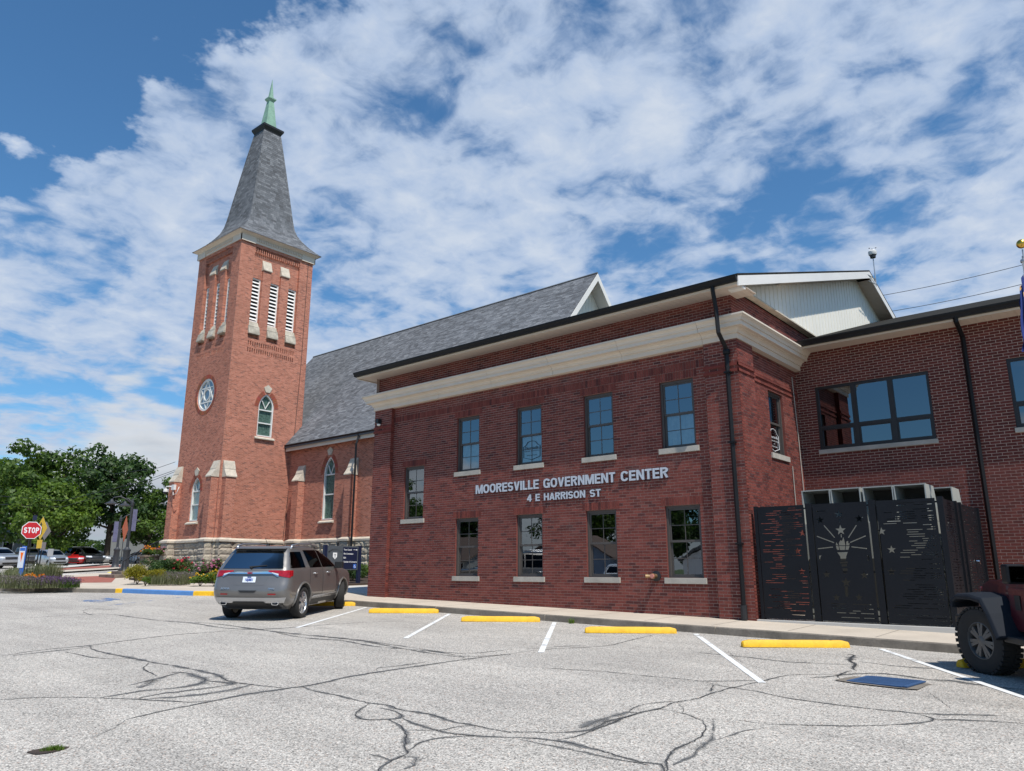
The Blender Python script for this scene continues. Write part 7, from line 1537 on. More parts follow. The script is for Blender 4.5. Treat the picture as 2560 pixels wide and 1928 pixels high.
# ================================================================== TREES, PLANTS, SIGNS, LAMPS
import numpy as np
def at(px, py, depth): return CAM + ray(px, py) * depth
def leaf_mesh(name, C_, N_, S_, mat, asp=0.62, seed=0):
    rs = np.random.RandomState(seed); n = len(C_); a = rs.normal(size=(n, 3)); u = np.cross(N_, a); u /= np.linalg.norm(u, axis=1)[:, None] + 1e-9; v = np.cross(N_, u); S = S_[:, None]
    P = np.stack([C_ - u * S * 0.5, C_ - v * S * 0.5 * asp + u * S * 0.08, C_ + u * S * 0.5, C_ + v * S * 0.5 * asp + u * S * 0.08], 1).reshape(-1, 3)
    me = bpy.data.meshes.new(name); me.vertices.add(4 * n); me.vertices.foreach_set('co', P.astype(np.float32).ravel()); me.loops.add(4 * n); me.loops.foreach_set('vertex_index', np.arange(4 * n, dtype=np.int32)); me.polygons.add(n); me.polygons.foreach_set('loop_start', np.arange(0, 4 * n, 4, dtype=np.int32)); me.polygons.foreach_set('loop_total', np.full(n, 4, dtype=np.int32)); me.update(calc_edges=True); me.materials.append(MAT[mat]); return me
def cloud(blobs, per, size, seed, shell=0.55, up=0.35):
    rs = np.random.RandomState(seed); C_, N_, S_ = [], [], []
    for (c, r, flat) in blobs:
        k = max(6, int(per * r * r)); d = rs.normal(size=(k, 3)); d /= np.linalg.norm(d, axis=1)[:, None]; q = shell + (1 - shell) * rs.rand(k) ** 0.6
        q *= 1 + 0.18 * np.sin(d[:, 0] * 7 + d[:, 1] * 5 + c[0]) ; C_.append(np.array(c) + d * (q * r)[:, None] * np.array([1, 1, flat])); nn_ = d + rs.normal(size=(k, 3)) * 0.55 + np.array([0, 0, up]); N_.append(nn_ / np.linalg.norm(nn_, axis=1)[:, None]); S_.append(size * (0.6 + 0.8 * rs.rand(k)))
    return np.concatenate(C_), np.concatenate(N_), np.concatenate(S_)
def tree(name, label, base, height, spread, seed, mat='leaf', per=95, size=0.42, trunk_r=0.32, low=0.18, nb=60, group='trees across the street'):
    r = random.Random(seed); t = thing(name, label, 'tree', base, group=group); tr = MB(); H = height; top = Vector((r.uniform(-.4, .4), r.uniform(-.4, .4), H * 0.72))
    path = [Vector((0, 0, -0.1)), Vector((0, 0, H * 0.08)), Vector((r.uniform(-.2, .2), r.uniform(-.2, .2), H * 0.28)), top * 0.7, top]
    tr.tube(path, [trunk_r * 1.35, trunk_r, trunk_r * 0.8, trunk_r * 0.45, trunk_r * 0.15], 9); blobs = []
    tips = []
    for k in range(13):
        a = k * 2.4 + r.uniform(-.4, .4); z0 = H * (low + 0.06 + 0.5 * k / 13); L = spread * r.uniform(0.55, 1.0) * (1.0 - 0.35 * abs(k / 13 - 0.35)); e = Vector((math.cos(a) * L, math.sin(a) * L, z0 + L * r.uniform(0.25, 0.75))); e.z = min(e.z, H * 0.93)
        s = Vector((0, 0, z0)); m = s.lerp(e, 0.5) + Vector((0, 0, -0.05 * L + r.uniform(0, .4))); tr.tube([s, m, e], [trunk_r * 0.42, trunk_r * 0.26, trunk_r * 0.07], 6); tips += [e, m.lerp(e, 0.45)]
        for q in range(3): f = s.lerp(e, r.uniform(0.45, 1.0)); g = f + Vector((r.uniform(-1, 1), r.uniform(-1, 1), r.uniform(0.0, 0.9))) * spread * 0.28; tr.tube([f, g], [trunk_r * 0.12, trunk_r * 0.04], 4); tips.append(g)
    tips += [top + Vector((r.uniform(-1, 1), r.uniform(-1, 1), r.uniform(0.1, 1.1))) * spread * 0.28 for _ in range(8)]
    for p in tips: blobs.append(((p.x, p.y, p.z), spread * r.uniform(0.16, 0.27), 0.72))
    for _ in range(max(0, nb - len(tips))):
        a = r.uniform(0, 6.283); q = math.sqrt(r.random()); z = H * (low + 0.08 + (0.90 - low) * r.random()); w = spread * (0.35 + 0.65 * math.sin(math.pi * min(1, max(0.05, (z / H - low) / (1.02 - low))) ** 0.8)); blobs.append(((math.cos(a) * w * q, math.sin(a) * w * q, min(z, H * 0.97)), spread * r.uniform(0.12, 0.24), 0.75))
    tr.build('trunk', 'bark', t, smooth=50, world=False)
    me = leaf_mesh('crown', *cloud(blobs, per, size, seed), mat, seed=seed); o = bpy.data.objects.new('crown', me); col.objects.link(o); o.parent = t; return t
def z7(x, y): return (x * 440 / 2036, 1060 + y * 360 / 1666)
def tbase(px, depth): p = at(px, 1427, depth); return Vector((p.x, p.y, gz(p.x, p.y)))
T1 = tree('broadleaf_tree', 'tall spreading green tree at the far left edge, biggest of its row', tbase(62, 84), 13.9, 6.6, 21, 'leaf', 70, 0.46, nb=95, low=0.10)
T2 = tree('broadleaf_tree', 'tall dark green tree with forked trunk just left of the tower', tbase(262, 80), 12.9, 4.8, 33, 'leaf_dark', 105, 0.42, nb=92, low=0.15)
T3 = tree('broadleaf_tree', 'bright yellow-green tree with low crown in front of the big left tree', tbase(120, 74), 8.6, 4.3, 45, 'leaf_light', 120, 0.36, nb=70, low=0.08)
T4 = tree('broadleaf_tree', 'smaller green tree closest to the church tower', tbase(368, 82), 9.2, 3.7, 57, 'leaf', 150, 0.34, nb=84, low=0.05)
T5 = tree('broadleaf_tree', 'mid green tree behind the others at the left edge', tbase(-30, 96), 13.2, 6.0, 61, 'leaf_dark', 60, 0.5, nb=80)
for k, (px_, dp, sc_) in enumerate(((180, 125, 0.62), (300, 150, 0.5), (240, 175, 0.6), (350, 135, 0.42), (130, 140, 0.6))):
    o = copy_tree(T5 if k % 2 else T4); p = tbase(px_, dp); o.location = p; o.scale = (sc_ * 1.5, sc_ * 1.5, sc_); o.rotation_euler = (0, 0, k * 1.3); tag(o, 'low distant tree seen under the crowns, %s' % ['left of the tall forked trunk', 'right of the tall forked trunk behind the lamps', 'in the gap beside the forked trunk', 'nearest the church tower', 'behind the bright yellow-green tree'][k], 'tree', 'distant trees')

# ------------------------------------------------------------------ shrubs and flowers
def shrub(name, label, p, w, h, leaf, seed, bloom=None, nbl=0, lsize=0.07, dens=30000, bsize=0.06, btop=True, group='plants in the beds', cat='shrub'):
    r = random.Random(seed); t = thing(name, label, cat, p, group=group); blobs = []
    for _ in range(15): a = r.uniform(0, 6.283); q = math.sqrt(r.random()) * w * 0.36; blobs.append(((math.cos(a) * q, math.sin(a) * q, h * r.uniform(0.22, 0.74)), w * r.uniform(0.15, 0.24), min(1.0, h / w * 1.05)))
    b = MB()
    for _ in range(7): a = r.uniform(0, 6.283); b.tube([(0, 0, -0.06), (math.cos(a) * w * 0.25, math.sin(a) * w * 0.25, h * 0.6)], [0.012, 0.005], 4)
    b.build('stem', 'bark', t, world=False)
    o = bpy.data.objects.new('foliage', leaf_mesh('foliage', *cloud(blobs, dens * (0.07 / lsize) ** 2 * 0.09 / (w * 0.2) ** 0 , lsize, seed, 0.4), leaf, seed=seed)); col.objects.link(o); o.parent = t
    if bloom:
        bl = []
        for _ in range(nbl):
            c, rr_, _f = r.choice(blobs); a = r.uniform(0, 6.283); e = r.uniform(0.1, 1.3) if btop else r.uniform(-0.2, 1.2); bl.append(((c[0] + math.cos(a) * rr_ * math.cos(e) * 1.08, c[1] + math.sin(a) * rr_ * math.cos(e) * 1.08, c[2] + rr_ * math.sin(e) * 1.1), bsize, 0.8))
        o = bpy.data.objects.new('bloom', leaf_mesh('bloom', *cloud(bl, 16 / (bsize ** 2), bsize * 0.85, seed + 1, 0.2), bloom, 0.9, seed=seed)); col.objects.link(o); o.parent = t; o['kind'] = 'stuff'
    return t
def clump(name, label, p, w, h, mat, seed, n=420, tip=None, group='plants in the beds', cat='plant', wid=0.014):
    t = thing(name, label, cat, p, group=group); b = MB(); rr_ = random.Random(seed); blades(b, (0, 0, -0.03), w / 2, n, h, 0.75, wid, rr_); o = b.build('blades', mat, t, world=False, recalc=False)
    if tip:
        pts = [(Vector(b.v[i * 5 + 4]), 0) for i in range(n) if rr_.random() < 0.6]; o2 = bpy.data.objects.new('flower_spike', leaf_mesh('flower_spike', *cloud([((q.x, q.y, q.z - 0.03), 0.035, 1.6) for q, _ in pts], 6 / 0.0012, 0.03, seed, 0.2), tip, 0.8, seed=seed)); col.objects.link(o2); o2.parent = t
    return t
def b5(x, y): return (300 + x * 300 / 2212, 1330 + y * 170 / 1253)
def bp(f, x, y, h=0.2): q = gw(*f(x, y), h); return (q.x, q.y, gz(q.x, q.y) + h)
shrub('rounded_shrub', 'large dark green rounded shrub at the foot of the tower', bp(b5, 760, 905), 1.9, 1.12, 'leaf_dark', 1, None, lsize=0.075)
shrub('barberry_bush', 'yellow-green bush at the left end of the tower bed', bp(b5, 320, 955), 1.25, 0.92, 'leaf_yellow', 2, lsize=0.05)
shrub('barberry_bush', 'smaller yellow-green bush in front of the dark rounded shrub', bp(b5, 690, 945), 0.95, 0.62, 'leaf_yellow', 3, lsize=0.05)
shrub('low_shrub', 'small bright green plant between the two yellow-green bushes', bp(b5, 470, 985), 0.5, 0.34, 'leaf_light', 4, lsize=0.05)
shrub('rose_bush', 'rose bush with red blooms beside the dark rounded shrub', bp(b5, 1060, 900), 1.35, 0.98, 'leaf', 5, 'bloom_red', 34, lsize=0.06, bsize=0.06)
shrub('rose_bush', 'single red rose left of the yellow-green bushes', bp(b5, 270, 930), 0.4, 0.75, 'leaf', 15, 'bloom_red', 6, lsize=0.05, bsize=0.055)
clump('ornamental_grass', 'pale grey-green grass tuft in front of the small yellow-green bush', bp(b5, 710, 975), 0.75, 0.42, 'leaf_grey', 6, 520)
clump('lavender_plant', 'mauve lavender clump in front of the rose bush', bp(b5, 1060, 968), 1.0, 0.48, 'leaf_grey', 7, 620, 'lavender')
shrub('phlox_plant', 'tall pink phlox beside the tower, left one of two', bp(b5, 1480, 880), 0.75, 1.1, 'leaf', 8, 'bloom_pink', 26, lsize=0.06, bsize=0.055)
shrub('phlox_plant', 'tall pink phlox beside the tower, right one nearest the SUV', bp(b5, 1740, 880), 0.9, 1.2, 'leaf', 9, 'bloom_pink', 34, lsize=0.06, bsize=0.065)
shrub('flowering_plant', 'low green plant with yellow flowers left of the SUV', bp(b5, 1480, 985), 0.95, 0.46, 'leaf_light', 10, 'bloom_yellow', 16, lsize=0.06, bsize=0.04)
shrub('flowering_plant', 'low green plant with orange-yellow flowers touching the SUV in view', bp(b5, 1740, 985), 1.0, 0.55, 'leaf_light', 11, 'bloom_yellow', 34, lsize=0.06, bsize=0.045)
shrub('rounded_shrub', 'dark green shrub at the brick corner beside the navy sign', (-9.5, 6.2, gz(-9.5, 6.2) + 0.2), 1.7, 1.75, 'leaf_dark', 12, lsize=0.085)
shrub('rounded_shrub', 'dark shrub below the navy sign board', (-11.6, 5.6, gz(-11.6, 5.6) + 0.2), 1.5, 0.9, 'leaf_dark', 13, lsize=0.085)
shrub('low_shrub', 'pale green shrub at the wall behind the navy sign post', (-13.6, 8.2, gz(-13.6, 8.2) + 0.2), 1.4, 0.95, 'leaf_light', 14, lsize=0.08)
# left bed round the stop sign
LB = [(60, 1000, 1.0, .42, 'leaf_grey', 'lavender', 'grey lavender clump at the left edge of the corner bed'), (230, 1008, 1.0, .42, 'leaf_grey', 'lavender', 'grey lavender clump near the kerb, second from the left edge'), (400, 1010, 0.9, .36, 'leaf_grey', 'lavender', 'mauve lavender clump below the orange flowers'), (560, 1005, 0.9, .36, 'leaf_grey', 'bloom_purple', 'purple sage clump right of the orange flowers'), (720, 1003, 0.9, .42, 'leaf_grey', 'bloom_purple', 'purple sage clump near the right end of the corner bed'), (860, 1000, 0.8, .34, 'leaf', 'bloom_purple', 'last purple clump at the right tip of the corner bed'), (140, 950, 1.1, .62, 'leaf_grey', None, 'tall pale grass behind the left lavender'), (500, 905, 1.1, .80, 'leaf_grey', None, 'tall pale grass below the yellow curve sign'), (640, 880, 0.9, .75, 'leaf_grey', None, 'tall pale grass right of the yellow curve sign')]
for k, (x, y, w, h_, mt, tp, lb) in enumerate(LB): clump('lavender_plant' if tp else 'ornamental_grass', lb, bp(px4, x, y), w * 1.25, h_, mt, 70 + k, 560, tp, wid=0.018)
shrub('flowering_plant', 'orange flowers below the stop sign', bp(px4, 370, 965), 0.7, 0.42, 'leaf', 91, 'bloom_orange', 26, lsize=0.05, bsize=0.05)
shrub('flowering_plant', 'orange flowers right of the stop sign pole', bp(px4, 500, 985), 0.75, 0.36, 'leaf', 92, 'bloom_orange', 26, lsize=0.05, bsize=0.05)
shrub('low_shrub', 'green shrub behind the blue post in the corner bed', bp(px4, 230, 920), 1.2, 0.62, 'leaf_grey', 93, lsize=0.06)
shrub('low_shrub', 'green shrub under the small grey sign', bp(px4, 560, 890), 1.0, 0.62, 'leaf_dark', 94, lsize=0.06)

# ------------------------------------------------------------------ signs in the corner bed
def face_cam(p, extra=0.0): d = (CAM - Vector(p)).to_2d(); return math.atan2(d.y, d.x) + math.pi / 2 + extra      # local -y faces the camera
def sign_plate(parent, poly, mat, x, z, y=0.0, t=0.004, name='plate', back='sign_grey'):
    b = MB(); n = len(poly); b.add([(x + u, y, z + v) for u, v in poly] + [(x + u, y + t, z + v) for u, v in poly], [tuple(range(n))], 0); b.add([(x + u, y, z + v) for u, v in poly] + [(x + u, y + t, z + v) for u, v in poly], [tuple(range(2 * n - 1, n - 1, -1))] + [(i, n + i, n + (i + 1) % n, (i + 1) % n) for i in range(n)], 1); return b.build(name, [mat, back], parent, world=False, recalc=False)
def ngon(n, r, rot=0.0): return [(r * math.cos(rot + 2 * math.pi * k / n), r * math.sin(rot + 2 * math.pi * k / n)) for k in range(n)]
def lean_pole(parent, p_top, lx, h, r=0.03, mat='iron'): MB().tube([(lx, 0.04, -0.1), (p_top, 0.04, h)], r, 8).build('pole', mat, parent, world=False)
c = at(*z7(365, 1243), 34); g = gz(c.x, c.y) + 0.2; st_ = thing('stop_sign', 'red octagonal stop sign on a dark pole in the corner bed', 'sign', (c.x, c.y, g), face_cam(c)); Hs = c.z - g
sign_plate(st_, ngon(8, 0.405, math.pi / 8), 'sign_white', 0, Hs); sign_plate(st_, ngon(8, 0.375, math.pi / 8), 'sign_red', 0, Hs, -0.004, 0.003, 'red_face')
for ch, xc in zip('STOP', (-0.225, -0.075, 0.075, 0.225)):
    b = MB(); w_ = glyph(ch, 0.20)[0]; glyph_mesh(b, ch, 0.20, 0.02); o = b.build('letter', ['sign_white', 'sign_white'], st_, world=False, recalc=False); o.data.transform(Matrix.Translation((xc, -0.005, Hs - 0.125)) @ Matrix.Rotation(math.pi / 2, 4, 'X') @ Matrix.Diagonal((0.25 * 0.125 / 0.125, 0.25, 0.1, 1)) @ Matrix.Translation((-w_ / 2, 0, 0)) if False else Matrix.Translation((xc, -0.005, Hs - 0.125)) @ Matrix.Rotation(math.pi / 2, 4, 'X') @ Matrix.Diagonal((0.125 / w_, 0.25, 0.1, 1)) @ Matrix.Translation((-w_ / 2, 0, 0)))
lean_pole(st_, 0.0, -0.10, Hs + 0.2); sign_plate(st_, [(-.08, -.11), (.08, -.11), (.08, .11), (-.08, .11)], 'navy', 0.06, Hs + 0.55, 0.02, name='street_name_plate')
lean_pole(st_, 0.04, 0.04, Hs + 0.7, 0.018)
c = at(*z7(478, 1250), 36.5); g = gz(c.x, c.y) + 0.2; ys = thing('curve_sign', 'yellow diamond warning sign seen nearly edge-on right of the stop sign', 'sign', (c.x, c.y, g), face_cam(c, R(-66))); Hs = c.z - g
sign_plate(ys, ngon(4, 0.56), 'sign_yellow', 0, Hs + 0.12); sign_plate(ys, [(-.26, -.2), (.26, -.2), (.26, .2), (-.26, .2)], 'sign_yellow', 0, Hs - 0.62, name='speed_plate')
b = MB(); b.tube([(0.04, -0.006, Hs - 0.15), (0.04, -0.006, Hs + 0.1), (-0.1, -0.006, Hs + 0.3)], 0.035, 4); b.build('arrow', 'black_plastic', ys, world=False); b = MB(); b.add([(-0.2, -0.007, Hs + 0.26), (0.02, -0.007, Hs + 0.30), (-0.14, -0.007, Hs + 0.44)], [(0, 1, 2)]); b.build('arrow_head', 'black_plastic', ys, world=False); lean_pole(ys, 0, -0.1, Hs + 0.4)
c = at(*z7(527, 1250), 38); g = gz(c.x, c.y) + 0.2; gs = thing('diamond_sign', 'grey back of a diamond sign behind the yellow one', 'sign', (c.x, c.y, g), face_cam(c, R(58))); Hs = c.z - g
sign_plate(gs, ngon(4, 0.46), 'sign_grey', 0, Hs); sign_plate(gs, [(-.2, -.2), (.2, -.2), (.2, .2), (-.2, .2)], 'sign_grey', 0, Hs - 0.75, name='lower_plate'); lean_pole(gs, 0, -0.05, Hs + 0.3)
c = at(*z7(270, 1540), 33); g = gz(c.x, c.y) + 0.2; bs = thing('blue_post', 'blue post with a pale poster left of the stop sign', 'sign', (c.x, c.y, g), face_cam(c, R(20)))
MB().box(-0.075, 0.075, -0.06, 0.06, -0.1, 2.62 - g + 0.05).build('post', 'sign_blue', bs, world=False, bevel=0.01); MB().box(-0.20, 0.02, -0.075, -0.061, 1.75 - g, 2.62 - g).build('poster', 'plate_white', bs, world=False); b = MB(); b.add([(-0.15, -0.077, 2.4 - g), (-0.03, -0.077, 2.4 - g), (-0.09, -0.077, 1.98 - g)], [(0, 1, 2)]); b.build('poster_mark', 'sign_orange', bs, world=False, recalc=False); MB().box(-0.19, 0.01, -0.0765, -0.0755, 2.47 - g, 2.60 - g).build('poster_header', 'sign_blue', bs, world=False)
c = at(*z7(585, 1500), 46); g = gz(c.x, c.y); hs = thing('small_sign', 'small grey rectangular sign on a thin post in front of the silver hatchback', 'sign', (c.x, c.y, g), face_cam(c, R(15))); sign_plate(hs, [(-.15, -.22), (.15, -.22), (.15, .22), (-.15, .22)], 'sign_grey', 0, c.z - g); lean_pole(hs, 0, 0, c.z - g + 0.2, 0.03, 'steel')
# road-works sign with sandbags
c = at(*z7(1450, 1225), 47); g = gz(c.x, c.y); og = thing('roadwork_sign', 'orange fabric diamond sign seen edge-on beside the street lamp', 'sign', (c.x, c.y, g), face_cam(c, R(78))); sign_plate(og, ngon(4, 0.80), 'sign_orange', 0, c.z - g, back='sign_orange'); lean_pole(og, 0, 0, c.z - g + 0.3, 0.02)
for a in (0.6, 2.5, 3.8, 5.6): MB().tube([(0, 0.04, 0.3), (math.cos(a) * 0.8, math.sin(a) * 0.8, 0.02)], 0.018, 5).build('leg', 'iron', og, world=False)
p = bp(px4, 1480, 838, 0.02); 
for k, (dx, dy) in enumerate(((0, 0), (0.5, 0.45))):
    b = MB(); n = 10
    for i in range(n + 1):
        s = i / n; rr_ = 0.14 * math.sin(math.pi * min(0.97, max(0.03, s))) ** 0.4; b.v += [(-0.35 + 0.7 * s, rr_ * math.cos(a) * 1.25, 0.09 + rr_ * math.sin(a) * 0.62 + 0.02 * math.sin(5 * s)) for a in frange(0, 2 * math.pi, 11)[:-1]]
    for i in range(n):
        for q in range(10): b.f.append((i * 10 + q, i * 10 + (q + 1) % 10, (i + 1) * 10 + (q + 1) % 10, (i + 1) * 10 + q)); b.m.append(0); b.t.append(None)
    b.f += [tuple(range(10)), tuple(range(n * 10, n * 10 + 10))]; b.m += [0, 0]; b.t += [None, None]
    o = b.build('sandbag', 'sandbag', None, smooth=True, world=False); o.location = (p[0] + dx, p[1] + dy, p[2] - 0.02); o.rotation_euler = (0, 0, 0.7 + k); tag(o, ['yellow sandbag by the street lamp, left of two', 'yellow sandbag by the street lamp, right of two'][k], 'sandbag', 'sandbags')
# street lamps: fluted base, slim post, two bell shades on curved arms, banner
def street_lamp(label, px_, py_, depth, ztop, arm, ban):
    c = at(px_, py_, depth); g = gz(c.x, c.y); H = ztop - g; rz = face_cam(c); t = thing('street_lamp', label, 'street lamp', (c.x, c.y, g), rz, 'street lamps by the church'); k = 1.0
    MB().lathe([(0.34, -0.05), (0.34, 0.12), (0.27, 0.2), (0.24, 0.45), (0.22, 0.9), (0.21, 1.35), (0.25, 1.42), (0.25, 1.5), (0.15, 1.58), (0.10, 1.66)], (0, 0, 0), 16).build('base', 'lamp_iron', t, smooth=35, world=False)
    MB().lathe([(0.095, 1.6), (0.075, H - 0.3), (0.11, H - 0.28), (0.11, H - 0.05), (0.06, H), (0.05, H + 0.12), (0.0, H + 0.2)], (0, 0, 0), 12).build('post', 'lamp_iron', t, smooth=35, world=False)
    for q, (L, up_) in enumerate(arm):
        b = MB(); b.tube([(0, 0.1 * q, H - 0.22), (L * 0.3, 0.1 * q, H + 0.12 + up_), (L * 0.62, 0.1 * q, H + 0.30 + up_), (L * 0.92, 0.1 * q, H + 0.22 + up_), (L, 0.1 * q, H + 0.05 + up_)], [0.05, 0.045, 0.04, 0.035, 0.03], 8); b.build('arm', 'lamp_iron', t, smooth=True, world=False)
        MB().lathe([(0.03, 0.14), (0.08, 0.10), (0.12, 0.0), (0.30, -0.12), (0.42, -0.17), (0.42, -0.19), (0.28, -0.15), (0.0, -0.13)], (L, 0.1 * q, H - 0.02 + up_), 18).build('shade', 'lamp_iron', t, smooth=40, world=False)
    bx0, bx1, bz0, bz1 = ban; MB().box(bx0, bx1, -0.01, 0.01, H + bz0, H + bz1).build('banner', 'banner', t, world=False)
    for zz in (bz0, bz1): MB().tube([(0, 0, H + zz), (bx1 if abs(bx1) > abs(bx0) else bx0, 0, H + zz)], 0.015, 5).build('banner_rod', 'iron', t, world=False)
street_lamp('nearer black street lamp with two bell shades and a violet banner', *z7(1450, 1640), 50, 6.15, [(-1.25, 0.0), (-0.45, -0.1)], (0.10, 0.36, -1.95, -0.5))
street_lamp('farther black street lamp with a grey banner on its left side', *z7(1335, 1640), 60, 5.75, [(1.0, 0.0)], (-0.42, -0.1, -1.9, -0.3))
# utility pole behind the tower with cables
c = at(443, 1300, 62); g = gz(c.x, c.y); up_ = thing('utility_pole', 'wooden utility pole showing just left of the tower', 'utility pole', (c.x, c.y, g)); ztop = at(443, 1130, 62).z; MB().tube([(0, 0, -0.1), (0, 0, ztop - g)], [0.16, 0.11], 10).build('pole', 'wood_pole', up_, smooth=True, world=False)
for zz in (at(443, 1157, 62).z, at(443, 1180, 62).z): MB().box(-0.7, 0.7, -0.06, 0.06, zz - g - 0.05, zz - g + 0.05).build('crossarm', 'wood_pole', up_, world=False)
for k, (a, bb_) in enumerate((((395, 1172), (438, 1157)), ((360, 1205), (438, 1177)), ((360, 1212), (438, 1181)))):
    A, B = at(*a, 64), at(*bb_, 62); d = (B - A); b = MB(); b.tube([A - d * 8 + Vector((0, 0, 6.0)), A - d * 3 + Vector((0, 0, 0.9)), A, B], 0.02, 4); o = b.build('power_line', 'iron', None); tag(o, ['top', 'middle', 'lowest'][k] + ' cable running from the utility pole towards the trees', 'cable')

# ------------------------------------------------------------------ porch wall, steps, handrail left of the tower
pw = thing('porch_wall', 'rubble stone porch wall with flowers on top left of the tower', 'wall', (-30.2, 4.4, gz(-30, 4.4)))
xl = on_y(350, 1390, 4.1).x; b = MB(); b.box(xl, -28.35, 4.1, 4.9, 1.0, 2.40); b.build('masonry', 'stone_wall', pw); b = MB(); b.box(xl - 0.06, -28.3, 4.0, 5.0, 2.401, 2.50); b.build('coping', 'stone_wall', pw, bevel=0.01)
for k in range(5): MB().box(xl + 1.0, -27.0, 2.4 + k * 0.32, 4.0, 1.0, 1.35 + k * 0.16).build('step', 'dark_limestone', pw)
MB().box(-26.4, -24.5, 0.9, 1.7, 1.0, 1.45).build('low_block', 'stone_wall', pw, bevel=0.03); MB().box(-26.9, -25.7, 1.71, 2.4, 1.0, 1.62).build('low_block', 'stone_wall', pw, bevel=0.03)
shrub('flowering_plant', 'orange flowers along the porch wall top', (xl + 0.7, 4.5, 2.46), 1.3, 0.42, 'leaf', 95, 'bloom_orange', 50, lsize=0.06, bsize=0.05); shrub('flowering_plant', 'pink flowers on the porch wall beside the handrail', (xl + 1.6, 4.5, 2.46), 0.8, 0.45, 'leaf', 96, 'bloom_pink', 26, lsize=0.06, bsize=0.05)
hr = thing('handrail', 'black iron handrail climbing the steps left of the tower', 'railing', (-28, 2.6, 1.2)); A = at(*b5(60, 560), 43.0); B = at(*b5(470, 300), 45.0); C3 = at(*b5(860, 120), 47.0)
MB().tube([A - Vector((0, 0, 0.25)), A, B, C3], 0.04, 6).build('rail', 'iron', hr); low_ = Vector((0, 0, -0.95)); MB().tube([A + low_, B + low_, C3 + low_], 0.02, 6).build('lower_rail', 'iron', hr)
for k in range(16):
    t_ = k / 15; q = A.lerp(B, t_ * 2) if t_ < 0.5 else B.lerp(C3, t_ * 2 - 1); MB().tube([q, q + low_ * (1.12 if k % 5 == 0 else 1)], 0.035 if k % 5 == 0 else 0.02, 5).build('baluster', 'iron', hr)
# security camera on the tower
c = at(415, 1225, 40.6); c = on_y(422, 1224, TY0 - 0.55); sc_ = thing('security_camera', 'white dome security camera on an arm at the tower buttress', 'camera', c)
MB().tube([(c.x + 0.42, TY0 - 0.43, c.z + 0.05), (c.x + 0.15, c.y, c.z + 0.12), (c.x - 0.1, c.y - 0.1, c.z + 0.12), (c.x - 0.14, c.y - 0.1, c.z - 0.02)], 0.04, 8).build('arm', 'white_trim', sc_, smooth=True); MB().box(c.x + 0.3, c.x + 0.62, TY0 - 0.56, TY0 - 0.425, c.z - 0.1, c.z + 0.2).build('mount_box', 'white_trim', sc_, bevel=0.01)
MB().lathe([(0.05, 0.06), (0.13, 0.02), (0.14, -0.12)], (c.x - 0.14, c.y - 0.1, c.z - 0.06), 14).build('housing', 'white_trim', sc_, smooth=40); MB().lathe([(0.13, 0.0), (0.11, -0.09), (0.05, -0.14), (0.0, -0.15)], (c.x - 0.14, c.y - 0.1, c.z - 0.18), 14).build('dome', 'black_plastic', sc_, smooth=True)
MB().tube([(c.x + 0.45, TY0 - 0.5, c.z - 0.1), (c.x + 0.6, TY0 - 0.55, c.z - 0.4), (c.x + 0.95, TY0 - 0.52, c.z - 0.3), (c.x + 1.05, TY0 - 0.46, c.z + 0.05)], 0.02, 6).build('conduit', 'white_trim', sc_, smooth=True)

# ------------------------------------------------------------------ navy directory sign between SUV and building
def sg(x, y): return (780 + x * 160 / 1568, 1330 + y * 170 / 1666)
L_ = at(*sg(300, 330), 30.2); R_ = at(*sg(1200, 345), 31.6); ms_ = thing('directory_sign', 'navy and grey town directory sign on two posts behind the SUV', 'sign', (0, 0, 0)); mid = (L_ + R_) / 2; dv = (R_ - L_).to_2d(); wd_ = dv.length; ms_.location = (mid.x, mid.y, gz(mid.x, mid.y) + 0.2); ms_.rotation_euler = (0, 0, math.atan2(dv.y, dv.x)); z1 = mid.z - ms_.location.z; hgt = 0.98; hw_ = wd_ / 2
MB().box(-hw_ + 0.14, hw_ - 0.14, -0.03, 0.03, z1 - hgt, z1 - 0.03).build('board', 'sign_slate', ms_, world=False, bevel=0.006)
for sx in (-1, 1): MB().box(sx * hw_ - (0 if sx < 0 else 0.13), sx * hw_ + (0.13 if sx < 0 else 0), -0.07, 0.07, -0.1, z1).build('post', 'navy', ms_, world=False, bevel=0.006)
nx0 = -hw_ + 0.14 + (wd_ - 0.28) * 0.50; MB().box(nx0, hw_ - 0.20, -0.038, -0.0305, z1 - hgt + 0.05, z1 - 0.08).build('text_panel', 'navy', ms_, world=False)
def sgt(body, x, z, s, mat='sign_white', ax='LEFT', rot=0.0):
    t = text_obj('sign_text', body, s, mat, None, Matrix.Translation((x, -0.041, z)) @ Matrix.Rotation(math.pi / 2, 4, 'X') @ Matrix.Rotation(rot, 4, 'Z'), 0.0, 0.0018, ax, 0.8); t.parent = ms_; return t
for k, (body, dz) in enumerate((('Town Council', 0.20), ('Plan Commission', 0.36), ('BZA', 0.52), ('Chamber of Commerce', 0.68))): sgt(body, nx0 + 0.03, z1 - dz, 0.088)
ax0 = nx0 + 0.52; b = MB(); b.tube([(ax0, -0.042, z1 - 0.17), (ax0 + 0.17, -0.042, z1 - 0.17)], 0.008, 4); b.add([(ax0 + 0.22, -0.042, z1 - 0.17), (ax0 + 0.15, -0.042, z1 - 0.135), (ax0 + 0.15, -0.042, z1 - 0.205)], [(0, 1, 2)]); b.build('arrow', 'sign_white', ms_, world=False, recalc=False)
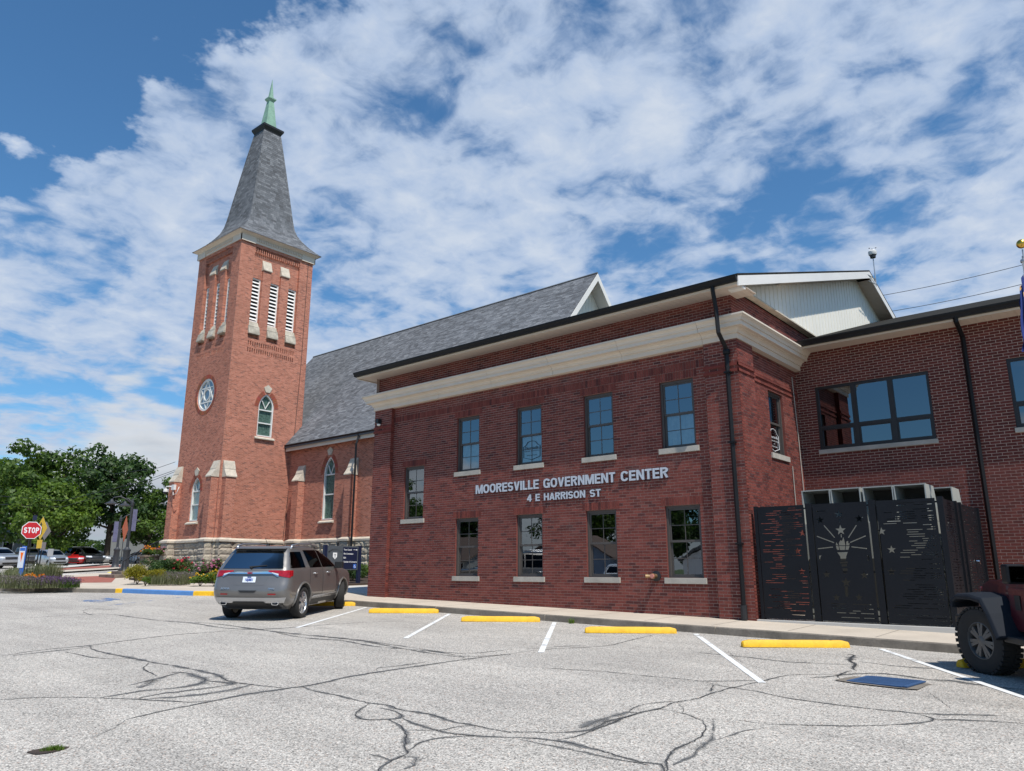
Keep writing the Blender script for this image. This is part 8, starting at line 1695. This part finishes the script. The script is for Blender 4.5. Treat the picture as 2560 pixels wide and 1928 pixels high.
MB().box(hw_ - 0.38, hw_ - 0.23, -0.043, -0.0385, z1 - hgt + 0.07, z1 - hgt + 0.24).build('access_plate', 'sign_blue', ms_, world=False); b = MB(); cx_, cz_ = hw_ - 0.305, z1 - hgt + 0.13; b.tube([(cx_ + 0.035 * math.cos(a), -0.045, cz_ + 0.035 * math.sin(a)) for a in frange(R(100), R(380), 12)], 0.006, 4); b.tube([(cx_ - 0.01, -0.045, cz_ + 0.085), (cx_ - 0.008, -0.045, cz_ + 0.02), (cx_ + 0.03, -0.045, cz_ + 0.02), (cx_ + 0.05, -0.045, cz_ - 0.03)], 0.006, 4); b.build('access_symbol', 'sign_white', ms_, world=False)
lx_ = -hw_ + 0.14 + (wd_ - 0.28) * 0.25
for k, ch in enumerate('MOORESVILLE'):
    a = (k - 5) * 0.135; sgt(ch, lx_ + 0.46 * math.sin(a), z1 - 0.62 + 0.42 * math.cos(a), 0.085, 'dark_room', 'CENTER', -a)
b = MB(); b.prism([(-0.10, 0.12), (0.10, 0.12), (0.10, -0.05), (0.0, -0.14), (-0.10, -0.05)], lambda u, v, d: (lx_ + u, d, z1 - 0.42 + v), -0.040, -0.0305); b.build('shield', 'sign_white', ms_, world=False); b = MB(); b.tube([(lx_, -0.042, z1 - 0.50), (lx_, -0.042, z1 - 0.40)], 0.012, 5)
for a in frange(R(20), R(160), 5): b.tube([(lx_, -0.042, z1 - 0.40), (lx_ + 0.06 * math.cos(a), -0.042, z1 - 0.40 + 0.06 * math.sin(a))], 0.005, 4)
b.build('torch_mark', 'sign_slate', ms_, world=False)

# ------------------------------------------------------------------ houses
def house(label, x, y, w, d, hw_, hr_, rz, wall, roof, wins=3, group='houses around the lot', name='house'):
    g = gz(x, y); t = thing(name, label, 'house', (x, y, g), rz, group); MB().box(-w / 2, w / 2, -d / 2, d / 2, -0.3, hw_).build('wall', wall, t, world=False)
    b = MB(); e = 0.4
    for s_ in (-1, 1): b.prism([(0, hr_), (s_ * (d / 2 + e), hw_ - 0.1), (s_ * (d / 2 + e), hw_ + 0.05), (0, hr_ + 0.15)], lambda u, v, q: (q, u, v), -w / 2 - e, w / 2 + e)
    b.build('roof', roof, t, world=False); b = MB()
    b.prism([(-d / 2, hw_ - 0.01), (d / 2, hw_ - 0.01), (0, hr_)], lambda u, v, q: (q, u, v), -w / 2, w / 2); b.build('gable', wall, t, world=False)
    for fx in range(wins):
        xx = -w / 2 + w * (fx + 0.5) / wins
        for zz in ((1.0,) if hw_ < 4 else (1.0, 3.6)):
            wn = MB().box(xx - 0.55, xx + 0.55, -d / 2 - 0.05, -d / 2 + 0.02, zz - 0.08, zz + 1.48).build('window', 'white_trim', t, world=False); MB().box(xx - 0.47, xx + 0.47, -d / 2 - 0.06, -d / 2 - 0.045, zz, zz + 1.4).build('pane', 'car_glass', wn, world=False)
    return t
p = tbase(-10, 92); house('grey clapboard house in the shade of the trees at the far left', p.x, p.y, 11, 8, 3.2, 5.6, face_cam(p, 0.2), 'house_wall', 'house_roof', 5)
p = tbase(388, 92); house('grey gabled house roof showing between the trees and the tower', p.x, p.y, 7, 8, 4.0, 7.2, face_cam(p, 1.1), 'house_wall', 'house_roof', 3)
# across the lot behind the photographer: what the lower windows mirror
house('white gabled house mirrored in the right lower windows', -13.5, -50, 9, 8, 2.7, 5.0, R(180 + 78), 'house_white', 'house_roof', 3)
house('blue gabled house mirrored in the middle lower windows', -29, -48, 9, 8, 2.7, 5.0, R(180 + 80), 'house_blue', 'brown_roof', 3)
house('brown roofed house mirrored in the left lower windows', -48, -50, 10, 8, 2.7, 4.8, R(180), 'house_wall', 'brown_roof', 4)
for k, (x, y, s_, src) in enumerate(((-6, -62, 1.0, T2), (-17, -66, 1.0, T1), (-28, -62, 0.95, T2), (-40, -64, 1.0, T1), (-54, -60, 1.0, T2), (-66, -54, 1.0, T1), (6, -62, 0.9, T4), (-34, -74, 1.1, T5), (-20, -76, 1.1, T5), (-52, -44, 0.7, T2))):
    o = copy_tree(src); o.location = (x, y, gz(x, y)); o.scale = (s_,) * 3; o.rotation_euler = (0, 0, k * 1.1); tag(o, 'leafy tree mirrored in the lower office windows, behind the lot', 'tree', 'trees behind the lot')
for k, (src_lab, x, y, a, pm) in enumerate((('white car mirrored in the second lower window', -7.6, -20.5, 60, 'white_paint'), ('silver car mirrored in the left lower window', -14.5, -20.0, 70, 'silver_paint'), ('white car mirrored in the right lower window', 0.4, -21.5, 100, 'white_paint'))):
    make_car('parked_car', src_lab, SUVS if k == 0 else SED, pm, (1.0, 3.66) if k == 0 else (0.95, 3.72), 0.34, GL['suv' if k == 0 else 'sed'], x, y, R(a), 'car', 'cars mirrored in the windows', FRONTL(.9 if k == 0 else .72, .93), wheel_kw=dict(spokes=7, twin=False))
